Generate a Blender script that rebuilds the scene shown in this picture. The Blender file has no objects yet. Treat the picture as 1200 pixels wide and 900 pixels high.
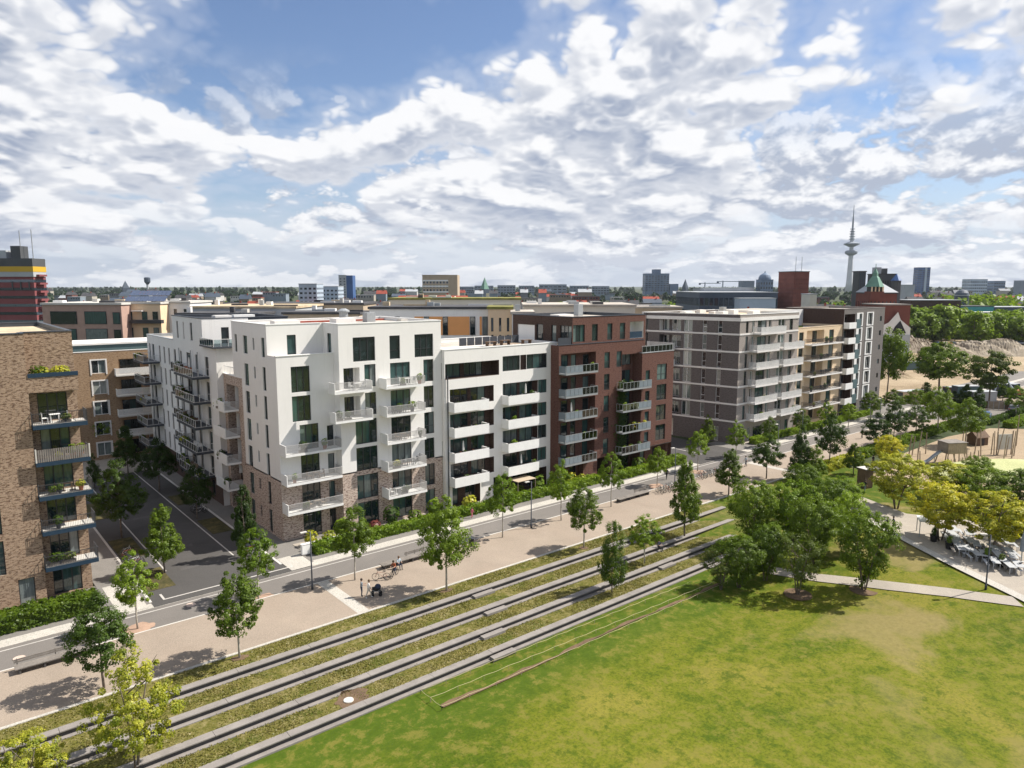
import bpy, bmesh, math, random
import numpy as np
from mathutils import Vector
random.seed(7); RNG = np.random.default_rng(7)
scene = bpy.context.scene
COL = scene.collection

# ------------------------------------------------------------------ camera
CAM_H = 28.0; FOC = 840.0                      # focal length in pixels of the 1200 px wide photograph
HEAD = math.radians(50.266); PITCH = math.radians(7.796)
cam = bpy.data.cameras.new('camera'); cam_o = bpy.data.objects.new('camera', cam); COL.objects.link(cam_o)
cam.sensor_width = 36.0; cam.lens = 36.0 * FOC / 1200.0
cam.clip_start = 0.5; cam.clip_end = 40000
cam_o.location = (0, 0, CAM_H)
cam_o.rotation_euler = (math.pi/2 - PITCH, 0, HEAD - math.pi/2)
scene.camera = cam_o

# ------------------------------------------------------------------ world, sun, exposure
SUN_AZ = math.radians(-23.0); SUN_EL = math.radians(49.0)
sun_dir = Vector((math.cos(SUN_AZ)*math.cos(SUN_EL), math.sin(SUN_AZ)*math.cos(SUN_EL), math.sin(SUN_EL)))
world = bpy.data.worlds.new('World'); scene.world = world; world.use_nodes = True
world.cycles.sampling_method = 'MANUAL'; world.cycles.sample_map_resolution = 512
scene.view_settings.view_transform = 'Standard'; scene.view_settings.look = 'None'
scene.view_settings.exposure = 0.66; scene.view_settings.gamma = 1.0
scene.view_settings.use_curve_mapping = False
scene.cycles.max_bounces = 6; scene.cycles.diffuse_bounces = 3; scene.cycles.glossy_bounces = 3
scene.cycles.transmission_bounces = 4; scene.cycles.transparent_max_bounces = 6
scene.cycles.caustics_reflective = False; scene.cycles.caustics_refractive = False

class NT:
    """small helper that adds nodes and joins them"""
    def __init__(s, tree): s.t = tree; s.n = tree.nodes; s.l = tree.links
    def add(s, kind, **kw):
        nd = s.n.new(kind)
        for k, v in kw.items(): setattr(nd, k, v)
        return nd
    def put(s, sock, v):
        if isinstance(v, bpy.types.NodeSocket): s.l.new(v, sock)
        else: sock.default_value = v
    def math(s, op, a, b=0.0, c=None, clamp=False):
        nd = s.add('ShaderNodeMath', operation=op, use_clamp=clamp); s.put(nd.inputs[0], a); s.put(nd.inputs[1], b)
        if c is not None: s.put(nd.inputs[2], c)
        return nd.outputs[0]
    def vmath(s, op, a, b=(0,0,0)):
        nd = s.add('ShaderNodeVectorMath', operation=op); s.put(nd.inputs[0], a)
        if op == 'SCALE': s.put(nd.inputs['Scale'], b)
        else: s.put(nd.inputs[1], b)
        return nd.outputs[0] if op != 'DOT_PRODUCT' else nd.outputs['Value']
    def mix(s, f, a, b, blend='MIX'):
        nd = s.add('ShaderNodeMix', data_type='RGBA', blend_type=blend); s.put(nd.inputs[0], f)
        s.put(nd.inputs[6], a if isinstance(a, bpy.types.NodeSocket) else (*a, 1)); s.put(nd.inputs[7], b if isinstance(b, bpy.types.NodeSocket) else (*b, 1))
        return nd.outputs[2]
    def noise(s, vec, scale, detail=4, rough=.55, dist=0.0, lac=2.0, dims='3D', w=None):
        nd = s.add('ShaderNodeTexNoise', noise_dimensions=dims); s.put(nd.inputs['Vector'], vec)
        nd.inputs['Scale'].default_value = scale; nd.inputs['Detail'].default_value = detail
        nd.inputs['Roughness'].default_value = rough; nd.inputs['Distortion'].default_value = dist; nd.inputs['Lacunarity'].default_value = lac
        return nd.outputs['Fac']
    def smooth(s, v, lo, hi, a=0.0, b=1.0):
        nd = s.add('ShaderNodeMapRange', interpolation_type='SMOOTHSTEP'); s.put(nd.inputs[0], v)
        nd.inputs[1].default_value = lo; nd.inputs[2].default_value = hi; nd.inputs[3].default_value = a; nd.inputs[4].default_value = b
        return nd.outputs[0]
    def sep(s, v): nd = s.add('ShaderNodeSeparateXYZ'); s.put(nd.inputs[0], v); return nd.outputs
    def comb(s, x, y, z):
        nd = s.add('ShaderNodeCombineXYZ'); s.put(nd.inputs[0], x); s.put(nd.inputs[1], y); s.put(nd.inputs[2], z); return nd.outputs[0]

def t_add(a, b): return tuple(p+q for p, q in zip(a, b))
def build_world():
    t = NT(world.node_tree); t.n.clear()
    out = t.add('ShaderNodeOutputWorld'); bg = t.add('ShaderNodeBackground'); t.l.new(bg.outputs[0], out.inputs[0])
    bg.inputs['Strength'].default_value = 0.070
    sky = t.add('ShaderNodeTexSky', sky_type='NISHITA'); sky.sun_disc = False
    sky.sun_elevation = SUN_EL; sky.sun_rotation = math.atan2(sun_dir.x, sun_dir.y)
    sky.air_density = 1.0; sky.dust_density = 0.6; sky.ozone_density = 2.0
    d = t.add('ShaderNodeTexCoord').outputs['Generated']
    x, y, z = t.sep(d)[:3]
    zc = t.math('MAXIMUM', z, 0.0)
    hr = t.math('SQRT', t.math('ADD', t.math('MULTIPLY', x, x), t.math('MULTIPLY', y, y)))
    def cloud(dx, dy, dz, sc, squash, off, big, amp, h=.11):
        """rounded heaps: smooth low noise carries the cloud, billows (folded noise) give it its cauliflower relief"""
        zz = t.math('ADD', zc, dz)
        el = t.math('MULTIPLY', t.math('LOGARITHM', t.math('DIVIDE', t.math('ADD', zz, h), h), math.e), squash)
        v = t.comb(t.math('ADD', t.math('MULTIPLY', x, sc), off[0]+dx), t.math('ADD', t.math('MULTIPLY', y, sc), off[1]+dy), t.math('ADD', el, off[2]))
        a = t.noise(v, big, 3, .5, .3)
        tot = None
        for fr, am in ((3.1, .55), (6.3, .30), (12.9, .17), (27.0, .10)):
            n = t.noise(t.vmath('ADD', v, (fr, fr*2, 1.7)), big*fr, 0, .5, .25 if fr < 7 else 0)
            bl = t.math('MULTIPLY', t.math('ABSOLUTE', t.math('SUBTRACT', n, .5)), 2*am)
            tot = bl if tot is None else t.math('ADD', tot, bl)
        return t.math('ADD', a, t.math('MULTIPLY', t.math('SUBTRACT', tot, .26), amp))
    # large clouds high up
    q = .018
    A0 = cloud(0, 0, 0, 1.9, 1.2, CLOUD_OFF, 1.15, .44); A1 = cloud(sun_dir.x*q, sun_dir.y*q, .020, 1.9, 1.2, CLOUD_OFF, 1.15, .44)
    covA = t.smooth(A0, CLOUD_LO, CLOUD_HI)
    litA = t.smooth(t.math('SUBTRACT', A0, A1), -.045, .075)
    thickA = t.smooth(A0, CLOUD_LO+.03, CLOUD_HI+.12)
    # heaped clouds further off, low over the horizon
    B0 = cloud(0, 0, 0, 4.2, 1.9, (2.7, 8.1, 3.3), 1.15, .36); B1 = cloud(sun_dir.x*q, sun_dir.y*q, .014, 4.2, 1.9, (2.7, 8.1, 3.3), 1.15, .36)
    mB = t.smooth(zc, .14, .30, 1.0, 0.0)
    covB = t.math('MULTIPLY', t.smooth(B0, LOW_LO, LOW_LO+.06), mB)
    litB = t.smooth(t.math('SUBTRACT', B0, B1), -.05, .095)
    white = (9.0, 9.0, 9.1); grey = (3.1, 3.65, 4.85)
    cA = t.mix(t.math('MULTIPLY', t.math('SUBTRACT', 1.0, litA), t.math('ADD', .45, t.math('MULTIPLY', thickA, .55))), white, grey)
    cB = t.mix(t.math('MULTIPLY', t.math('SUBTRACT', 1.0, litB), .85), white, grey)
    haze = t.smooth(zc, 0.0, .18, .72, 0.0)
    base = t.mix(1.0, sky.outputs[0], (.98, 1.02, 1.14), 'MULTIPLY')
    col = t.mix(haze, base, (4.9, 5.7, 7.0))
    veil = t.math('MULTIPLY', t.smooth(A0, CLOUD_LO-.10, CLOUD_LO+.02), .38)
    col = t.mix(veil, col, (5.9, 6.4, 7.5))
    col = t.mix(t.math('MULTIPLY', covB, t.smooth(zc, 0.0, .035, .55, .97)), col, cB)
    col = t.mix(t.math('MULTIPLY', covA, t.smooth(zc, .02, .12, .2, .97)), col, cA)
    t.l.new(col, bg.inputs['Color'])
CLOUD_OFF = (11.1, 6.4, .4); CLOUD_LO = .432; CLOUD_HI = .485; LOW_LO = .44
build_world()

sun = bpy.data.lights.new('sun', 'SUN'); sun.energy = 5.0; sun.angle = math.radians(0.53); sun.color = (1.0, .935, .845)
sun_o = bpy.data.objects.new('sun', sun); COL.objects.link(sun_o); sun_o.rotation_euler = sun_dir.to_track_quat('Z', 'Y').to_euler()
sun_o.location = (60, -20, 120)

# ------------------------------------------------------------------ survey helpers: bearing and dip measured in the photograph -> place on the site
_fh = Vector((math.cos(HEAD), math.sin(HEAD), 0)); _rt = Vector((math.sin(HEAD), -math.cos(HEAD), 0)); _up = Vector((0, 0, 1))
_fw = _fh*math.cos(PITCH) - _up*math.sin(PITCH); _cu = _fh*math.sin(PITCH) + _up*math.cos(PITCH)
_C = Vector((0, 0, CAM_H))
def ray(px, py): return _fw*FOC + _rt*(px-600) - _cu*(py-450)
def smoothstep(a, b, x):
    t = max(0., min(1., (x-a)/(b-a))); return t*t*(3-2*t)
STEP = .38
WALLS_Y = (50.55, 47.72, 45.08, 42.48)      # front edge of the four seat walls
def height(x, y):
    if y > 53.6 or x > 109 or x < -79 or y < -79: return 0.0
    if y < 42.5: b = -4*STEP
    else: b = -4*STEP*(53.6-y)/11.1
    return b*(1-smoothstep(58, 86, x))
def terrace(x, y):
    """ground height including the stepped grass terraces"""
    if y >= 53.6 or x > 76: return height(x, y)
    h = height(x, y)
    if y < WALLS_Y[3]: return h
    k = sum(1 for w in WALLS_Y if y < w)
    return max(h, -STEP*k) if x > 62 else -STEP*k
def at(px, py, z=None):
    d = ray(px, py)
    zz = 0.0 if z is None else z
    for _ in range(6):
        p = _C + d*((zz-CAM_H)/d.z)
        if z is not None: return p
        zz = terrace(p.x, p.y)
    return Vector((p.x, p.y, zz))
def depth_of(p): return (p-_C).dot(_fw)
def top_at(base, py):
    """height above base of a point straight above it that is seen at picture row py"""
    lo, hi = 0.0, 400.0
    for _ in range(40):
        m = (lo+hi)/2; v = Vector((base.x, base.y, base.z+m)) - _C
        y = 450 - FOC*v.dot(_cu)/v.dot(_fw)
        if y > py: lo = m
        else: hi = m
    return lo
def dep(px, py, D):
    d = ray(px, py); return _C + d*(D/d.dot(_fh))

# ------------------------------------------------------------------ object helpers
def tag(o, label=None, cat=None, group=None, kind=None):
    if label: o['label'] = label
    if cat: o['category'] = cat
    if group: o['group'] = group
    if kind: o['kind'] = kind
    return o
def empty(name, loc, label=None, cat=None, group=None, rz=0.0):
    o = bpy.data.objects.new(name, None); COL.objects.link(o); o.location = loc; o.rotation_euler = (0, 0, rz)
    o.empty_display_size = .3
    return tag(o, label, cat, group)
def link(name, mesh, parent=None, loc=(0,0,0), rz=0.0, scale=None):
    o = bpy.data.objects.new(name, mesh); COL.objects.link(o)
    if parent is not None: o.parent = parent
    o.location = loc; o.rotation_euler = (0, 0, rz)
    if scale is not None: o.scale = scale
    return o
def copy_tree(o, parent=None):
    c = o.copy(); COL.objects.link(c); c.parent = parent
    for ch in o.children: copy_tree(ch, c)
    return c

class MB:
    """collects shapes into one mesh"""
    def __init__(s): s.v = []; s.f = []; s.m = []; s.mats = []; s.cur = 0
    def mat(s, m):
        if m not in s.mats: s.mats.append(m)
        s.cur = s.mats.index(m); return s
    def face(s, *ix): s.f.append(tuple(ix)); s.m.append(s.cur)
    def add(s, pts):
        n = len(s.v); s.v.extend([tuple(p) for p in pts]); return n
    def quad(s, a, b, c, d):
        n = s.add((a, b, c, d)); s.face(n, n+1, n+2, n+3)
    def box(s, x0, x1, y0, y1, z0, z1):
        n = s.add([(x, y, z) for z in (z0, z1) for y in (y0, y1) for x in (x0, x1)])
        for q in ((0,2,3,1),(4,5,7,6),(0,1,5,4),(2,6,7,3),(0,4,6,2),(1,3,7,5)): s.face(*[n+i for i in q])
        return s
    def prism(s, poly, z0, z1):
        n = s.add([(x, y, z0) for x, y in poly]); k = len(poly); s.add([(x, y, z1) for x, y in poly])
        s.f.append(tuple(n+k+i for i in range(k))); s.m.append(s.cur)
        s.f.append(tuple(n+k-1-i for i in range(k))); s.m.append(s.cur)
        for i in range(k):
            j = (i+1) % k; s.face(n+i, n+j, n+k+j, n+k+i)
        return s
    def tube(s, pts, rad, seg=6, cap=True):
        pts = [Vector(p) for p in pts]; r = rad if isinstance(rad, (list, tuple)) else [rad]*len(pts)
        rings = []
        for i, p in enumerate(pts):
            d = (pts[min(i+1, len(pts)-1)] - pts[max(i-1, 0)]).normalized()
            a = d.orthogonal().normalized() if abs(d.z) < .98 else Vector((1, 0, 0))
            if abs(d.z) < .98: a = d.cross(Vector((0, 0, 1))).normalized()
            b = d.cross(a).normalized()
            rings.append(s.add([p + (a*math.cos(t)+b*math.sin(t))*r[i] for t in [2*math.pi*j/seg for j in range(seg)]]))
        for i in range(len(pts)-1):
            for j in range(seg):
                q = (j+1) % seg; s.face(rings[i]+j, rings[i]+q, rings[i+1]+q, rings[i+1]+j)
        if cap:
            s.face(*[rings[0]+seg-1-j for j in range(seg)]); s.face(*[rings[-1]+j for j in range(seg)])
        return s
    def lathe(s, prof, seg=12, c=(0,0,0)):
        rings = []
        for r, z in prof: rings.append(s.add([(c[0]+r*math.cos(2*math.pi*j/seg), c[1]+r*math.sin(2*math.pi*j/seg), c[2]+z) for j in range(seg)]))
        for i in range(len(prof)-1):
            for j in range(seg):
                q = (j+1) % seg; s.face(rings[i]+j, rings[i]+q, rings[i+1]+q, rings[i+1]+j)
        s.face(*[rings[0]+seg-1-j for j in range(seg)]); s.face(*[rings[-1]+j for j in range(seg)])
        return s
    def mesh(s, name, mat=None, smooth=False):
        me = bpy.data.meshes.new(name); me.from_pydata(s.v, [], s.f); me.validate()
        if s.mats:
            for m in s.mats: me.materials.append(m)
            if len(me.polygons) == len(s.m): me.polygons.foreach_set('material_index', s.m)
        elif mat is not None: me.materials.append(mat)
        if smooth: me.polygons.foreach_set('use_smooth', [True]*len(me.polygons))
        me.update(); return me
    def build(s, name, mat=None, parent=None, loc=(0,0,0), rz=0.0, smooth=False):
        return link(name, s.mesh(name, mat, smooth), parent, loc, rz)
def shift(mb, v):
    mb.v = [(a-v[0], b-v[1], c-v[2]) for a, b, c in mb.v]; return mb
def wbuild(mb, name, mat, root):
    """vertices given in site coordinates -> a child of root"""
    return shift(mb, root.location).build(name, mat, root)

# ------------------------------------------------------------------ materials
def make_mat(name, rough=.8, spec=.3, metal=0.0):
    m = bpy.data.materials.new(name); m.use_nodes = True; t = NT(m.node_tree)
    b = t.n['Principled BSDF']; b.inputs['Roughness'].default_value = rough; b.inputs['Specular IOR Level'].default_value = spec; b.inputs['Metallic'].default_value = metal
    return m, t, b
def position(t): return t.add('ShaderNodeNewGeometry').outputs['Position']
def bump(t, b, h, strength=.3, dist=.02):
    nd = t.add('ShaderNodeBump'); nd.inputs['Strength'].default_value = strength; nd.inputs['Distance'].default_value = dist
    t.put(nd.inputs['Height'], h); t.l.new(nd.outputs[0], b.inputs['Normal'])
def plain(name, c, rough=.75, var=.12, scale=.8, metal=0.0, spec=.3, fine=6.0, rnd=0.0):
    m, t, b = make_mat(name, rough, spec, metal); p = position(t)
    a = t.noise(p, scale, 5, .6); f = t.noise(p, fine, 3, .6)
    k = t.math('ADD', t.math('MULTIPLY', a, .65), t.math('MULTIPLY', f, .35))
    if rnd:
        r = t.add('ShaderNodeObjectInfo').outputs['Random']
        k = t.math('ADD', k, t.math('MULTIPLY', t.math('SUBTRACT', r, .5), rnd))
    lo = tuple(x*(1-var) for x in c); hi = tuple(min(1, x*(1+var)) for x in c)
    t.l.new(t.mix(t.smooth(k, .3, .7), lo, hi), b.inputs['Base Color'])
    return m
def brick(name, c1, c2, c3, mortar, bw=.26, bh=.085, rough=.9):
    m, t, b = make_mat(name, rough, .15); p = position(t); x, y, z = t.sep(p)[:3]
    u = t.comb(t.math('ADD', x, y), z, 0.0)
    br = t.add('ShaderNodeTexBrick'); t.l.new(u, br.inputs['Vector'])
    br.inputs['Scale'].default_value = 1.0; br.inputs['Brick Width'].default_value = bw; br.inputs['Row Height'].default_value = bh
    br.inputs['Mortar Size'].default_value = .011; br.inputs['Mortar Smooth'].default_value = .2; br.inputs['Bias'].default_value = 0.0
    br.inputs['Color1'].default_value = (*c1, 1); br.inputs['Color2'].default_value = (*c2, 1); br.inputs['Mortar'].default_value = (*mortar, 1)
    # clusters of darker and paler bricks, following the courses
    cl = t.noise(t.vmath('MULTIPLY', u, (1.0, 2.4, 1.0)), 3.0, 4, .75)
    col = t.mix(t.smooth(cl, .50, .58), br.outputs['Color'], c3)
    col = t.mix(t.math('MULTIPLY', t.smooth(t.noise(p, .25, 3), .4, .7), .22), col, tuple(q*.72 for q in c1))
    t.l.new(col, b.inputs['Base Color'])
    return m
# ------------------------------------------------------------------ the palette
def leaf_mat(name, dark, light, rnd=.22, trans=.42):
    m = bpy.data.materials.new(name); m.use_nodes = True; t = NT(m.node_tree); t.n.clear()
    out = t.add('ShaderNodeOutputMaterial'); p = position(t)
    k = t.math('ADD', t.math('MULTIPLY', t.noise(p, 1.1, 3, .6), .6), t.math('MULTIPLY', t.noise(p, 7.0, 2, .6), .4))
    r = t.add('ShaderNodeObjectInfo').outputs['Random']
    k = t.math('ADD', k, t.math('MULTIPLY', t.math('SUBTRACT', r, .5), rnd))
    c = t.mix(t.smooth(k, .3, .72), dark, light)
    d = t.add('ShaderNodeBsdfDiffuse'); tr = t.add('ShaderNodeBsdfTranslucent'); mx = t.add('ShaderNodeMixShader'); mx.inputs[0].default_value = trans
    gl = t.add('ShaderNodeBsdfGlossy'); gl.inputs['Roughness'].default_value = .45; gl.inputs['Color'].default_value = (1, 1, 1, 1)
    m2 = t.add('ShaderNodeMixShader'); m2.inputs[0].default_value = .015
    t.l.new(c, d.inputs[0]); t.l.new(t.mix(1.0, c, (1.25, 1.3, .7), 'MULTIPLY'), tr.inputs[0])
    t.l.new(d.outputs[0], mx.inputs[1]); t.l.new(tr.outputs[0], mx.inputs[2]); t.l.new(mx.outputs[0], m2.inputs[1]); t.l.new(gl.outputs[0], m2.inputs[2])
    t.l.new(m2.outputs[0], out.inputs[0]); return m
L_GREEN = leaf_mat('leaf_green', (.060, .105, .008), (.170, .245, .020))
L_DEEP = leaf_mat('leaf_deep', (.028, .058, .009), (.080, .135, .018))
L_BRIGHT = leaf_mat('leaf_bright', (.095, .165, .010), (.235, .325, .028))
L_YELLOW = leaf_mat('leaf_yellow', (.16, .20, .014), (.74, .64, .05), .12)
L_LIME = leaf_mat('leaf_lime', (.15, .20, .018), (.58, .54, .06), .15)
L_OLIVE = leaf_mat('leaf_olive', (.055, .085, .014), (.135, .175, .032))
L_RED = leaf_mat('leaf_red', (.12, .03, .03), (.25, .08, .06))
L_GRASS = leaf_mat('grass_blades', (.060, .090, .008), (.215, .200, .045), .0, .3)
L_GRASS_DRY = leaf_mat('grass_blades_dry', (.105, .110, .018), (.31, .26, .09), .0, .3)
L_FAR = leaf_mat('leaf_far', (.012, .030, .012), (.034, .062, .020))
BARK = plain('bark', (.16, .13, .105), .9, .3, 3.0)
BARK_PALE = plain('bark_pale', (.38, .35, .30), .9, .2, 3.0)

def render_mat(name, c):
    m, t, b = make_mat(name, .88, .2); p = position(t)
    streak = t.noise(t.vmath('MULTIPLY', p, (1.0, 1.0, .10)), 2.4, 5, .7); patch = t.noise(p, .22, 4, .6); grain = t.noise(p, 9.0, 3, .6)
    col = t.mix(t.math('MULTIPLY', t.smooth(streak, .50, .72), .34), c, tuple(q*.80 for q in c)); col = t.mix(t.math('MULTIPLY', t.smooth(patch, .42, .66), .25), col, tuple(q*.88 for q in c))
    t.l.new(t.mix(t.math('MULTIPLY', grain, .10), col, tuple(q*.7 for q in c)), b.inputs['Base Color']); return m
WHITE = render_mat('white_render', (.79, .775, .745)); WHITE2 = render_mat('white_render_second', (.72, .71, .69))
WHITE_PAINT = plain('white_paint', (.78, .78, .76), .6, .05, 1.0)
PLASTER_ORANGE = plain('orange_panel', (.72, .34, .13), .8, .05, .5)
PLASTER_CREAM = plain('cream_panel', (.72, .54, .36), .8, .05, .5)
PLASTER_TAN = plain('tan_render', (.42, .34, .25), .85, .08, .5)
PLASTER_PINK = plain('pink_brick_far', (.40, .27, .22), .9, .1, .8)
B_SAND = brick('brick_sand', (.39, .275, .185), (.25, .165, .105), (.12, .075, .052), (.35, .29, .23))
B_LIGHT = brick('brick_pale_mix', (.60, .49, .41), (.42, .31, .25), (.17, .11, .095), (.55, .5, .44))
B_OCHRE = brick('brick_ochre', (.37, .245, .14), (.29, .185, .105), (.22, .14, .085), (.34, .27, .2))
B_RED = brick('brick_red_brown', (.160, .075, .056), (.128, .060, .046), (.092, .045, .037), (.15, .10, .085))
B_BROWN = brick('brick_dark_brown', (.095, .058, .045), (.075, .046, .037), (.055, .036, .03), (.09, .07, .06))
B_GREY = brick('brick_taupe', (.160, .140, .136), (.130, .114, .110), (.100, .088, .085), (.16, .145, .14))
B_LGREY = brick('brick_pale_taupe', (.36, .32, .29), (.31, .28, .25), (.27, .24, .22), (.35, .32, .3))
B_CREAM = brick('brick_cream', (.76, .59, .40), (.70, .54, .36), (.62, .48, .32), (.68, .56, .42))
B_STONE = brick('brick_stone_grey', (.20, .185, .175), (.17, .158, .15), (.145, .133, .127), (.19, .175, .16))
B_CRIMSON = plain('far_red_brick', (.175, .062, .047), .9, .18, .25)
CONC = plain('concrete', (.235, .215, .198), .9, .16, .9, fine=9)
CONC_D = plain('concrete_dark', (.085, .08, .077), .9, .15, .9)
CONC_L = plain('concrete_light', (.52, .50, .46), .9, .10, .7, fine=8)
BAND = plain('white_band', (.72, .70, .67), .8, .06, .6)
SLATE = plain('slate_metal', (.055, .062, .075), .5, .15, .7)
ROOF_GRAVEL = plain('roof_gravel', (.42, .38, .33), .95, .25, .35, fine=4)
ROOF_TAN = plain('roof_tan', (.50, .40, .27), .95, .3, .3, fine=3)
ROOF_DARK = plain('roof_dark', (.07, .07, .075), .9, .25, .4)
ROOF_GREEN = plain('roof_sedum', (.20, .19, .055), .95, .35, .5, fine=3)
TILE_RED = plain('roof_tile_red', (.30, .065, .04), .85, .25, .4)
FRAME_D = plain('frame_anthracite', (.035, .037, .04), .5, .1, 1.0)
FRAME_W = plain('frame_white', (.75, .75, .74), .5, .05, 1.0)
STEEL = plain('steel', (.38, .40, .41), .45, .12, 1.0, metal=.4)
BARS = plain('rail_bars', (.43, .42, .41), .5, .12, 1.0)
BARS_W = plain('rail_bars_white', (.66, .66, .65), .5, .08, 1.0)
BARS_D = plain('rail_bars_dark', (.05, .05, .052), .5, .12, 1.0)
BLUE_STEEL = plain('blue_slab', (.016, .038, .066), .6, .1, 1.0)
GREY_PANEL = plain('grey_blue_panel', (.19, .225, .25), .4, .12, .7)
TEAL_PANEL = plain('teal_panel', (.085, .135, .145), .5, .1, .7)
WOOD = plain('wood', (.30, .235, .175), .85, .25, 1.2, fine=9)
WOOD_G = plain('wood_grey', (.20, .18, .16), .85, .25, 1.2, fine=9)
WOOD_D = plain('wood_dark', (.13, .085, .055), .85, .25, 1.2)
TERRA = plain('terracotta', (.42, .16, .08), .8, .15, 2.0)
CLOTH_W = plain('cloth_white', (.74, .73, .70), .9, .05, 1.0)
CAFE = plain('cafe_grey_white', (.37, .38, .39), .7, .12, 1.0)
CLOTH_B = plain('cloth_blue', (.05, .16, .42), .9, .1, 1.0)
BLACK = plain('black_plastic', (.02, .02, .022), .5, .2, 1.0)
RUBBER = plain('rubber', (.018, .018, .018), .85, .1, 1.0)
LINE = plain('road_paint', (.44, .42, .39), .85, .15, 1.2, fine=9)
LID = plain('manhole_lid', (.50, .40, .34), .8, .15, 1.0)
SOIL = plain('soil', (.135, .09, .055), .95, .3, 1.0, fine=6)
REDSAND = plain('tree_pit_sand', (.36, .245, .18), .95, .2, 1.0, fine=7)

def glass_mat(name, dark, curtain, pale, share=.62):
    m, t, b = make_mat(name, .035, .95)
    r = t.add('ShaderNodeObjectInfo').outputs['Random']
    p = position(t)
    fold = t.noise(t.vmath('MULTIPLY', p, (3.2, 3.2, .25)), 2.0, 2, .5)
    c = t.mix(t.math('GREATER_THAN', r, share), dark, t.mix(t.smooth(fold, .35, .65), tuple(q*.7 for q in curtain), curtain))
    c = t.mix(t.math('GREATER_THAN', r, .84), c, t.mix(t.smooth(fold, .35, .65), tuple(q*.75 for q in pale), pale))
    room = t.noise(p, 1.3, 3, .6)
    c = t.mix(t.math('MULTIPLY', t.smooth(room, .5, .75), .5), c, tuple(q*2.2+.01 for q in dark))
    t.l.new(c, b.inputs['Base Color']); return m
GLASS = glass_mat('window_glass', (.012, .021, .024), (.042, .088, .088), (.17, .20, .20), .55)
GLASS_T = glass_mat('window_glass_green', (.012, .025, .026), (.042, .098, .092), (.14, .20, .19), .52)
GLASS_P = glass_mat('window_glass_pale', (.02, .028, .03), (.17, .21, .20), (.34, .36, .33), .45)
GLASS_B = glass_mat('window_glass_far', (.02, .028, .04), (.05, .07, .09), (.12, .15, .18), .7)
def clear_glass():
    m = bpy.data.materials.new('balcony_glass'); m.use_nodes = True; t = NT(m.node_tree); t.n.clear()
    out = t.add('ShaderNodeOutputMaterial'); tr = t.add('ShaderNodeBsdfTransparent'); tr.inputs[0].default_value = (.72, .80, .80, 1)
    gl = t.add('ShaderNodeBsdfGlossy'); gl.inputs['Roughness'].default_value = .04; gl.inputs['Color'].default_value = (.9, .95, .97, 1)
    mx = t.add('ShaderNodeMixShader'); fr = t.add('ShaderNodeFresnel'); fr.inputs[0].default_value = 1.45
    t.l.new(t.math('ADD', fr.outputs[0], .05), mx.inputs[0]); t.l.new(tr.outputs[0], mx.inputs[1]); t.l.new(gl.outputs[0], mx.inputs[2]); t.l.new(mx.outputs[0], out.inputs[0])
    return m
CLEAR = clear_glass()

def ground_mix(name, stops, scale, fine, rough=.95, extra=None):
    """three tone ground: patches of large noise broken up by fine noise"""
    m, t, b = make_mat(name, rough, .1); p = position(t)
    a = t.noise(p, scale, 5, .62, .4); f = t.noise(p, fine, 4, .65)
    k = t.math('ADD', t.math('MULTIPLY', a, .72), t.math('MULTIPLY', f, .28))
    c = t.mix(t.smooth(k, .36, .50), stops[0], stops[1]); c = t.mix(t.smooth(k, .50, .64), c, stops[2])
    sp = t.noise(p, fine*3.1, 3, .7)
    c = t.mix(t.math('MULTIPLY', t.smooth(sp, .42, .66), .55 if rough > .9 and fine > 4 else .8), c, t.mix(1.0, c, (.52, .58, .55), 'MULTIPLY'))
    if extra: c = extra(t, p, c)
    t.l.new(c, b.inputs['Base Color']); bump(t, b, t.math('ADD', f, sp), .5, .05); return m
def terr_extra(t, p, c):
    c = t.mix(t.math('MULTIPLY', t.smooth(t.noise(p, .9, 4, .7), .50, .66), .55), c, (.235, .195, .09))
    k = t.noise(p, 2.6, 5, .8); c = t.mix(t.math('MULTIPLY', t.smooth(k, .52, .62), .6), c, (.25, .215, .10)); c = t.mix(t.math('MULTIPLY', t.smooth(k, .48, .38), .6), c, (.055, .070, .012)); return c
def lawn_extra(t, p, c):
    # lusher towards the lowest seat wall, dry and worn towards the big path, with bare patches
    x, y, z = t.sep(p)[:3]
    lush = t.smooth(t.math('ADD', y, t.math('MULTIPLY', t.noise(p, .35, 3), 5.0)), 36.0, 41.5)
    g = t.mix(t.noise(p, 2.2, 4, .65), (.030, .066, .006), (.080, .120, .010))
    c = t.mix(t.math('MULTIPLY', lush, .9), c, g)
    mot = t.noise(p, .75, 6, .78, .15); c = t.mix(t.math('MULTIPLY', t.smooth(mot, .49, .62), .75), c, (.165, .150, .032)); c = t.mix(t.math('MULTIPLY', t.smooth(mot, .48, .36), .75), c, (.048, .078, .006))
    dry = t.math('MULTIPLY', t.smooth(t.noise(t.vmath('ADD', p, (11, 3, 0)), .095, 4, .6, .5), .52, .66), t.smooth(x, 38, 66))
    c = t.mix(t.math('MULTIPLY', dry, .85), c, t.mix(t.noise(p, 3.0, 4, .7), (.13, .105, .042), (.29, .235, .10)))
    return c
M_LAWN = ground_mix('lawn', ((.066, .100, .007), (.126, .142, .012), (.195, .178, .030)), .10, 1.6, extra=lawn_extra)
M_TERR = ground_mix('terrace_grass', ((.066, .082, .012), (.130, .120, .028), (.185, .155, .055)), .45, 3.0, extra=terr_extra)
M_GRASS = ground_mix('park_grass', ((.045, .085, .012), (.10, .14, .02), (.17, .17, .04)), .2, 2.0)
M_BED = ground_mix('bed_soil', ((.05, .05, .02), (.085, .075, .035), (.15, .12, .05)), .8, 4.0)
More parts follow.
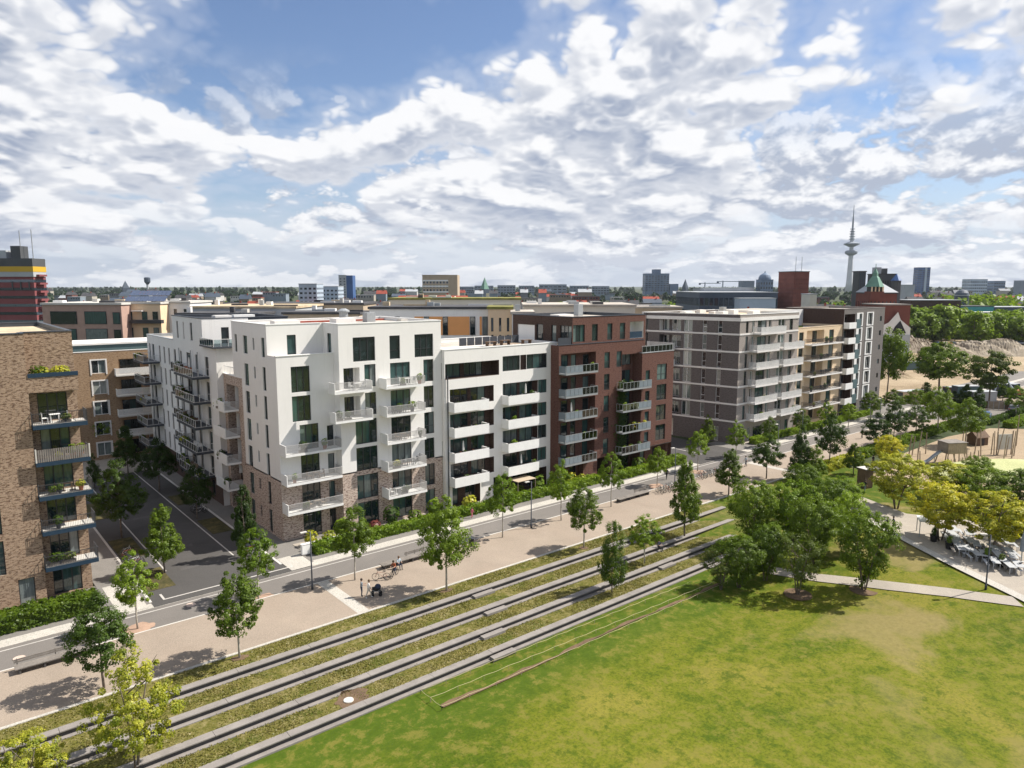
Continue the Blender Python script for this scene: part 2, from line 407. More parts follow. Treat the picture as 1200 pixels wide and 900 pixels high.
def prom_extra(t, p, c):
    return t.mix(t.math('MULTIPLY', t.smooth(t.noise(p, .18, 3, .6), .45, .7), .25), c, (.30, .235, .185))
M_PROM = ground_mix('promenade_gravel', ((.305, .250, .202), (.332, .272, .220), (.358, .293, .236)), .25, 6.0, extra=prom_extra)
M_PATH = ground_mix('path_gravel', ((.34, .305, .26), (.38, .335, .285), (.42, .37, .31)), .3, 6.0)
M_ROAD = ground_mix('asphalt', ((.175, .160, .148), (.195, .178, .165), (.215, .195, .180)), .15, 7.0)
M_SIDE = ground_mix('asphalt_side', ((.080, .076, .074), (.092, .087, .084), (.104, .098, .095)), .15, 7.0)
M_PAVE = ground_mix('paving_grey', ((.19, .178, .165), (.215, .20, .185), (.24, .222, .205)), .25, 5.0)
M_SLAB = ground_mix('paving_pale', ((.46, .43, .39), (.50, .465, .42), (.54, .50, .45)), .4, 4.0)
M_SAND = ground_mix('site_sand', ((.26, .195, .125), (.355, .275, .185), (.43, .34, .235)), .05, .8)
M_PLAY = ground_mix('play_sand', ((.31, .235, .16), (.36, .275, .19), (.40, .31, .22)), .15, 3.0)
M_SAFE = ground_mix('play_mound', ((.42, .43, .22), (.47, .48, .25), (.50, .51, .28)), .2, 3.0)
M_CITY = ground_mix('city_ground', ((.035, .055, .022), (.06, .075, .035), (.12, .115, .09)), .012, .08)

# ------------------------------------------------------------------ the setting
def sheet(name, poly, z, mat, thick=0.0, kind='structure'):
    b = MB(); k = len(poly); n = b.add([(x, y, z) for x, y in poly]); b.f.append(tuple(range(n, n+k))); b.m.append(0)
    if thick:
        b.add([(x, y, z-thick) for x, y in poly])
        for i in range(k):
            j = (i+1) % k; b.face(n+j, n+i, n+k+i, n+k+j)
    o = b.build(name, mat)
    if o.data.polygons[0].normal.z < 0: o.data.flip_normals()
    return tag(o, kind=kind)
def rect(x0, x1, y0, y1): return [(x0, y0), (x1, y0), (x1, y1), (x0, y1)]

b = MB(); xs = (-16000, -80, 110, 16000); ys = (-16000, -80, 53.6, 16000)
for i in range(3):
    for j in range(3):
        if not (i == 1 and j == 1):
            n = b.add([(x, y, -.06) for x, y in rect(xs[i], xs[i+1], ys[j], ys[j+1])]); b.face(n, n+1, n+2, n+3)
tag(b.build('ground', M_CITY), kind='structure')
# the sunken lawn: a gently uneven sheet
gx = np.concatenate([np.arange(-80, 0, 4.), np.arange(0, 110.01, 1.25)]); gx[-1] = 110; gy = np.concatenate([np.arange(-80, 8, 4.), np.arange(8, 42.5, 1.25), [42.49], np.arange(43.2, 53.61, 1.0), [53.6]])
b = MB()
for y in gy:
    for x in gx:
        h = height(float(x), float(y)); edge = min(1, (x+80)/10, (110-x)/10, (y+80)/10)
        und = .06*math.sin(x*.31+y*.17)+.05*math.sin(x*.13-y*.29+1)
        if y > 42.4: und = -.14*(1-smoothstep(70, 84, x))
        b.v.append((x, y, h + und*max(0, edge) - (.02 if y > 53 else 0)))
nx = len(gx)
for j in range(len(gy)-1):
    for i in range(nx-1):
        # the built terraces take over where they stand
        if gx[i+1] < 60 and gy[j] >= 42.4: continue
        b.face(j*nx+i, j*nx+i+1, (j+1)*nx+i+1, (j+1)*nx+i)
tag(b.build('lawn', M_LAWN, smooth=True), kind='structure')

# grass terraces between the four seat walls
for k in range(4):
    y1 = 53.25 if k == 0 else WALLS_Y[k-1]-.32
    y0 = WALLS_Y[k]+.66
    sheet('terrace_lawn', rect(-80, 77, y0, y1), -STEP*k-.01, M_TERR)
sheet('promenade', rect(-80, 330, 53.5, 61.75), .02, M_PROM)
sheet('promenade_kerb', rect(-80, 110, 53.22, 53.5), .05, M_SLAB, .5)
sheet('road', rect(-80, 330, 61.75, 65.95), 0.0, M_ROAD)
sheet('road_edge_strip', rect(-80, 330, 61.68, 61.84), .026, CONC_L)
sheet('pavement', rect(-80, 330, 67.35, 74.5), .012, M_PAVE)
sheet('pavement_slab_strip', rect(-80, 330, 65.95, 67.35), .03, M_SLAB, .1)
for x0, x1 in ((-80, 260),):
    sheet('road_marking_line', rect(x0, x1, 65.25, 65.40), .006, LINE)
for x0, x1, y0, y1 in ((15.0, 27.2, 67.0, 67.2), (15.0, 15.2, 67.2, 68.5), (27.0, 27.2, 67.2, 68.5)):
    sheet('road_marking_line', rect(x0, x1, y0, y1), .064, LINE)
# side street running back between the blocks
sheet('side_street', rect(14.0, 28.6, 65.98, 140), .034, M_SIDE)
sheet('side_pavement', rect(10.9, 14.0, 67.0, 128), .05, M_PAVE, .1)
sheet('side_pavement_slabs', rect(11.3, 13.6, 66.2, 73.5), .056, M_SLAB)
sheet('side_pavement', rect(26.6, 29.3, 67.0, 130), .055, M_PAVE, .1)
sheet('side_kerb', rect(13.9, 14.12, 67.2, 128), .07, CONC_L, .1)
sheet('side_kerb', rect(26.3, 26.55, 68.4, 128), .075, CONC_L, .1)
sheet('corner_slabs', rect(26.6, 29.0, 66.1, 70.0), .062, M_SLAB)
for x in (16.9, 23.5): sheet('side_street_line', rect(x, x+.14, 74, 122), .04, LINE)
for y in (72, 78.5, 85, 92, 99, 106): 
    sheet('parking_bay_line', rect(23.64, 26.3, y, y+.13), .041, CONC_D)
    sheet('setting_stone_row', rect(18.2, 21.2, y+1.2, y+1.9), .0405, CONC_D)
for (x0, x1, y0, y1) in ((14.3, 16.8, 69.8, 75.5), (14.3, 16.6, 80, 87), (24.0, 26.2, 82, 88), (24.0, 26.2, 96, 101), (14.3, 16.6, 96, 104)):
    sheet('tree_bed', rect(x0, x1, y0, y1), .06, M_BED, .06)
sheet('courtyard', rect(14, 36, 118, 132), .045, M_PATH)
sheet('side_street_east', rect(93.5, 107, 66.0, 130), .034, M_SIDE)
sheet('side_street_line', rect(99.5, 99.7, 70, 120), .04, LINE)
sheet('promenade_cross_slabs', rect(27.2, 28.3, 53.55, 61.6), .028, M_SLAB)
sheet('promenade_cross_slabs', rect(100.0, 101.2, 53.55, 61.6), .028, M_SLAB)
# right hand side: park path, cafe terrace, playground, building site
def hsheet(name, poly, dz, mat, n=1):
    """a flat strip laid on the lawn, cut in short lengths so that it follows the ground; poly = two edges of equal length"""
    a, c = poly; b = MB()
    pa = []; pc = []
    for i in range(len(a)-1):
        for s in range(8):
            t = s/8; pa.append(tuple(a[i][q]+(a[i+1][q]-a[i][q])*t for q in (0, 1))); pc.append(tuple(c[i][q]+(c[i+1][q]-c[i][q])*t for q in (0, 1)))
    pa.append(a[-1]); pc.append(c[-1])
    def und(x, y): return .06*math.sin(x*.31+y*.17)+.05*math.sin(x*.13-y*.29+1)
    for p, q in zip(pa, pc):
        for s in range(7):
            x = p[0]+(q[0]-p[0])*s/6; y = p[1]+(q[1]-p[1])*s/6
            b.v.append((x, y, height(x, y)+max(und(x, y), -.02)+dz))
    for i in range(len(pa)-1):
        for s in range(6): b.face(i*7+s, i*7+s+1, (i+1)*7+s+1, (i+1)*7+s)
    o = b.build(name, mat)
    if o.data.polygons[0].normal.z < 0: o.data.flip_normals()
    return tag(o, kind='structure')
def XY(px, py): p = at(px, py); return (p.x, p.y)
hsheet('park_path', ([XY(900, 664), XY(960, 674), XY(1040, 683), XY(1110, 690), XY(1186, 700)], [XY(900, 673), XY(960, 683), XY(1040, 693), XY(1110, 700), XY(1200, 712)]), .07, M_PATH)
pe = [XY(985, 596), XY(1037, 624), XY(1110, 662), XY(1190, 702), XY(1260, 738), XY(1500, 862)]
pf = [XY(988, 594), XY(1043, 622), XY(1119, 660), XY(1200, 700), XY(1270, 736), XY(1515, 858)]
pg = [XY(1010, 583), XY(1062, 603), XY(1150, 612), XY(1240, 625), XY(1360, 650), XY(1700, 740)]
hsheet('cafe_path_kerb', (pe, pf), .14, M_SLAB)
hsheet('cafe_path', (pf, pg), .12, M_PATH)
# ------------------------------------------------------------------ seat walls of the grass terraces
WALL_LABELS = ('uppermost long concrete seat wall, just below the promenade kerb', 'second concrete seat wall below the promenade, with one step block',
               'third concrete seat wall below the promenade, above the round inspection cover', 'lowest long concrete seat wall, along the edge of the big lawn')
WALL_END = (77, 77, 75, 67); STEPS = ((37.2, 56.0), (36.4,), (34.0, 57.2), (33.0, 62.0))
for k in range(4):
    z = -STEP*k + .02; y = WALLS_Y[k]
    r = empty('seat_wall', (0, y, z-STEP), WALL_LABELS[k], 'seat wall', 'seat walls of the grass terraces')
    x = -40.0 - 1.7*k; seglen = 5.6; i = 0
    bm_ = MB().mat(CONC); bm_.box(.012, seglen-.012, 0, .66, STEP-.075, STEP); bm_.mat(CONC_D); bm_.box(.0, seglen, .16, .64, -.02, STEP-.076)  # base under the slab coloured dark to paint in the shade of the recess
    bl = bm_.mesh('block')
    ft = MB().box(0, seglen, -.32, .58, -.25, -.012).mesh('footing', CONC_L)
    while x < WALL_END[k]:
        link('block', bl, r, (x, random.uniform(-.006, .006), random.uniform(-.006, .006))); x += seglen
    MB().box(-42, WALL_END[k]-2, -.26, .64, -.25, -.006).build('footing', CONC, r)
    for sx in STEPS[k]:
        MB().box(sx, sx+2.3, -.56, -.02, -.02, .19).build('step', CONC, r)

# ------------------------------------------------------------------ buildings
def frame_of(a):
    a = math.radians(a); return Vector((math.cos(a), math.sin(a), 0)), Vector((math.sin(a), -math.cos(a), 0))
_wc = {}
def window_meshes(w, h, n, fm, gm, rail, kind):
    key = (round(w, 2), round(h, 2), n, fm.name, gm.name, rail, kind)
    if key in _wc: return _wc[key]
    f = .075; b = MB()
    b.box(0, w, -.03, .06, 0, f); b.box(0, w, -.03, .06, h-f, h); b.box(0, f, -.03, .06, f, h-f); b.box(w-f, w, -.03, .06, f, h-f)
    for i in range(1, n): b.box(w*i/n-.045, w*i/n+.045, -.03, .06, f, h-f)
    if rail: b.box(f, w-f, -.025, .05, h*.36, h*.36+.06)
    fr = b.mesh('window', fm)
    pn = MB().box(f*.5, w-f*.5, .012, .03, f*.5, h-f*.5).mesh('pane', gm)
    rl = None
    if kind == 'french':
        b = MB(); b.box(0, w, -.14, -.11, .98, 1.03); b.box(0, w, -.14, -.11, .1, .14)
        k = max(2, int(w/.14))
        for i in range(k+1): b.box(w*i/k-.012, w*i/k+.012, -.135, -.115, .14, .98)
        rl = b.mesh('guard_rail', BARS_D)
    sl = MB().box(-.05, w+.05, -.13, .05, -.06, -.012).mesh('sill', STEEL if fm is FRAME_D else BAND)
    _wc[key] = (fr, pn, rl, sl); return _wc[key]
def window(root, P, a, u, z, w, h, n=2, inset=.16, fm=None, gm=None, rail=False, kind='', sill=True):
    U, N = frame_of(a); p = Vector((P[0], P[1], 0)) + U*u - N*inset; p.z = z
    m = window_meshes(w, h, n, fm or FRAME_D, gm or GLASS, rail, kind)
    o = link('window', m[0], root, p-root.location, math.radians(a))
    if n > 1 and random.random() < .75:      # each leaf of a wide window shows its own curtain or room
        key = ('half', m[1].name, n)
        if key not in _wc: _wc[key] = MB().box(.03, w/n-.02, .012, .03, .04, h-.04).mesh('pane', gm or GLASS)
        for i in range(n): link('pane', _wc[key], o, (w*i/n, 0, 0))
    else: link('pane', m[1], o)
    if m[2]: link('guard_rail', m[2], o)
    if sill: link('sill', m[3], o)
    return o
def wall(root, P, a, L, z0, z1, mat, ops=(), reveal=.2, name='wall', rev=None):
    """a facade of length L from P in direction a (degrees); ops = openings (u0, u1, z0, z1, filling)"""
    U, N = frame_of(a); P3 = Vector((P[0], P[1], 0)); us = {0.0, L}; zs = {z0, z1}
    for o in ops: us |= {o[0], o[1]}; zs |= {o[2], o[3]}
    us = sorted(us); zs = sorted(zs); b = MB().mat(mat)
    def pt(u, z, d=0.0): q = P3 + U*u - N*d; return (q.x, q.y, z)
    for i in range(len(us)-1):
        j = 0
        while j < len(zs)-1:
            cu = (us[i]+us[i+1])/2
            def hole(jj):
                cz = (zs[jj]+zs[jj+1])/2; return any(o[0] < cu < o[1] and o[2] < cz < o[3] for o in ops)
            if hole(j): j += 1; continue
            e = j
            while e+1 < len(zs)-1 and not hole(e+1): e += 1
            b.quad(pt(us[i], zs[j]), pt(us[i+1], zs[j]), pt(us[i+1], zs[e+1]), pt(us[i], zs[e+1])); j = e+1
    for o in ops:
        u0, u1, a0, a1, fill = o[:5]
        d = fill.get('depth', reveal) if isinstance(fill, dict) else reveal
        b.mat(fill.get('side', rev or mat) if isinstance(fill, dict) else (rev or mat))
        b.quad(pt(u0, a0), pt(u1, a0), pt(u1, a0, d), pt(u0, a0, d)); b.quad(pt(u0, a1), pt(u0, a1, d), pt(u1, a1, d), pt(u1, a1))
        b.quad(pt(u0, a0), pt(u0, a0, d), pt(u0, a1, d), pt(u0, a1)); b.quad(pt(u1, a0), pt(u1, a1), pt(u1, a1, d), pt(u1, a0, d))
    w = wbuild(b, name, None, root)
    for o in ops:
        u0, u1, a0, a1, fill = o[:5]
        if fill is None: continue
        if 'back' in fill:          # a loggia: its own back wall with openings
            q = P3 + U*u0 - N*fill['depth']
            wall(root, (q.x, q.y), a, u1-u0, a0, a1, fill['back'], [(x0, x1, a0+y0, a0+y1, f) for x0, x1, y0, y1, f in fill.get('ops', ())], .12)
        else:
            kw = {k: v for k, v in fill.items() if k not in ('depth', 'side')}
            window(root, P, a, u0, a0, u1-u0, a1-a0, inset=min(fill.get('depth', reveal)-.04, reveal-.04), **kw)
    return w
def solid(root, name, mat, x0, x1, y0, y1, z0, z1): return wbuild(MB().box(x0, x1, y0, y1, z0, z1), name, mat, root)
def roof(root, poly, z, mat, cap=None, h=.4, w=.34, skip=()):
    """flat roof inside a parapet with coping; poly runs anticlockwise"""
    b = MB(); n = b.add([(x, y, z-h) for x, y in poly]); b.face(*range(n, n+len(poly)))
    ro = wbuild(b, 'roof', mat, root)
    k = len(poly)
    for i in range(k):
        if i in skip: continue
        p = Vector((*poly[i], 0)); q = Vector((*poly[(i+1) % k], 0)); d = (q-p); L = d.length
        ang = math.atan2(d.y, d.x)
        MB().box(-.045, L+.045-.34, -.045, w, -.03, .07).build('coping', cap or CONC_L, root, Vector((p.x, p.y, z))-root.location, ang)
        MB().box(.02, L-.02, .015, w-.03, -h, -.035).build('parapet', cap or CONC_L, root, Vector((p.x, p.y, z))-root.location, ang)
    return ro
_bc = {}
def balcony(root, P, a, u0, z, L, depth, style):
    """slab at height z along u0..u0+L of a facade, with its railing"""
    key = (round(L, 2), round(depth, 2), style)
    if key not in _bc:
        parts = []; t = .24; D = depth
        def bars(x0, x1, y, zt, zb, step, mat, th=.022):
            b = MB(); b.box(x0, x1, y-.025, y+.025, zt-.05, zt); b.box(x0, x1, y-.015, y+.015, zb, zb+.04)
            k = max(1, int((x1-x0)/step))
            for i in range(k+1):
                x = x0 + (x1-x0)*i/k; b.box(x-th/2, x+th/2, y-.012, y+.012, zb+.04, zt-.05)
            return b
        def bars_side(x, zt, zb, step, mat=None, th=.022, y0=None):
            b = MB(); y0 = -D+.06 if y0 is None else y0
            b.box(x-.025, x+.025, y0, -.02, zt-.05, zt); b.box(x-.015, x+.015, y0, -.02, zb, zb+.04)
            k = max(1, int((-.02-y0)/step))
            for i in range(k+1):
                y = y0 + (-.02-y0)*i/k; b.box(x-.012, x+.012, y-th/2, y+th/2, zb+.04, zt-.05)
            return b
        if style in ('white_bar', 'white_long', 'white_panel_end'):
            parts.append(('balcony', MB().box(0, L, -D, 0, -t, 0).mesh('balcony', WHITE_PAINT)))
            s0 = 0.0
            parts.append(('railing', bars(.1, L-.05, -D+.04, 1.02, .05, .12, BARS, .045).mesh('railing', BARS)))
            parts.append(('side_panel', MB().box(.0, .07, -D, -.02, .0, 1.0).mesh('side_panel', WHITE_PAINT)))
            if style == 'white_panel_end': parts.append(('side_panel', MB().box(L-.07, L, -D, -.02, .0, 1.0).mesh('side_panel', WHITE_PAINT)))
            else: parts.append(('side_railing', bars_side(L-.04, 1.02, .05, .12, th=.045).mesh('side_railing', BARS)))
        elif style == 'white_box':
            parts.append(('balcony', MB().box(0, L, -D, 0, -t, 0).mesh('balcony', WHITE_PAINT)))
            parts.append(('parapet', MB().box(0, L, -D-.004, -D+.14, -t-.004, .98).mesh('parapet', WHITE_PAINT)))
            parts.append(('side_panel', MB().box(-.004, .14, -D+.14, -.02, -.2, .98).mesh('side_panel', WHITE_PAINT)))
            parts.append(('side_panel', MB().box(L-.14, L+.004, -D+.14, -.02, -.2, .98).mesh('side_panel', WHITE_PAINT)))
            parts.append(('handrail', MB().box(0, L, -D+.03, -D+.09, .98, 1.04).mesh('handrail', BARS_D)))
        elif style == 'white_corner':     # solid towards the street side, bars towards the square
            parts.append(('balcony', MB().box(0, L, -D, 0, -t, 0).mesh('balcony', WHITE_PAINT)))
            parts.append(('parapet', MB().box(0, L-.06, -D-.004, -D+.1, -t-.004, 1.02).mesh('parapet', WHITE_PAINT)))
            b = bars_side(L-.04, 1.02, .04, .11, th=.05, y0=-D+.12); parts.append(('railing', b.mesh('railing', BARS)))
        elif style == 'steel':
            parts.append(('balcony', MB().box(0, L, -D, 0, -.26, 0).mesh('balcony', SLATE)))
            b = bars(0, L, -D+.04, 1.05, .08, .72, STEEL, .07); b.v += [];
            parts.append(('railing', b.mesh('railing', BARS_W)))
            parts.append(('glass_panel', MB().box(.05, L-.05, -D+.05, -D+.06, .12, .98).mesh('glass_panel', CLEAR)))
            for x in (.04, L-.04): parts.append(('side_railing', bars_side(x, 1.05, .08, .6, th=.06).mesh('side_railing', BARS_W)))
        elif style == 'grey_half':       # pale metal panels on one half, dark glass on the other
            parts.append(('balcony', MB().box(0, L, -D, 0, -.2, 0).mesh('balcony', STEEL)))
            h = L*.52; b = MB(); k = max(3, int(h/.75))
            for i in range(k): b.box(.06+(h-.06)*i/k+.03, .06+(h-.06)*(i+1)/k-.03, -D+.01, -D+.05, .08, .98)
            parts.append(('panel', b.mesh('panel', GREY_PANEL)))
            b = bars(0, L, -D+.03, 1.06, .03, .75, STEEL, .05); parts.append(('railing', b.mesh('railing', STEEL)))
            parts.append(('glass_panel', MB().box(h+.04, L-.04, -D+.03, -D+.045, .08, 1.0).mesh('glass_panel', CLEAR)))
            parts.append(('side_panel', MB().box(.0, .05, -D+.05, -.02, .05, 1.0).mesh('side_panel', GREY_PANEL)))
            parts.append(('side_railing', bars_side(L-.03, 1.06, .03, .5, th=.05).mesh('side_railing', STEEL)))
        elif style == 'grey_half_right':
            parts.append(('balcony', MB().box(0, L, -D, 0, -.2, 0).mesh('balcony', STEEL)))
            h = L*.55; b = MB(); k = max(3, int((L-h)/.75))
            for i in range(k): b.box(h+(L-h)*i/k+.03, h+(L-h)*(i+1)/k-.03, -D+.01, -D+.05, .08, .98)
            parts.append(('panel', b.mesh('panel', GREY_PANEL)))
            b = bars(0, L, -D+.03, 1.06, .03, .75, STEEL, .05); parts.append(('railing', b.mesh('railing', STEEL)))
            parts.append(('glass_panel', MB().box(.04, h-.04, -D+.03, -D+.045, .08, 1.0).mesh('glass_panel', CLEAR)))
            parts.append(('side_railing', bars_side(.03, 1.06, .03, .5, th=.05).mesh('side_railing', STEEL)))
            parts.append(('side_panel', MB().box(L-.05, L, -D+.05, -.02, .05, 1.0).mesh('side_panel', GREY_PANEL)))
        elif style == 'pale_bar':
            parts.append(('balcony', MB().box(0, L, -D, 0, -.3, 0).mesh('balcony', BAND)))
            parts.append(('railing', bars(0, L, -D+.04, 1.05, .05, .11, BARS_W, .06).mesh('railing', BARS_W)))
            for x in (.04, L-.04): parts.append(('side_railing', bars_side(x, 1.05, .05, .11, th=.06).mesh('side_railing', BARS_W)))
        elif style == 'dark_bar':
            parts.append(('balcony', MB().box(0, L, -D, 0, -.26, 0).mesh('balcony', BAND)))
            parts.append(('railing', bars(0, L, -D+.04, 1.05, .05, .13, BARS_D, .035).mesh('railing', BARS_D)))
            for x in (.04, L-.04): parts.append(('side_railing', bars_side(x, 1.05, .05, .13, th=.035).mesh('side_railing', BARS_D)))
        elif style == 'blue':
            parts.append(('balcony', MB().box(0, L, -D, 0, -.36, 0).mesh('balcony', BLUE_STEEL)))
            parts.append(('floor_boards', MB().box(.06, L-.06, -D+.06, 0, .003, .03).mesh('floor_boards', CONC_L)))
            parts.append(('railing', bars(0, L, -D+.03, 1.05, .06, .13, BARS_D, .018).mesh('railing', BARS_D)))
            for x in (.03, L-.03): parts.append(('side_railing', bars_side(x, 1.05, .06, .13, th=.018).mesh('side_railing', BARS_D)))
        elif style == 'blue_slats':
            parts.append(('balcony', MB().box(0, L, -D, 0, -.36, 0).mesh('balcony', BLUE_STEEL)))
            b = MB(); k = int(L/.16)
            for i in range(k): b.box(L*i/k+.015, L*(i+1)/k-.03, -D, -D+.035, .02, 1.12)
            parts.append(('slat_screen', b.mesh('slat_screen', WOOD_G)))
            for x in (.03, L-.03): parts.append(('end_post', MB().box(x-.05, x+.05, -D-.01, -D+.09, .0, 1.2).mesh('end_post', CONC_L)))
            parts.append(('side_railing', bars_side(L-.04, 1.05, .06, .13, th=.018).mesh('side_railing', BARS_D)))
        elif style == 'slat_white':
            parts.append(('balcony', MB().box(0, L, -D, 0, -.2, 0).mesh('balcony', CONC_L)))
            parts.append(('railing', bars(0, L, -D+.03, 1.1, .0, .14, BARS_W, .1).mesh('railing', WHITE_PAINT)))
            parts.append(('side_panel', MB().box(.0, .05, -D+.05, -.02, .0, 1.08).mesh('side_panel', WHITE_PAINT)))
            parts.append(('side_panel', MB().box(L-.05, L, -D+.05, -.02, .0, 1.08).mesh('side_panel', WHITE_PAINT)))
        elif style == 'white_teal':      # half white, half teal parapet
            parts.append(('balcony', MB().box(0, L, -D, 0, -.3, 0).mesh('balcony', BAND)))
            parts.append(('parapet', MB().box(0, L*.62, -D-.004, -D+.12, -.3, .98).mesh('parapet', WHITE_PAINT)))
            parts.append(('parapet', MB().box(L*.62, L, -D-.006, -D+.12, -.35, 1.6).mesh('parapet', TEAL_PANEL)))
            parts.append(('side_panel', MB().box(-.004, .1, -D+.12, -.02, -.28, .98).mesh('side_panel', WHITE_PAINT)))
        _bc[key] = parts
    parts = _bc[key]; U, N = frame_of(a); p = Vector((P[0], P[1], 0)) + U*u0 + N*.004; p.z = z
    main = link('balcony', parts[0][1], root, p-root.location, math.radians(a))
    for nm, me in parts[1:]: link(nm, me, main)
    return main
def spot(P, a, u, z, out):
    """a point on a facade: u along it, out metres in front of it"""
    U, N = frame_of(a); p = Vector((P[0], P[1], 0)) + U*u + N*out; p.z = z; return p
# what stands on the balconies is collected here and built once plants and furniture exist
BALCONY_SPOTS = []
def note(P, a, u0, L, depth, z, what, where): BALCONY_SPOTS.append((P, a, u0, L, depth, z, what, where))
def W1(**k): d = dict(n=1); d.update(k); return d
def W2(**k): d = dict(n=2); d.update(k); return d
def W3(**k): d = dict(n=3); d.update(k); return d
# ================================================================== white corner block
R = empty('apartment_block', (29.2, 74.6, 0), 'white seven storey corner apartment block on a pale brick base, beside the side street', 'building')
FL = [.2+3.25*k for k in range(7)]     # window sills, storey by storey
# corner front (six storeys under a roof terrace)
P = (29.25, 74.6); ops = []; opsb = []
for k in range(7):
    if k == 6: continue
    tall = 2.85; z = FL[k]
    u0, u1 = (1.6, 3.75) if k >= 4 else (2.35, 4.55)
    o = (u0, u1, z, z+tall, W3(gm=GLASS_T, rail=False)); (opsb if k < 2 else ops).append(o)
    if k < 4: (opsb if k < 2 else ops).append((5.55, 6.35, z-.1, z+2.4, W1()))
wall(R, P, 0, 6.75, -.06, 6.85, B_LIGHT, opsb); wall(R, P, 0, 6.75, 6.85, 20.5, WHITE, ops)
for k in (1, 2, 3):
    balcony(R, P, 0, .0, FL[k]+.05, 6.5, 1.6, 'white_long'); note(P, 0, .0, 6.5, 1.6, FL[k]+.05, 'mix', 'white corner block')
# penthouse set back behind the terrace
wall(R, (29.25, 77.0), 0, 6.75, 20.15, 23.8, WHITE, [(2.3, 3.35, 20.4, 22.6, W1())])
solid(R, 'terrace_floor', CONC_L, 29.6, 35.9, 74.9, 77.0, 19.9, 20.15)
solid(R, 'parapet', WHITE, 29.262, 36.0, 74.612, 74.9, 19.9, 20.49); solid(R, 'coping', WHITE_PAINT, 29.2, 36.0, 74.54, 74.94, 20.5, 20.58)
# long return face towards the side street
PL = (29.25, 88.1)
ops = []; opsb = []
for k in range(7):
    z = FL[k]; dst = opsb if k < 2 else ops
    if k == 6: dst.append((1.0, 1.75, z, z+2.6, W1(sill=False)))
    if k >= 0: dst.append((3.85, 5.15, z, z+2.6, W1(sill=False) if k else W1()))
    dst.append((6.9, 7.4, z+1.1, z+2.45, W1(sill=False)))
    dst.append((9.55, 10.45, z, z+2.65, W1(sill=False)))
def clip_ops(ops, u0, u1): return [(a-u0, b-u0, c, d, e) for a, b, c, d, e in ops if a >= u0-1e-6 and b <= u1+1e-6]
wall(R, (29.25, 85.3), -90, 10.7, -.06, 6.85, B_LIGHT, clip_ops(opsb, 2.8, 13.5)); wall(R, (29.25, 85.3), -90, 10.7, 6.85, 20.15, WHITE, clip_ops([o for o in ops if o[3] < 20.1], 2.8, 13.5))
wall(R, PL, -90, 11.1, 20.15, 23.8, WHITE, clip_ops([o for o in ops if o[2] > 19.5 and o[1] < 11.2 and o[3] > 20.2] and [(a, b_, max(c, 20.2), d, e) for a, b_, c, d, e in ops if d > 21.5], 0, 11.1))
wall(R, (29.25, 85.3), -90, .001, 20.0, 20.15, WHITE); wall(R, (29.25, 88.1), -90, 2.8, 17.1, 20.15, WHITE)
wall(R, (29.25, 77.0), -90, 2.4, 20.15, 20.5, WHITE)
# brick bay with boxed corner balconies
PB = (29.25, 91.9)
ops = []
for k in range(5):
    z = FL[k]; ops.append((.9, 5.2, z-.05, z+2.75, dict(depth=1.1, side=B_LIGHT, back=B_LIGHT, ops=[(.3, 1.0, .05, 2.4, W1()), (1.5, 3.6, .05, 2.5, W2())])))
wall(R, PB, -90, 6.6, -.06, 17.1, B_LIGHT, ops)
for k in range(1, 5):
    balcony(R, PB, -90, .6, FL[k], 4.4, 1.75, 'white_corner'); note(PB, -90, .6, 4.4, 1.75, FL[k], 'mix', 'white corner block')
solid(R, 'terrace_floor', CONC_L, 29.3, 33, 85.3, 91.9, 16.85, 17.08); solid(R, 'coping', BAND, 29.18, 29.5, 85.32, 91.9, 17.1, 17.2)
wall(R, (28.45, 91.9), 0, 6.0, -.06, 20.3, WHITE)
b = MB()
for y in np.arange(85.5, 91.8, .55): b.box(29.3, 29.34, y, y+.04, 17.2, 18.1)
b.box(29.29, 29.35, 85.4, 91.8, 18.1, 18.16); wbuild(b, 'terrace_railing', BARS_W, R)
# rear wing along the side street
PW = (28.45, 126.0); LW = 34.1
ops = []
for k in range(6):
    z = FL[k] + (.0 if k else .5)
    for (u0, u1) in ((1.1, 1.9), (2.9, 4.3), (7.0, 7.8), (9.6, 10.4), (12.2, 13.0), (15.2, 16.2), (18.4, 19.1), (21.4, 23.6), (25.4, 26.6), (29.6, 31.0)):
        ops.append((u0, u1, z, z+(2.5 if k else 2.0), W1(sill=False) if u1-u0 < 1.5 else W2(sill=False)))
wall(R, PW, -90, LW, -.06, 3.3, B_BROWN, [o for o in ops if o[3] < 3.3]); wall(R, PW, -90, LW, 3.3, 20.3, WHITE, [o for o in ops if o[2] > 3.3])
ops = [(u0, u0+w, 20.7, 23.1, W1(sill=False)) for u0, w in ((2.2, .8), (5.4, .5), (8.6, 1.0))]
wall(R, (28.45, 110.8), -90, 13.9, 20.3, 23.8, WHITE, ops); wall(R, (28.45, 96.9), 0, 6.0, 20.0, 23.8, WHITE, [(2.4, 3.4, 20.4, 22.6, W1())])
solid(R, 'terrace_floor', CONC_L, 28.6, 34, 91.95, 96.9, 20.0, 20.28)
solid(R, 'terrace_slab', SLATE, 28.0, 33, 91.3, 96.88, 20.29, 20.5)
b = MB(); b.box(28.05, 28.1, 91.4, 96.8, 21.4, 21.46); b.box(28.05, 32, 91.35, 91.4, 21.4, 21.46)
for y in np.arange(91.4, 96.9, .9): b.box(28.05, 28.09, y, y+.04, 20.5, 21.4)
for x in np.arange(28.06, 31, .9): b.box(x, x+.04, 91.35, 91.39, 20.5, 21.4)
wbuild(b, 'terrace_railing', BARS_W, R); solid(R, 'glass_panel', CLEAR, 28.06, 28.075, 91.5, 96.8, 20.55, 21.38); solid(R, 'glass_panel', CLEAR, 28.15, 31.9, 91.36, 91.375, 20.55, 21.38)
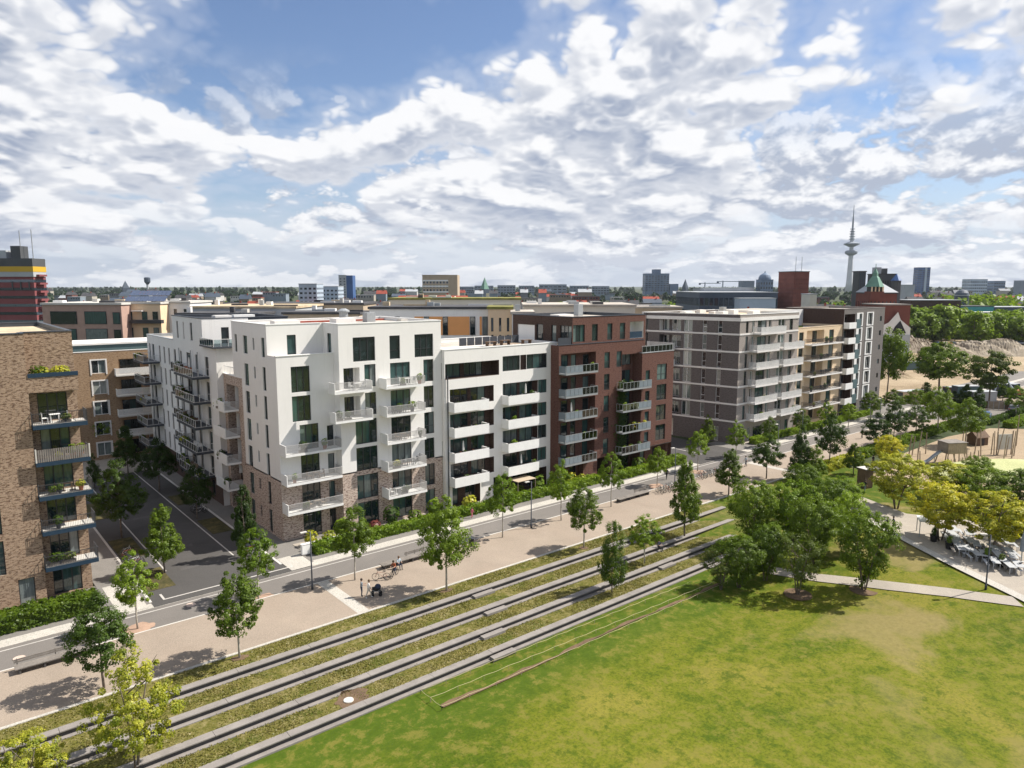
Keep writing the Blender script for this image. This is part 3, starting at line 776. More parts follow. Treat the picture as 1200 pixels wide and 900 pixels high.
for k in range(1, 6):
    for (u0, L, dd) in ((18.2, 4.3, 1.3), (22.7, 8.4, 2.1), (1.0, 6.2, 2.4)):
        balcony(R, PW, -90, u0, FL[k], L, dd, 'steel'); note(PW, -90, u0, L, dd, FL[k], 'mix', 'white corner block')
for u in (19.0, 24.5, 27.5): 
    q = spot(PW, -90, u, 0, .3); MB().tube([(q.x, q.y, 3.4), (q.x, q.y, 19.4)], .07).build('downpipe', STEEL, R, -R.location)
# main front: seven storeys
P = (35.85, 73.2); L = 13.65; ops = []; opsb = []
for k in range(7):
    z = FL[k]; dst = opsb if k < 2 else ops; h = 2.62 if k == 6 else 2.85
    if k == 6: dst += [(1.75, 4.55, z-.2, z+2.55, W3()), (6.45, 7.85, z-.2, z+2.55, W1(rail=True)), (9.85, 12.5, z-.2, z+2.55, W3(rail=True))]
    else:
        if k in (4, 5): dst += [(3.1, 4.55, z+.05, z+2.65, W2()), (.5, 2.5, z-.05, z+2.4, dict(depth=1.2, side=WHITE, back=WHITE, ops=[(.3, 1.8, .05, 2.3, W2())]))]
        else: dst += [(1.8, 4.55, z, z+h, W3(gm=GLASS_T))]
        dst += [(6.45, 9.15, z, z+2.6, W3()), (11.05, 12.5, z, z+2.7, W2(rail=True))]
wall(R, P, 0, L, -.06, 6.85, B_LIGHT, opsb); wall(R, P, 0, L, 6.85, 23.8, WHITE, ops)
for k in range(1, 6):
    balcony(R, P, 0, 4.95, FL[k]+.02, 5.3, 1.65, 'white_bar'); note(P, 0, 4.95, 5.3, 1.65, FL[k]+.02, 'mix', 'white corner block')
for k in (4, 5):
    balcony(R, P, 0, -1.35, FL[k], 4.6, 1.5, 'white_panel_end'); note(P, 0, -1.3, 4.6, 1.5, FL[k], 'mix', 'white corner block')
# its return faces
wall(R, (35.85, 77.0), -90, 3.8, 20.15, 23.8, WHITE, [(1.0, 2.0, 20.3, 22.7, W1(sill=False))]); wall(R, (35.85, 74.6), -90, 1.4, -.06, 6.85, B_LIGHT); wall(R, (35.85, 74.6), -90, 1.4, 6.85, 20.15, WHITE)
wall(R, (49.5, 73.2), 90, 15, -.06, 23.8, WHITE)
roof(R, [(35.85, 73.2), (49.5, 73.2), (49.5, 88), (29.25, 88.1), (29.25, 77.0), (35.85, 77.0)], 23.8, ROOF_GRAVEL, WHITE_PAINT)
roof(R, [(28.45, 96.9), (40, 96.9), (40, 110.8), (28.45, 110.8)], 23.8, ROOF_DARK, SLATE)
wall(R, (40, 96.9), 90, 14, 20, 23.8, WHITE); wall(R, (40, 110.8), 180, 11.5, 20, 23.8, WHITE)
roof(R, [(28.45, 110.85), (40, 110.85), (40, 126), (28.45, 126)], 20.3, ROOF_GRAVEL, STEEL)
wall(R, (40, 91.9), 90, 34.1, -.06, 20.3, WHITE); wall(R, (40, 126), 180, 11.55, -.06, 20.3, WHITE); wall(R, (49.5, 88.1), 180, 20.2, 5, 23.8, WHITE)
# roof fittings
for (x, y, w, d, h, m) in ((39, 80, 2.6, 1.8, .7, BAND), (44.5, 82.5, 1.2, 1.2, 1.2, STEEL), (33, 84, 3.2, 1.4, .45, BAND), (46.5, 77.5, 1.0, 1.0, .5, CONC_L), (31.5, 101, 2.2, 1.6, .6, BAND), (35, 104, 3.0, 1.2, .5, WHITE_PAINT), (33, 118, 2.2, 1.2, .6, BAND)):
    zz = 23.4 if y < 111 else 19.9
    wbuild(MB().box(x, x+w, y, y+d, zz+.001, zz+h), 'roof_hatch', m, R)
for (x, y) in ((42.0, 84.0),): wbuild(MB().lathe([(.55, 0), (.55, 1.3), (.75, 1.3), (.75, 1.5), (.3, 1.75)], 12, (x, y, 23.4)), 'roof_vent', STEEL, R)
for (x0, x1, y) in ((36.5, 48.5, 75.6), (37, 49, 86)): wbuild(MB().box(x0, x1, y, y+.4, 23.41, 23.62), 'roof_duct', TILE_RED if y > 80 else ROOF_TAN, R)

# ================================================================== white block with boxed balconies
R = empty('apartment_block', (49.5, 72.6, 0), 'white six storey apartment block with solid white boxed balconies and brown loggias', 'building')
P = (49.55, 72.6); L = 19.0; FD = [.1+3.17*k for k in range(6)]
ops = []
for k in range(6):
    z = FD[k]
    if k == 0:
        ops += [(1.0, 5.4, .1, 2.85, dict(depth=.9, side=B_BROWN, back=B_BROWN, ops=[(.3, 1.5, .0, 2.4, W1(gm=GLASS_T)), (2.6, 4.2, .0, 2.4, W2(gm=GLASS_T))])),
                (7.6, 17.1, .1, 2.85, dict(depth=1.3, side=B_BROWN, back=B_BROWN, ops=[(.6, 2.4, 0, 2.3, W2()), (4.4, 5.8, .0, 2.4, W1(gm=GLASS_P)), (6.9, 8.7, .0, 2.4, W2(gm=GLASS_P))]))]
    elif k < 5:
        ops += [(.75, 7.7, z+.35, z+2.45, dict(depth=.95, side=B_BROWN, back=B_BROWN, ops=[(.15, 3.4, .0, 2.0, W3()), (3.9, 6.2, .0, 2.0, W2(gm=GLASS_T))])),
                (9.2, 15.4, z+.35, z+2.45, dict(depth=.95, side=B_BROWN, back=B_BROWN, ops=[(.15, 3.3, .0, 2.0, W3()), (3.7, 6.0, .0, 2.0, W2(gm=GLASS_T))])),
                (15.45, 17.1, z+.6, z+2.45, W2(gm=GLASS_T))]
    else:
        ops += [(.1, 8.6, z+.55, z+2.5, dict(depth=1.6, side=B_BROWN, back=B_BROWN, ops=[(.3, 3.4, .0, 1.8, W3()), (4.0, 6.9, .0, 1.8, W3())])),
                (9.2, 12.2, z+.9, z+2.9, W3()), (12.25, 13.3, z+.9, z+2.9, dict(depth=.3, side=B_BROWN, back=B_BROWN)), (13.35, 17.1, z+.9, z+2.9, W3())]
wall(R, P, 0, L, -.06, 20.2, WHITE, ops)
for k in range(1, 5):
    for u0, LL in ((.4, 5.4), (9.0, 5.4)):
        balcony(R, P, 0, u0, FD[k]+.0, LL, 1.45, 'white_box'); note(P, 0, u0, LL, 1.45, FD[k], 'mix', 'boxed balcony block')
wbuild(MB().tube([(49.9, 72.45, .1), (49.9, 72.45, 17.0)], .08), 'downpipe', SLATE, R)
wall(R, (49.55, 73.2), -90, .6, -.06, 20.2, WHITE); wall(R, (68.55, 72.6), 90, 14, -.06, 20.2, WHITE)
roof(R, [(49.55, 72.6), (68.55, 72.6), (68.55, 88), (49.55, 88)], 20.2, ROOF_GRAVEL, WHITE_PAINT, h=.55)
solid(R, 'roof_deck', WOOD, 57, 68, 74.5, 80, 19.66, 19.8); solid(R, 'roof_bed', CONC_L, 50.2, 56, 74, 76.2, 19.66, 19.95); solid(R, 'roof_bed', BAND, 50.5, 60, 77, 77.8, 19.66, 20.0)
for x in np.arange(57.2, 67.5, 1.35): solid(R, 'deck_screen', SLATE, x, x+1.2, 80.1, 80.16, 19.8, 20.9)
for x, y in ((59, 76), (62.3, 77), (65, 75.6)):
    wbuild(MB().box(x, x+1.6, y, y+.8, 20.45, 20.52).box(x+.1, x+.18, y+.1, y+.7, 19.8, 20.45).box(x+1.4, x+1.48, y+.1, y+.7, 19.8, 20.45), 'deck_table', WOOD_D, R)

# ================================================================== red brown brick block
R = empty('apartment_block', (67.3, 71.0, 0), 'red brown brick apartment block with grey metal balconies and a stepped penthouse', 'building')
P = (67.35, 71.0); FE = [.1+3.2*k for k in range(7)]; ops = []
for k in range(6):
    z = FE[k]
    if k: ops.append((.4, 7.3, z-.05, z+2.6, dict(depth=1.3, side=B_RED, back=B_RED, ops=[(.2, 2.6, .0, 2.3, W2()), (3.2, 4.2, .0, 2.3, W1(gm=GLASS_T)), (5.6, 6.8, .0, 2.2, W1(gm=GLASS_T))])))
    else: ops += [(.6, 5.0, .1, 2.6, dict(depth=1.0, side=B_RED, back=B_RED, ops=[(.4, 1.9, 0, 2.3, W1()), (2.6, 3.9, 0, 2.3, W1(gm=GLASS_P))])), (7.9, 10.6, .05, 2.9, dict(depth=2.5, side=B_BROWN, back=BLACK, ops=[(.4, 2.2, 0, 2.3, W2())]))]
    if k: ops.append((9.1, 10.25, z, z+2.35, W1(gm=GLASS_T, kind='french')))
    if k >= 5: ops.append((11.7, 12.85, z, z+2.35, W1(kind='french')))
wall(R, P, 0, 12.9, -.06, 19.9, B_RED, ops)
# recessed bay between the two parts
ops = []
for k in range(6):
    z = FE[k]; ops.append((.4, 3.6, z, z+2.4, W3()))
wall(R, (80.25, 72.4), 0, 4.0, -.06, 17.9, B_RED, ops); wall(R, (80.25, 71), 90, 1.4, -.06, 17.9, B_RED); wall(R, (84.25, 72.4), -90, 1.9, -.06, 17.9, B_RED)
wall(R, (80.25, 71.0), 0, 5.2, 17.9, 19.9, B_RED)
P2 = (84.25, 70.5); ops = []
for k in range(1, 5):
    z = FE[k]; ops += [(.9, 1.9, z, z+2.3, W1()), (3.6, 6.0, z+.55, z+3.05, W2(gm=GLASS_T, rail=True))]
wall(R, P2, 0, 7.65, 3.2, 17.9, B_RED, ops)
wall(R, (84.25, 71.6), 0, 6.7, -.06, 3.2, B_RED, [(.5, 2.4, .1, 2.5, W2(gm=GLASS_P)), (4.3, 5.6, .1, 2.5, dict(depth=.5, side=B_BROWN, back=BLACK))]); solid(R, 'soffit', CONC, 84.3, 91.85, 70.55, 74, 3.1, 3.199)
solid(R, 'pier', B_RED, 91.0, 91.8, 70.9, 71.7, 0, 3.09)
wall(R, (91.9, 70.5), 90, 14, -.06, 17.9, B_RED)
for k in range(1, 6):
    balcony(R, P, 0, .05, FE[k]+.02, 6.3, 1.4, 'grey_half'); note(P, 0, .05, 6.3, 1.4, FE[k], 'mix', 'red brown brick block')
for k in range(1, 5):
    balcony(R, (80.25, 70.5), 0, -1.6, FE[k]+.02, 6.4, 1.3, 'grey_half_right'); note((80.25, 70.5), 0, -1.6, 6.4, 1.3, FE[k], 'lush', 'red brown brick block')
for k in range(1, 5): solid(R, 'balcony_floor', STEEL, 80.3, 84.2, 70.45, 72.3, FE[k]-.18, FE[k])
# penthouse
ops = [(.15, 2.45, 20.2, 22.6, W3(gm=GLASS_T)), (3.9, 5.1, 20.2, 22.6, W1(gm=GLASS_T)), (7.1, 8.15, 20.2, 22.6, W1(kind='french')), (9.8, 10.95, 20.2, 22.6, W1(kind='french')),
       (12.0, 15.1, 20.2, 22.7, dict(depth=1.8, side=WHITE, back=WHITE))]
wall(R, (70.0, 71.12), 0, 15.6, 19.9, 23.7, B_RED, ops)
wall(R, (70.0, 84.0), -90, 12.88, 19.9, 23.7, B_BROWN, [(5.4, 6.8, 20.1, 22.5, W1()), (8.6, 9.6, 20.1, 22.5, W1(gm=GLASS_P)), (10.4, 12.7, 20.1, 22.5, W3(gm=GLASS_P)), (1.2, 5.0, 20.1, 22.3, dict(depth=.12, side=WHITE, back=WHITE))])  # flank in darker brick than the front: its shade is put into the colour
solid(R, 'loggia_panel', BLUE_STEEL, 82.1, 84.9, 71.2, 71.26, 20.2, 21.2)
wall(R, (85.6, 71.12), 90, 13, 19.9, 23.7, B_RED)
roof(R, [(70.0, 71.12), (85.6, 71.12), (85.6, 84), (70.0, 84)], 23.7, ROOF_GRAVEL, SLATE)
roof(R, [(84.25, 70.5), (91.9, 70.5), (91.9, 84), (84.25, 84)], 17.9, CONC_L, STEEL, h=.25)
b = MB(); b.box(84.3, 91.8, 70.65, 70.7, 18.9, 18.96)
for x in np.arange(84.4, 91.8, .95): b.box(x, x+.04, 70.65, 70.69, 17.95, 18.9)
wbuild(b, 'terrace_railing', STEEL, R); solid(R, 'glass_panel', CLEAR, 84.4, 91.7, 70.67, 70.685, 18.0, 18.85)
solid(R, 'penthouse_terrace_rail', SLATE, 67.4, 69.9, 71.2, 71.26, 20.0, 20.9)
wall(R, (67.35, 71.0), -90, .001, 0, 1, B_RED); wall(R, (67.35, 72.6), -90, 1.6, -.06, 19.9, B_RED)
roof(R, [(67.35, 71.0), (85.4, 71.0), (85.4, 73), (67.35, 73)], 19.92, CONC, SLATE, h=.3, skip=(1, 2, 3)); solid(R, 'roof_chimney', STEEL, 79.0, 80.0, 79, 80, 23.4, 25.2); solid(R, 'roof_hatch', BAND, 74, 77, 78, 80, 23.31, 23.75)
wall(R, (91.9, 84), 180, 24, -.06, 17.9, B_RED)

# ================================================================== taupe brick block with white bands
R = empty('apartment_block', (110.8, 71.0, 0), 'taupe brick apartment block with white storey bands, standing at the second side street corner', 'building')
AF = 100.6; UF = Vector((math.cos(math.radians(AF)), math.sin(math.radians(AF)))); LF = 19.4
PF = (110.8+UF.x*LF, 71+UF.y*LF); aF = AF-180
BZ = [4.0+3.11*k for k in range(6)] + [23.0]
ops = []
for k in range(7):
    z = .15 if k == 0 else BZ[k-1]+.18; h = 2.65
    def cu(t0, t1): return (LF-t1, LF-t0)
    fw = dict(fm=FRAME_W, gm=GLASS_P)
    for t0, t1, n in ((3.2, 4.0, 1), (6.1, 6.9, 1)):
        if k or t0 < 4: u = cu(t0, t1); ops.append((*u, z, z+h, dict(n=n, rail=True, sill=False, **fw)))
    if k: u = cu(8.9, 10.6); ops.append((*u, z, z+h, dict(n=2, sill=False, **fw)))
    if k: u = cu(18.0, 18.8); ops.append((*u, z, z+h, dict(n=1, sill=False, **fw)))
    if k: u = cu(11.2, 15.6); ops.append((*u, z, z+2.35, dict(depth=1.4, side=BAND if k == 6 else B_GREY, back=B_GREY, ops=[(.2, 1.3, 0, 2.2, dict(n=1, sill=False, **fw)), (1.9, 3.9, 0, 2.2, dict(n=2, sill=False, **fw))])))
    else: u = cu(12.2, 17.8); ops.append((*u, .1, 3.3, dict(depth=2.2, side=BAND, back=BAND, ops=[(.5, 2.4, 0, 2.6, W2())])))
wall(R, PF, aF, LF, -.06, 23.0, B_GREY, ops)
for k in range(1, 6): 
    balcony(R, PF, aF, LF-17.6, BZ[k-1]+.1, 5.4 if k > 3 else 4.4, 1.0 if k > 3 else .7, 'pale_bar'); note(PF, aF, LF-17.6, 4.4, .9, BZ[k-1]+.1, 'few', 'taupe banded block')
P = (110.8, 71.0); L = 19.9; ops = []
for k in range(7):
    z = .15 if k == 0 else BZ[k-1]+.18
    fw = dict(fm=FRAME_W, gm=GLASS_P, sill=False)
    ops += [(1.9, 2.7, z, z+2.5, W1(sill=False)), (3.9, 4.6, z, z+2.4, dict(n=1, **fw)), (5.6, 8.6, z, z+2.3, W2(sill=False) if k else W2()), (9.3, 10.3, z, z+2.4, dict(n=1, **fw)),
            (12.6, 15.0, z, z+2.4, dict(n=2, **fw)), (16.6, 17.8, z, z+2.3, W1(sill=False))]
wall(R, P, 0, L, -.06, 23.0, B_LGREY, ops)
for k in range(1, 7):
    balcony(R, P, 0, 3.2 if k < 6 else 4.2, BZ[k-1]+.13, 7.4 if k < 6 else 8.4, 1.65, 'pale_bar'); note(P, 0, 3.2, 7, 1.6, BZ[k-1]+.13, 'few', 'taupe banded block')
    if k < 6: balcony(R, P, 0, 12.2, BZ[k-1]+.13, 7.2, 1.65, 'pale_bar'); note(P, 0, 12.2, 7, 1.6, BZ[k-1]+.13, 'few', 'taupe banded block')
for z in BZ[:-1]:
    MB().box(-.02, LF+.02, -.07, .0-.004, -.17, .13).build('storey_band', BAND, R, Vector((PF[0], PF[1], z))-R.location, math.radians(aF))
    MB().box(.05, L, -.07, -.004, -.17, .125).build('storey_band', BAND, R, Vector((110.8, 71, z))-R.location, 0)
MB().box(-.02, LF+.04, -.11, .02, -1.15, -.55).build('cornice_band', BAND, R, Vector((PF[0], PF[1], 23.0))-R.location, math.radians(aF))
MB().box(.08, L, -.11, .02, -1.15, -.55).build('cornice_band', BAND, R, Vector((110.8, 71, 23.0))-R.location, 0)
wall(R, (130.7, 71), 90, 18, 5, 23.0, B_LGREY); wall(R, (130.7, 89), 180, 130.7-PF[0], 5, 23.0, B_GREY)
roof(R, [(110.8, 71), (130.7, 71), (130.7, 90), (PF[0], PF[1])], 23.0, ROOF_TAN, WHITE_PAINT)
for (x, y, w, d, h, m) in ((113, 76, 1.6, 1.6, .8, WHITE_PAINT), (116, 80, 2.4, 1.2, .6, BAND), (119.5, 78, 1.5, 1.5, .9, WHITE_PAINT), (122, 82, 1.0, 1.0, 1.3, STEEL), (124.5, 77, 2.4, 1.4, .6, WHITE_PAINT), (127, 83, 1.2, 1.2, .7, BAND), (114, 85, 3.0, 1.3, .5, WHITE_PAINT), (120, 86, 2.0, 1.0, .7, BAND)):
    wbuild(MB().box(x, x+w, y, y+d, 22.61, 22.6+h), 'roof_hatch', m, R)

# ================================================================== cream block
R = empty('apartment_block', (130.8, 71.0, 0), 'narrow cream brick apartment block with dark railed balconies', 'building')
P = (130.75, 71.15); L = 18.2; FG = [1.0+3.13*k for k in range(6)]; ops = []
for k in range(6):
    z = FG[k]+.1
    ops += [(.7, 2.4, z, z+2.3, W1(gm=GLASS)), (3.6, 10.5, z, z+2.5, dict(depth=1.2, side=B_CREAM, back=B_CREAM, ops=[(.5, 2.3, 0, 2.3, W2()), (4.4, 6.3, 0, 2.3, W2())])), (12.6, 14.6, z, z+2.4, W2())]
wall(R, P, 0, L, -.06, 19.9, B_CREAM, ops)
for k in range(1, 6): balcony(R, P, 0, 2.9, FG[k], 13.0, 1.6, 'dark_bar'); note(P, 0, 2.9, 13, 1.6, FG[k], 'mix', 'cream brick block')
roof(R, [(130.75, 71.15), (148.95, 71.15), (148.95, 86), (130.75, 86)], 19.9, ROOF_DARK, B_CREAM); wall(R, (148.95, 71.15), 90, 15, 10, 19.9, B_CREAM)
wall(R, (130.75, 80.0), 0, 18.2, 19.4, 23.0, WHITE); solid(R, 'penthouse_roof', ROOF_GRAVEL, 130.75, 148.9, 80.05, 92, 22.4, 22.9); solid(R, 'roof_bed', L_DEEP, 132, 138, 74, 75.2, 19.5, 19.95)

# ================================================================== dark grey block
R = empty('apartment_block', (149, 71.0, 0), 'slim dark grey apartment block with white framed window columns beside the building site', 'building')
P = (149.0, 71.0); L = 19.2; ops = []; FH = [3.3+3.2*k for k in range(6)]
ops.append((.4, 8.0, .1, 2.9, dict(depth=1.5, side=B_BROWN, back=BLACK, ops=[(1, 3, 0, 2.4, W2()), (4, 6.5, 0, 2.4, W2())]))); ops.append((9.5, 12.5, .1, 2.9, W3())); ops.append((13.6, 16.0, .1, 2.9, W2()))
for k in range(6):
    z = FH[k]
    ops += [(.3, 5.0, z+.1, z+2.8, dict(depth=1.6, side=B_BROWN, back=B_BROWN, ops=[(.5, 2.2, 0, 2.2, W2()), (2.9, 4.2, 0, 2.2, W1())])),  # recess in darker brick, shade painted into the colour
            (6.8, 8.0, z+.3, z+2.75, W1(fm=FRAME_W)), (10.9, 13.0, z+.3, z+2.85, W2(fm=FRAME_W)), (16.9, 17.9, z+.9, z+2.0, W1())]
wall(R, P, 0, L, -.06, 23.2, B_STONE, ops)
for k in range(6):
    z = FH[k]
    b = MB(); b.box(5.6, 6.75, -.1, -.004, z+.1, z+3.0); b.box(8.05, 8.5, -.1, -.004, z+.1, z+3.0); b.box(6.75, 8.05, -.1, -.004, z+2.8, z+3.0); b.box(6.75, 8.05, -.1, -.004, z+.1, z+.25); b.build('window_surround', WHITE_PAINT, R, (0, 0, 0))
    b = MB(); b.box(10.3, 10.85, -.1, -.004, z+.1, z+3.05); b.box(13.05, 13.6, -.1, -.004, z+.1, z+3.05); b.box(10.85, 13.05, -.1, -.004, z+2.88, z+3.05); b.box(10.85, 13.05, -.1, -.004, z+.1, z+.25); b.build('window_surround', WHITE_PAINT, R, (0, 0, 0))
    balcony(R, P, 0, .0, z+.15, 5.2, 1.2, 'white_teal')
wall(R, (149.0, 84), -90, 13, 15, 23.2, B_BROWN); wall(R, (168.2, 71), 90, 13, -.06, 23.2, B_STONE)  # left flank darker than the front, colour standing in for shade
roof(R, [(149, 71), (168.2, 71), (168.2, 84), (149, 84)], 23.2, ROOF_GRAVEL, CONC)

# ================================================================== sand brick block across the side street
R = empty('apartment_block', (10.7, 73.0, 0), 'sand coloured brick apartment block with dark blue balcony slabs at the side street corner', 'building')
P = (-14.0, 73.0); ops = []; LA = 20.95
for z0, z1 in ((.3, 2.7), (3.4, 6.4), (7.0, 9.6), (10.2, 12.4)):
    ops.append((LA-3.75, LA-2.75, z0, z1, W1(sill=False)) if z0 > 1 else (LA-2.0, LA-.8, z0, z1, W1(sill=False)))
    ops.append((LA-9, LA-7, z0, z1, W2()))
wall(R, P, 0, LA, -.06, 24.0, B_SAND, ops)
wall(R, (6.95, 74.3), 0, 3.75, -.06, 18.9, B_SAND, [(.7, 2.95, z, z+2.45, W3()) for z in (.15, 3.5, 6.75, 9.95, 13.0, 16.2)]); wall(R, (6.95, 73), 90, 1.3, -.06, 18.9, B_SAND)
wall(R, (6.95, 73.0), 0, 3.75, 18.9, 20.2, B_SAND); wall(R, (6.95, 74.6), 0, 3.75, 19.6, 24.0, B_SAND); solid(R, 'loggia_floor', CONC, 6.98, 10.65, 73.1, 74.58, 18.86, 19.6)
solid(R, 'loggia_pier', BLUE_STEEL, 6.98, 10.72, 72.95, 73.06, 20.2, 20.55)
wall(R, (6.95, 73), 90, 1.6, 20.2, 24.0, B_SAND); wall(R, (10.7, 73.0), 90, 1.3, 18.9, 20.2, B_SAND); wall(R, (10.7, 74.3), 90, 20, -.06, 19.6, B_SAND); wall(R, (10.7, 74.6), 90, 20, 19.6, 24, B_SAND)
for i, z in enumerate((3.38, 6.65, 9.8, 12.85, 16.1)):
    balcony(R, (6.95, 74.3), 0, .03, z, 4.1, 1.85, 'blue_slats' if i == 3 else 'blue'); note((6.95, 74.3), 0, .3, 3.6, 1.75, z, 'big', 'sand brick block')
note((6.95, 74.6), 0, .3, 3.3, 1.4, 19.7, 'yellow', 'sand brick block')
roof(R, [(-14, 73.0), (6.95, 73.0), (6.95, 74.6), (10.7, 74.6), (10.7, 95), (-14, 95)], 24.0, ROOF_TAN, SLATE); wbuild(MB().box(2.0, 4.6, 74.2, 75.6, 23.6, 24.15), 'roof_hatch', SLATE, R)
# ================================================================== ochre brick block at the end of the side street
R = empty('apartment_block', (18, 130, 0), 'ochre brick block with white slatted balconies at the end of the side street', 'building')
P = (14.0, 130.0); ops = []; FB = [.3+3.35*k for k in range(6)]
for k in range(5):
    z = FB[k]
    ops += [(7.0, 9.0, z+.4, z+2.5, dict(n=2, fm=FRAME_W, gm=GLASS_P)), (10.9, 15.6, z, z+2.5, dict(depth=1.2, side=B_OCHRE, back=B_OCHRE, ops=[(.4, 3.4, 0, 2.3, W3())])), (2.6, 4.4, z+.4, z+2.5, dict(n=2, fm=FRAME_W, gm=GLASS_P))]
wall(R, P, 0, 22, -.06, 17.6, B_OCHRE, ops)
for k in range(1, 5): balcony(R, P, 0, 10.2, FB[k], 6.2, 1.3, 'slat_white'); note(P, 0, 10.2, 6, 1.2, FB[k], 'few', 'ochre brick block')
for k in range(5):
    for u in (7.0, 2.6):
        b = MB(); w = 2.0 if u == 7.0 else 1.8
        b.box(u-.2, u-.01, -.08, -.004, FB[k]+.2, FB[k]+2.7); b.box(u+w+.01, u+w+.2, -.08, -.004, FB[k]+.2, FB[k]+2.7); b.box(u-.01, u+w+.01, -.08, -.004, FB[k]+2.51, FB[k]+2.7); b.build('window_surround', BAND, R, Vector((P[0], P[1], 0))-R.location)
wall(R, (14.0, 140), -90, 10, -.06, 17.6, B_LIGHT)
solid(R, 'attic', TEAL_PANEL, 14.4, 36, 131, 140, 17.2, 18.6); solid(R, 'attic_cap', BAND, 14.2, 36, 130.8, 140, 18.61, 18.9); roof(R, [(14, 130), (36, 130), (36, 131.5), (14, 131.5)], 17.6, ROOF_GREEN, BAND)
# ------------------------------------------------------------------ foliage
def leaf_mesh(name, pts, nrm, size, mat, rng, bend=.3):
    """one small folded leaf spray (two triangles pairs) at every point"""
    n = len(pts); nrm = nrm/np.maximum(np.linalg.norm(nrm, axis=1, keepdims=True), 1e-6)
    up = rng.normal(size=(n, 3)); t = np.cross(nrm, up); t /= np.maximum(np.linalg.norm(t, axis=1, keepdims=True), 1e-6); bt = np.cross(nrm, t)
    s = size*rng.uniform(.6, 1.35, (n, 1)); w = s*rng.uniform(.45, .7, (n, 1))
    tip = pts + t*s*.6; tail = pts - t*s*.6; l = pts + bt*w - nrm*s*bend; r = pts - bt*w - nrm*s*bend
    v = np.stack([tail, r, tip, l], 1).reshape(-1, 3)
    me = bpy.data.meshes.new(name); me.vertices.add(4*n); me.vertices.foreach_set('co', v.ravel().astype(np.float32))
    me.loops.add(4*n); me.loops.foreach_set('vertex_index', np.arange(4*n, dtype=np.int32))
    me.polygons.add(n); me.polygons.foreach_set('loop_start', np.arange(0, 4*n, 4, dtype=np.int32)); me.polygons.foreach_set('loop_total', np.full(n, 4, dtype=np.int32))
    me.materials.append(mat); me.update(calc_edges=True); me.validate(); return me
def crown_points(rng, shape, n_clump, n_leaf, spread, profile):
    """clumps of leaves through a crown; profile(t) = relative radius at height t (0..1); crown box is 1 x 1 x 1"""
    P = []; N = []
    for i in range(n_clump):
        for _ in range(30):
            t = rng.uniform(0, 1); a = rng.uniform(0, 2*math.pi); r = math.sqrt(rng.uniform(.12, 1))
            if rng.uniform() < profile(t)**1.2+.05: break
        R = .5*profile(t)*r*rng.uniform(.82, 1.12); c = np.array([R*math.cos(a), R*math.sin(a), t])
        m = int(n_leaf*rng.uniform(.6, 1.4)); sp = spread*rng.uniform(.6, 1.35)
        q = rng.normal(size=(m, 3)); q /= np.linalg.norm(q, axis=1, keepdims=True); q *= rng.uniform(.25, 1, (m, 1))**.5
        out = np.array([c[0], c[1], (t-.45)*.7]); out = out/(np.linalg.norm(out)+1e-6)
        P.append(c+q*sp*np.array([1, 1, .8])); N.append(q+out*.6+np.array([0, 0, .5])+rng.normal(size=(m, 3))*.35)
    return np.concatenate(P), np.concatenate(N)
PROFILES = {
    'egg': lambda t: max(.0, math.sin(math.pi*min(1, (t*.90+.09))**.70))**.85,
    'cone': lambda t: (1-t)**.75*min(1, (t+.06)*5)*.95+.06,
    'round': lambda t: max(.02, 1-(2*t-1)**2)**.5,
    'column': lambda t: (max(.02, 1-(2*t-1)**4))**.5*(1-.35*t),
    'vase': lambda t: min(1, .25+t*1.35)*max(.02, 1-max(0, (t-.72)/.28)**2)**.5,
    'umbrella': lambda t: min(1, .45+t*1.0)*max(.03, 1-max(0, (t-.6)/.4)**2)**.5,
}
_protos = {}
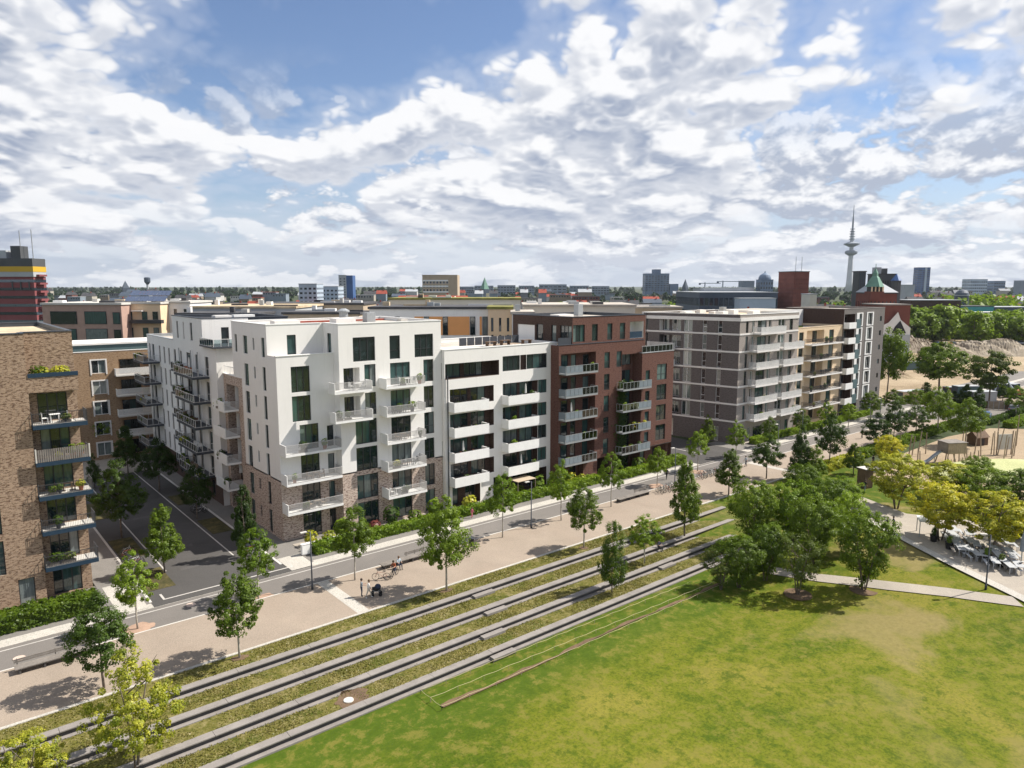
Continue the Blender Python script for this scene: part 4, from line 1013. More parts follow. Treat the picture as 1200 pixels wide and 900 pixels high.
def tree_proto(kind, variant):
    """returns (trunk mesh, crown mesh, trunk fraction) for a tree 1 m tall and with a crown 1 m wide, scaled when placed"""
    key = (kind, variant)
    if key in _protos: return _protos[key]
    rng = np.random.default_rng(abs(hash(kind)) % 1 + sum(map(ord, kind))*17 + variant*101)
    K = {  # profile, clumps, leaves, spread, leaf size (fraction of crown width), bare trunk share, material, multi-stem, bark
        'street': ('egg', 118, 84, .085, 0.027, .34, L_GREEN, 1, BARK_PALE),
        'street_bright': ('egg', 100, 84, .080, 0.027, .34, L_BRIGHT, 1, BARK_PALE),
        'maple': ('egg', 137, 89, .085, 0.024, .30, L_GREEN, 1, BARK_PALE),
        'maple_dark': ('egg', 131, 89, .085, 0.024, .28, L_DEEP, 1, BARK),
        'cone': ('cone', 131, 89, .080, 0.027, .20, L_GREEN, 1, BARK),
        'cone_dark': ('cone', 131, 89, .080, 0.027, .18, L_DEEP, 1, BARK),
        'column': ('column', 112, 89, .10, 0.032, .12, L_GREEN, 1, BARK),
        'near_lime': ('egg', 130, 85, .060, .017, .20, L_LIME, 2, BARK),
        'bush': ('vase', 162, 94, .085, 0.021, .10, L_GREEN, 4, BARK),
        'bush_bright': ('vase', 140, 84, .085, 0.023, .12, L_BRIGHT, 4, BARK),
        'bush_olive': ('vase', 93, 71, .085, 0.021, .14, L_OLIVE, 5, BARK),
        'yellow': ('umbrella', 150, 94, .080, 0.022, .22, L_YELLOW, 3, BARK),
        'yellowgreen': ('umbrella', 150, 94, .080, 0.022, .22, L_LIME, 3, BARK),
        'big': ('round', 112, 112, .11, 0.027, .30, L_GREEN, 1, BARK),
        'big_loose': ('round', 77, 122, .105, 0.026, .33, L_OLIVE, 1, BARK),
        'far': ('round', 46, 26, .15, .085, .12, L_GREEN, 1, BARK),
        'far_bright': ('round', 46, 26, .15, .085, .12, L_BRIGHT, 1, BARK),
        'far_dark': ('round', 42, 24, .15, .09, .10, L_DEEP, 1, BARK),
    }[kind]
    prof, nc, nl, sp, ls, bare, mat, stems, bark = K
    P, N = crown_points(rng, prof, nc, nl, sp, PROFILES[prof])
    P[:, 2] = bare + P[:, 2]*(1-bare)*.96 + .01
    # crown is 1 wide and 1 tall here; typical trees are about half as wide as tall, so leaves are stretched back in z by the placing scale
    Ps = P.copy(); asp = {'column': 2.6, 'cone': 1.9, 'cone_dark': 1.8, 'street': 2.0, 'street_bright': 2.0, 'maple': 1.65, 'maple_dark': 1.6}.get(kind, 1.2)
    Ps[:, 2] *= asp
    me = leaf_mesh('crown', Ps, N, ls, mat, rng)
    b = MB(); H = asp
    for s in range(stems):
        a = 2*math.pi*s/stems + rng.uniform(0, 1); off = .0 if stems == 1 else .03; lean = 0.02 if stems == 1 else .16
        pts = []; rad = []
        for i in range(6):
            t = i/5; pts.append((math.cos(a)*(off+lean*t*(1+t))+rng.uniform(-.008, .008), math.sin(a)*(off+lean*t*(1+t))+rng.uniform(-.008, .008), -.02+H*.78*t)); rad.append((.026 if stems == 1 else .017)*(1-.8*t)+.002)
        b.tube(pts, rad, 7)
        for i in range(5 if stems == 1 else 3):
            t = rng.uniform(bare+.06, .72); q = pts[min(5, int(t/.78*5))]; aa = rng.uniform(0, 6.28); ln = rng.uniform(.16, .36)
            b.tube([(q[0], q[1], H*t), (q[0]+math.cos(aa)*ln*.5, q[1]+math.sin(aa)*ln*.5, H*t+ln*.3), (q[0]+math.cos(aa)*ln, q[1]+math.sin(aa)*ln, H*t+ln*.75)], [.009, .006, .002], 5)
    tm = b.mesh('trunk', bark, True)
    _protos[key] = (tm, me, asp); return _protos[key]
def place_tree(kind, variant, base, h, w, label, group=None, name='tree', cat='tree', rz=None):
    tm, cm, asp = tree_proto(kind, variant)
    rz = random.uniform(0, 6.28) if rz is None else rz
    r = empty(name, base, label, cat, group, rz)
    sc = (w, w, h/asp)
    link('trunk', tm, r, scale=(max(w*.8, h*.33), max(w*.8, h*.33), h/asp)); link('crown', cm, r, scale=sc)
    return r
def tree_px(kind, variant, bx, by, ytop, wpx, label, group=None, **k):
    """a tree surveyed by its foot, the row of its top and the width of its crown in the photograph"""
    p = at(bx, by); h = top_at(p, ytop); w = wpx*depth_of(p)/FOC
    return place_tree(kind, variant, (p.x, p.y, p.z-.02), h*1.03, w*1.04, label, group, **k)

LB_ROAD = 'young street tree with pale trunk in the row between road and promenade'; G_ROAD = 'street trees between road and promenade'
tree_px('street_bright', 0, 161, 737, 645, 50, 'bushy young street tree in front of the sand brick block, beside the long bench', G_ROAD)
tree_px('street_bright', 1, 303, 702, 616, 48, 'bright green street tree at the side street corner, near the white cabinet', G_ROAD)
tree_px('street', 0, 416, 680, 590, 46, 'young street tree beside the bench where the cyclist stops', G_ROAD)
tree_px('street_bright', 2, 589, 630, 553, 38, 'light green street tree in front of the boxed white balconies', G_ROAD)
tree_px('street_bright', 0, 657.5, 610, 538, 34, 'bright street tree opposite the joint of white and red brick blocks', G_ROAD)
tree_px('street_bright', 1, 716, 594, 528, 31, 'street tree at the end of the middle bench, before the red brick block', G_ROAD)
tree_px('street', 1, 770, 569, 524, 25, 'small street tree at the bicycle stand', G_ROAD)
tree_px('street_bright', 2, 817.5, 552, 503, 27, 'street tree beside the second bicycle stand', G_ROAD)
tree_px('street_bright', 0, 862, 536, 492, 25, 'street tree before the street corner of the taupe banded block', G_ROAD)
tree_px('street', 2, 901, 524, 488, 22, 'street tree before the first pale balconies of the taupe block', G_ROAD)
tree_px('street', 0, 937, 512, 478, 22, 'street tree before the joint of taupe and cream blocks', G_ROAD); tree_px('street_bright', 1, 968, 504, 470, 20, 'street tree before the dark railed cream block', G_ROAD); tree_px('street_bright', 2, 994, 501, 472, 22, 'street tree before the slim dark grey block', G_ROAD)
G_PROM = 'trees along the grass side of the promenade'; LB_PROM = 'tree in the row on the grass side of the promenade'
tree_px('maple_dark', 0, 122, 806, 697, 68, 'dense dark tree on the grass edge beside the long backed bench', G_PROM)
tree_px('maple', 0, 281, 771, 664, 60, 'slim trunked round tree alone on the promenade grass edge, before the road crossing', G_PROM)
tree_px('maple', 1, 523, 692, 583, 60, 'full crowned maple on the grass edge near the couple with the pram', G_PROM)
tree_px('maple', 2, 684, 642, 567, 40, 'dark green maple on the grass edge above the columnar tree', G_PROM)
tree_px('cone', 0, 802, 628, 536, 46, 'tall pointed tree growing between the two upper seat walls', G_PROM)
tree_px('cone', 1, 854, 580, 524, 38, 'pointed tree on the promenade edge behind the dense shrub group', G_PROM)
tree_px('maple_dark', 1, 898, 561, 509, 36, 'dark round promenade tree opposite the second bicycle stand', G_PROM); tree_px('cone_dark', 0, 938, 562, 500, 34, 'dark pointed promenade tree just behind the shrub thicket', G_PROM); tree_px('cone', 2, 955, 566, 522, 30, 'green pointed tree between thicket and promenade', G_PROM)
tree_px('maple_dark', 2, 972, 548, 482, 36, 'full dark promenade tree opposite the cream brick block', G_PROM); tree_px('cone', 0, 1000, 556, 518, 28, 'small pointed tree beside the brown slatted cabin', G_PROM)
tree_px('maple_dark', 0, 1026, 527, 484, 32, LB_PROM, G_PROM); tree_px('maple_dark', 1, 1047, 520, 470, 28, LB_PROM, G_PROM); tree_px('maple_dark', 2, 1073, 512, 474, 28, LB_PROM, G_PROM)
tree_px('maple', 0, 1098, 508, 450, 40, LB_PROM, G_PROM); tree_px('street', 1, 1020, 492, 458, 26, LB_ROAD, G_ROAD); tree_px('street', 2, 1045, 488, 456, 26, LB_ROAD, G_ROAD); tree_px('street', 0, 1072, 484, 455, 26, LB_ROAD, G_ROAD)
tree_px('street', 1, 1190, 488, 452, 30, 'tree by the parked cars along the site road', G_PROM)
tree_px('column', 0, 717, 694, 612, 34, 'columnar tree growing between the lower seat walls', 'trees on the terraces')
tree_px('street_bright', 1, 755, 660, 601, 40, 'light leafy young tree on the terrace beside the person sitting on the wall', 'trees on the terraces')
tree_px('near_lime', 0, 160, 905, 757, 104, 'yellow green tree with two stems standing across the seat walls', 'lime green terrace trees')
tree_px('near_lime', 1, 30, 955, 852, 95, 'yellow green tree whose trunk stands on the lowest terrace at the lawn corner', 'lime green terrace trees')
G_SIDE = 'trees along the side street'
tree_px('cone', 1, 193, 672, 590, 48, 'sunlit round cone tree in the planted bed at the side street mouth', G_SIDE)
tree_px('maple_dark', 1, 143, 630, 541, 56, 'dark spreading tree beside the balconies of the sand brick block', G_SIDE)
tree_px('cone_dark', 1, 288, 654, 566, 34, 'dark pointed tree against the brick base of the white corner block', G_SIDE)
tree_px('maple_dark', 2, 231, 608, 545, 36, 'dark tree under the steel balconies in the side street', G_SIDE)
tree_px('maple_dark', 0, 187, 576, 514, 40, 'dark tree at the far kerb of the side street', G_SIDE)
tree_px('cone_dark', 2, 150, 556, 499, 36, 'dark pointed tree before the ochre brick block', G_SIDE)
tree_px('maple', 2, 118, 536, 475, 36, 'lighter green tree under the white framed windows of the ochre block', G_SIDE)
tree_px('cone_dark', 0, 111, 572, 533, 20, 'small dark conifer behind the sand brick block', G_SIDE)
tree_px('cone', 2, 829, 522, 487, 22, 'dense pointed tree at the driveway beside the red brick block', 'trees in the second side street')
tree_px('cone_dark', 1, 836, 514, 479, 18, 'dark pointed tree against the taupe brick wall', 'trees in the second side street')
G_BUSH = 'shrub thicket at the end of the terraces'; SHRUB_LABELS = ('tall green shrub at the thicket corner beside the upper seat walls', 'light green shrub in the middle of the thicket', 'tall green shrub on the playground side of the thicket', 'broad green shrub behind the thin open shrub', 'light green shrub behind the full shrub beside the park path', 'low green shrub at the thicket end of the lowest seat wall', 'green shrub between the thin open shrub and the lowest seat wall', 'light green shrub on the promenade side of the thicket', 'green shrub between the thicket and the pointed promenade trees')
for i, (x, y, yt, w) in enumerate(((880, 640, 563, 56), (928, 634, 566, 60), (968, 626, 562, 54), (952, 660, 584, 60), (992, 648, 580, 46), (866, 688, 630, 54), (897, 680, 616, 50), (985, 608, 560, 44), (940, 598, 545, 40))):
    tree_px(('bush', 'bush_bright', 'bush')[i % 3], i % 3, x, y, yt, w, SHRUB_LABELS[i], G_BUSH, name='shrub', cat='shrub')
tree_px('bush_olive', 0, 935, 697, 628, 52, 'thin open shrub with several bare stems in a round bark bed', G_BUSH, name='shrub', cat='shrub')
tree_px('bush', 2, 1012, 692, 602, 66, 'full green multi stemmed shrub in a round bark bed beside the park path', G_BUSH, name='shrub', cat='shrub')
tree_px('bush_olive', 1, 845, 690, 640, 44, 'olive green shrub at the end of the lowest seat wall', G_BUSH, name='shrub', cat='shrub')
G_YEL = 'yellow leaved trees by the cafe'
tree_px('yellowgreen', 0, 1050, 596, 533, 66, 'broad tree with yellow top and green underside beside the playground entrance', G_YEL)
tree_px('yellow', 1, 1040, 548, 511, 34, 'small bright yellow tree beside the low hedge', G_YEL)
tree_px('yellowgreen', 2, 1110, 585, 542, 64, 'yellow topped tree next to the play mound', G_YEL)
tree_px('yellow', 0, 1101, 634, 566, 68, 'bright yellow tree shading the end of the cafe tables', G_YEL)
tree_px('yellow', 2, 1163, 646, 576, 80, 'wide yellow tree standing among the cafe tables', G_YEL)
tree_px('bush', 0, 1150, 596, 548, 60, 'green shrub between play mound and yellow trees', G_YEL, name='shrub', cat='shrub'); tree_px('bush', 1, 1195, 598, 552, 60, 'round green shrub behind the cafe tables', G_YEL, name='shrub', cat='shrub')
tree_px('bush', 2, 1145, 570, 535, 30, 'dark green shrub at the foot of the play mound', G_YEL, name='shrub', cat='shrub'); tree_px('bush', 0, 1188, 632, 598, 44, 'low green shrub behind the folded parasol', G_YEL, name='shrub', cat='shrub')
tree_px('maple', 1, 1131, 524, 467, 44, 'bright round tree standing inside the playground', 'playground trees')
G_SITE = 'tall old trees by the building site'
tree_px('big', 0, 1039, 470, 387, 40, 'tall old tree hard beside the slim dark grey block', G_SITE); tree_px('big', 1, 1100, 461, 403, 56, 'tall spreading old tree between sand heap and road', G_SITE); tree_px('big_loose', 0, 1158, 478, 412, 52, 'old tree with loose crown in front of the green site containers', G_SITE)
for x, y, yt, w in ((1085, 470, 448, 20), (1130, 480, 450, 22), (1146, 486, 452, 20), (1118, 478, 458, 18), (1175, 470, 452, 20)): tree_px('cone_dark', 2, x, y, yt, w, 'small dark tree along the site fence', 'small trees along the site fence')

# ------------------------------------------------------------------ hedges
def hedge(x0, x1, y0, y1, h, label, mat=None, z0=0.0, dens=85):
    rng = np.random.default_rng(int(x0*10+y0)+900); mat = mat or L_BRIGHT; L = x1-x0; W = y1-y0
    r = empty('hedge', ((x0+x1)/2, (y0+y1)/2, z0), label, 'hedge')
    b = MB().box(-L/2+.12, L/2-.12, -W/2+.12, W/2-.12, 0, h-.15); b.build('stems', mat, r)
    def face(n, fx):
        u = rng.uniform(0, 1, n); v = rng.uniform(0, 1, n); return fx(u, v)
    pts = []; nr = []
    bumpy = lambda q: .10*np.sin(q*2.1+x0)+.08*np.sin(q*5.3+1)
    nt = int(L*W*dens); u = rng.uniform(-.5, .5, nt)*L; v = rng.uniform(-.5, .5, nt)*W; pts.append(np.stack([u, v, h+bumpy(u)+rng.uniform(-.18, .06, nt)], 1)); nr.append(np.tile([0, 0, 1.], (nt, 1)))
    for sy in (-1, 1):
        ns = int(L*h*dens); u = rng.uniform(-.5, .5, ns)*L; v = rng.uniform(0.03, 1, ns)*h; pts.append(np.stack([u, sy*(W/2+bumpy(u+v*2)*.6)+rng.uniform(-.1, .06, ns), v], 1)); nr.append(np.tile([0, sy*1., .3], (ns, 1)))
    for sx in (-1, 1):
        ns = int(W*h*dens); u = rng.uniform(-.5, .5, ns)*W; v = rng.uniform(0.03, 1, ns)*h; pts.append(np.stack([np.full(ns, sx*L/2)+rng.uniform(-.1, .08, ns), u, v], 1)); nr.append(np.tile([sx*1., 0, .3], (ns, 1)))
    pts = np.concatenate(pts); nr = np.concatenate(nr)+rng.normal(size=(len(pts), 3))*.55
    link('foliage', leaf_mesh('foliage', pts, nr, .17, mat, rng), r); return r
hedge(-14, 10.2, 68.3, 70.4, 1.5, 'long clipped hedge at the foot of the sand brick block', L_GREEN)
hedge(30.2, 36.2, 68.4, 69.7, 1.2, 'short clipped hedge beside the white cabinet at the corner')
hedge(36.6, 48.6, 68.6, 69.8, 1.1, 'clipped hedge in front of the white corner block terraces')
hedge(49.2, 57.5, 68.7, 69.9, 1.1, 'clipped hedge below the first boxed balconies'); hedge(58.0, 66.8, 68.8, 70.0, 1.1, 'clipped hedge below the second boxed balconies')
hedge(67.3, 73.8, 68.6, 69.8, 1.2, 'clipped hedge before the passage of the red brick block'); hedge(77.5, 88.5, 67.8, 69.0, 1.2, 'clipped hedge before the red brick garden terraces'); hedge(88.8, 92.6, 67.9, 69.8, 1.3, 'corner hedge under the red brick overhang', L_GREEN)
hedge(113, 121, 68.3, 69.6, 1.2, 'clipped hedge at the foot of the taupe banded block'); hedge(122, 131, 68.4, 69.6, 1.1, 'clipped hedge before the second taupe balconies'); hedge(132, 148, 68.5, 69.6, 1.1, 'clipped hedge before the cream brick block'); hedge(149.5, 160, 68.6, 69.6, 1.1, 'clipped hedge before the slim dark grey block')
hedge(118, 160, 51.2, 53.1, 1.2, 'long low hedge between promenade and playground', L_GREEN); hedge(103, 116, 50.6, 52.6, 1.2, 'yellowish hedge at the playground entrance', L_LIME); hedge(165, 205, 43.5, 45.5, 1.3, 'long dark hedge along the site road', L_GREEN); hedge(166, 200, 47.8, 49.0, 1.1, 'second low hedge behind the playground', L_DEEP)

# ------------------------------------------------------------------ garden and balcony plants, furniture
def plant_mesh(seed, mat, n, size, sx, sy, sz):
    rng = np.random.default_rng(seed); q = rng.normal(size=(n, 3)); q /= np.linalg.norm(q, axis=1, keepdims=True); q *= rng.uniform(.3, 1, (n, 1))**.5
    p = q*np.array([sx, sy, sz])+np.array([0, 0, sz]); return leaf_mesh('foliage', p, q+np.array([0, 0, .4]), size, mat, rng)
PLANTS = [plant_mesh(i, m, 110, .16, *s) for i, (m, s) in enumerate(((L_GREEN, (.55, .3, .45)), (L_BRIGHT, (.4, .28, .5)), (L_DEEP, (.45, .3, .55)), (L_LIME, (.5, .3, .4)), (L_OLIVE, (.6, .28, .35)), (L_YELLOW, (.45, .3, .5)), (L_RED, (.4, .3, .35))))]
POT = MB().lathe([(.16, 0), (.23, .38), (.25, .38), (.25, .42)], 10).mesh('pot', TERRA); POT_D = MB().lathe([(.16, 0), (.23, .38), (.25, .38), (.25, .42)], 10).mesh('pot', SLATE); TROUGH = MB().box(-.45, .45, -.12, .12, 0, .25).mesh('trough', WOOD_G)
def storey(z): return ('ground floor', 'first floor', 'second floor', 'third floor', 'fourth floor', 'fifth floor', 'sixth floor', 'roof level')[max(0, min(7, round(z/3.2)))]
def potted(p, i, where, tr=False, s=1.0, where2='balcony'):
    names = ('mid green', 'bright green', 'dark green', 'lime green', 'olive green', 'yellow flowering', 'reddish')
    r = empty('potted_plant', p, '%s %s plant, %s balcony of the %s' % (names[i], 'trough' if tr else 'potted', storey(p[2]), where), 'plant', 'plants on balconies of the '+where); r.scale = (s, s, s)
    link('trough' if tr else 'pot', TROUGH if tr else (POT if i % 2 else POT_D), r); link('foliage', PLANTS[i], r, (0, 0, .2 if tr else .3)); return r
def chair_mesh(mat):
    b = MB(); b.box(-.24, .24, -.24, .24, .42, .46); b.box(-.24, .24, .2, .24, .46, .9)
    for x in (-.22, .19):
        for y in (-.22, .19): b.box(x, x+.03, y, y+.03, 0, .42)
    return b
def chair_thing(p, rz, mat, label, group):
    key = ('chair', mat.name)
    if key not in _bc:
        s = MB().box(-.24, .24, -.24, .24, .42, .46).mesh('seat', mat); bk = MB().box(-.24, .24, .2, .24, .46, .9).mesh('backrest', mat); lg = MB().box(0, .03, 0, .03, 0, .42).mesh('leg', mat); _bc[key] = (s, bk, lg)
    s, bk, lg = _bc[key]; r = empty('chair', p, label, 'chair', group, rz); link('seat', s, r); link('backrest', bk, r)
    for x in (-.22, .19):
        for y in (-.22, .19): link('leg', lg, r, (x, y, 0))
    return r
def table_thing(p, rz, w, d, mat, label, group, h=.74, name='table'):
    key = ('table', mat.name, w, d, h)
    if key not in _bc:
        t = MB().box(-w/2, w/2, -d/2, d/2, h-.04, h).mesh('tabletop', mat); lg = MB().box(-.025, .025, -.025, .025, 0, h-.04).mesh('leg', mat); _bc[key] = (t, lg)
    t, lg = _bc[key]; r = empty(name, p, label, name, group, rz); link('tabletop', t, r)
    for x in (-1, 1):
        for y in (-1, 1): link('leg', lg, r, (x*(w/2-.08), y*(d/2-.08), 0))
    return r
def folded_parasol(p, mat, label, group=None, h=2.3):
    r = empty('parasol', p, label, 'parasol', group); MB().lathe([(.22, 0), (.22, .06), (.03, .08), (.025, h)], 10).build('pole', STEEL, r)
    MB().lathe([(.03, h*.42), (.13, h*.45), (.10, h*.8), (.05, h*.97), (.02, h)], 9).build('canopy', mat, r); return r
for (P_, a_, u0, LL, dp, z, what, where) in BALCONY_SPOTS:
    n = {'mix': 2, 'lush': 6, 'few': 1, 'big': 3, 'yellow': 5}[what]
    if what == 'few' and random.random() < .5: continue
    grp = 'furniture on balconies of the '+where
    for i in range(n):
        if what != 'lush' and random.random() < .18: continue
        u = u0 + LL*random.uniform(.08, .92); k = random.choice((0, 1, 2, 3, 4, 0, 1, 2) if what != 'yellow' else (3, 3, 5, 0, 3)); tr = random.random() < .35
        p = spot(P_, a_, u, z+.02, dp-.32)
        if what == 'lush' and k == 0: k = 5
        potted(p, k, where, tr, random.uniform(.7, 1.15) if what != 'yellow' else 1.3)
    if what in ('mix', 'big') and random.random() < .7:
        u = u0 + LL*random.uniform(.3, .7); rz = math.radians(a_)
        wd = random.choice((WOOD_D, WOOD, WHITE_PAINT, SLATE, TERRA))
        nm = {WOOD_D: 'dark wood', WOOD: 'wooden', WHITE_PAINT: 'white', SLATE: 'charcoal', TERRA: 'rust red'}[wd]
        table_thing(spot(P_, a_, u, z+.03, dp*.55), rz, .8, .6, wd, 'small %s table, %s balcony of the %s' % (nm, storey(z), where), grp)
        chair_thing(spot(P_, a_, u-.75, z+.03, dp*.55), rz+1.57, wd, '%s chair, %s balcony of the %s' % (nm, storey(z), where), grp); chair_thing(spot(P_, a_, u+.75, z+.03, dp*.55), rz-1.57, wd, '%s chair, %s balcony of the %s' % (nm, storey(z), where), grp)
    if what == 'mix' and random.random() < .16:
        folded_parasol(spot(P_, a_, u0+LL*random.uniform(.2, .8), z+.02, dp*.6), CLOTH_W, 'folded white parasol, %s balcony of the %s' % (storey(z), where), 'parasols on balconies of the '+where)

# climbing plant that has grown up the recess of the red brown block
rng = np.random.default_rng(31); n = 2600; zz = rng.uniform(0, 1, n); u = rng.normal(size=n)*(.75-.35*zz)
pts = np.stack([80.0+u, 70.75-np.abs(rng.normal(size=n))*.22, .1+zz*13.6+rng.normal(size=n)*.3], 1)-np.array([80.0, 70.8, 0])
r = empty('climbing_plant', (80.0, 70.8, 0), 'dark climbing plant grown up the recess of the red brown brick block', 'climbing plant'); link('foliage', leaf_mesh('foliage', pts, np.tile([0, -1., .4], (n, 1))+rng.normal(size=(n, 3))*.5, .2, L_DEEP, rng), r); MB().tube([(0, 0, 0), (.1, .1, 6), (-.1, .1, 12.5)], [.06, .04, .02], 6).build('stem', BARK, r)

# short grass blades on each terrace
def grass(name, n, xr, yr, size, mat, zf, seed, keep=None, lift=.25):
    g = np.random.default_rng(seed); x = g.uniform(*xr, n); y = g.uniform(*yr, n)
    if keep is not None: k_ = keep(x, y, g); x, y = x[k_], y[k_]
    z = np.array([zf(float(a), float(b_)) for a, b_ in zip(x, y)]); nn = g.normal(size=(len(x), 3)); nn[:, 2] = np.abs(nn[:, 2])*.5+lift
    o = link(name, leaf_mesh(name, np.stack([x, y, z+size*.25], 1), nn, size, mat, g, .15)); return tag(o, kind='stuff')
def tufty(x, y, g): return (np.sin(x*.9+y*.4)+np.sin(x*.33-y*1.1+2)+np.sin(x*2.1+y*1.7)*.6+g.normal(size=len(x))*1.3) > .2
for k in range(4): grass('grass', 20000, (0, 70), (WALLS_Y[k]+.6, (53.2 if k == 0 else WALLS_Y[k-1]-.2)), .10, L_GRASS_DRY, lambda x, y, k=k: -STEP*k-.01, 40+k, tufty, .7)
# ------------------------------------------------------------------ small things on the ground
def ground_disc(name, px, py, r, mat, label, cat, group=None, h=.03, x=None):
    p = at(px, py) if x is None else Vector(x)
    if h > .025: o = MB().lathe([(r, 0), (r*.97, h)], 20).build(name, mat, None, (p.x, p.y, p.z+.012))
    else:       # loose earth: a ragged patch
        g = random.Random(int(px*7+py)); ph = [g.uniform(0, 6) for _ in range(3)]; b = MB(); k = 26
        poly = [(1+.16*math.sin(2*a+ph[0])+.10*math.sin(5*a+ph[1])+.07*math.sin(9*a+ph[2]))*r for a in [2*math.pi*i/k for i in range(k)]]
        b.prism([(q*math.cos(2*math.pi*i/k)*1.15, q*math.sin(2*math.pi*i/k)*.85) for i, q in enumerate(poly)], 0, h)
        o = b.build(name, mat, None, (p.x, p.y, p.z+.006))
    return tag(o, label, cat, group)
for px, py, lb in ((161, 738, 'sand brick block'), (303, 703, 'side street corner'), (416, 681, 'cyclist bench'), (589, 630, 'boxed white balconies'), (657.5, 610, 'white and red block joint'), (716, 594, 'middle bench'), (770, 570, 'bicycle stand'), (817.5, 553, 'second bicycle stand')):
    ground_disc('tree_pit', px, py, 1.25, REDSAND, 'round reddish sand pit around the street tree by the %s' % lb, 'tree pit', 'tree pits of the road row', .012)
for px, py, lb in ((281, 771, 'road crossing'), (523, 692, 'couple with the pram'), (684, 642, 'columnar tree')):
    ground_disc('tree_pit', px, py, .5, SOIL, 'small bare earth patch at the edge tree trunk near the %s' % lb, 'tree pit', 'earth patches at the edge trees', .02)
for px, py, lb in ((935, 697, 'thin open shrub'), (1012, 692, 'full shrub beside the park path')): ground_disc('bark_bed', px, py, 1.3, SOIL, 'round bark mulch bed of the %s' % lb, 'bark bed', 'bark beds', .1)
ground_disc('manhole_cover', 22.5, 771.5, .42, LID, 'round manhole cover in the asphalt beside the long backed bench', 'manhole cover', 'manhole covers'); ground_disc('manhole_cover', 223.5, 709, .42, LID, 'round manhole cover in the asphalt off the side street mouth', 'manhole cover', 'manhole covers')
ground_disc('inspection_cover', 408.5, 821, .36, CONC_L, 'pale round inspection cover in the grass between the lowest seat walls', 'manhole cover', None, .06)
ground_disc('earth_patch', 413, 818, 1.2, SOIL, 'bare brown earth round the inspection cover', 'earth patch', None, .008)

# ------------------------------------------------------------------ lamps
def lamp(p, label, h=5.6, rz=math.pi):
    r = empty('street_lamp', p, label, 'street lamp', 'park lamps', rz)
    MB().lathe([(.11, 0), (.10, .5), (.07, .55), (.05, h)], 10).build('pole', SLATE, r, smooth=True)
    MB().tube([(0, 0, h-.1), (.25, 0, h), (.5, 0, h+.02)], .03).build('arm', SLATE, r)
    MB().box(.35, .95, -.13, .13, h+.0, h+.09).build('lamp_head', CONC_L, r)
lamp((26.3, 60.7, .02), 'slim park lamp beside the couple with the pram'); lamp((53.2, 60.5, .02), 'slim park lamp opposite the boxed white balconies'); lamp((80.2, 60.7, .02), 'slim park lamp at the bicycle stand'); lamp((107.2, 60.7, .02), 'slim park lamp opposite the taupe banded block'); lamp((122.2, 64.6, .02), 'slim park lamp at the road edge before the taupe balconies'); lamp((148, 62.0, .02), 'slim park lamp before the slim dark grey block'); 
p = at(1155, 691); lamp((p.x, p.y, p.z), 'dark park lamp at the meeting of the park path and cafe path', 5.4, 2.4)
# ------------------------------------------------------------------ benches
def bench(x0, x1, y, label, back):
    r = empty('bench', ((x0+x1)/2, y, .02), label, 'bench', 'long promenade benches'); L = (x1-x0)/2
    for i in range(4): MB().box(-L, L, -.42+i*.21, -.42+i*.21+.185, .40, .47).build('slat', WOOD_G, r)
    for x in np.linspace(-L+.3, L-.3, 4): MB().box(x-.06, x+.06, -.36, .36, 0, .40).build('leg', CONC_D, r)
    if back:
        b0, b1 = back
        for z in (.62, .78): MB().box(-L+2*L*b0, -L+2*L*b1, .36, .40, z, z+.12).build('backrest_slat', WOOD_G, r)
        for x in np.linspace(-L+2*L*b0+.2, -L+2*L*b1-.2, 3): MB().box(x-.03, x+.03, .401, .44, .40, .92).build('backrest_post', CONC_D, r)
bench(3.4, 8.6, 60.7, 'long grey wooden bench with backrest in front of the sand brick block', (0, 1)); bench(33.6, 39.0, 60.85, 'long wooden bench where the cyclist stops', (.55, 1)); bench(68.4, 74.6, 60.8, 'long wooden bench across from the red brown brick block', (.6, 1))
# ------------------------------------------------------------------ white cabinet, bin
r = empty('utility_cabinet', (29.5, 69.3, .06), 'white utility cabinet at the corner of the side street hedge', 'cabinet'); MB().box(-.5, .5, -.2, .2, .08, 1.15).build('body', WHITE_PAINT, r); MB().box(-.54, .54, -.24, .24, 1.151, 1.2).build('lid', BAND, r); MB().box(-.46, .46, -.16, .16, 0, .079).build('plinth', CONC, r); MB().box(-.48, -.01, -.215, -.201, .15, 1.1).build('door', WHITE_PAINT, r); MB().box(.01, .48, -.215, -.201, .15, 1.1).build('door', WHITE_PAINT, r)
p = at(552.5, 640); r = empty('litter_bin', p, 'dark litter bin beside the full crowned maple', 'bin'); MB().lathe([(.28, .05), (.32, .85), (.34, .86), (.34, .92)], 12).build('body', BLACK, r); MB().lathe([(.36, .93), (.30, 1.02), (.1, 1.05)], 12).build('lid', SLATE, r); MB().lathe([(.2, 0), (.2, .05)], 12).build('base', SLATE, r)
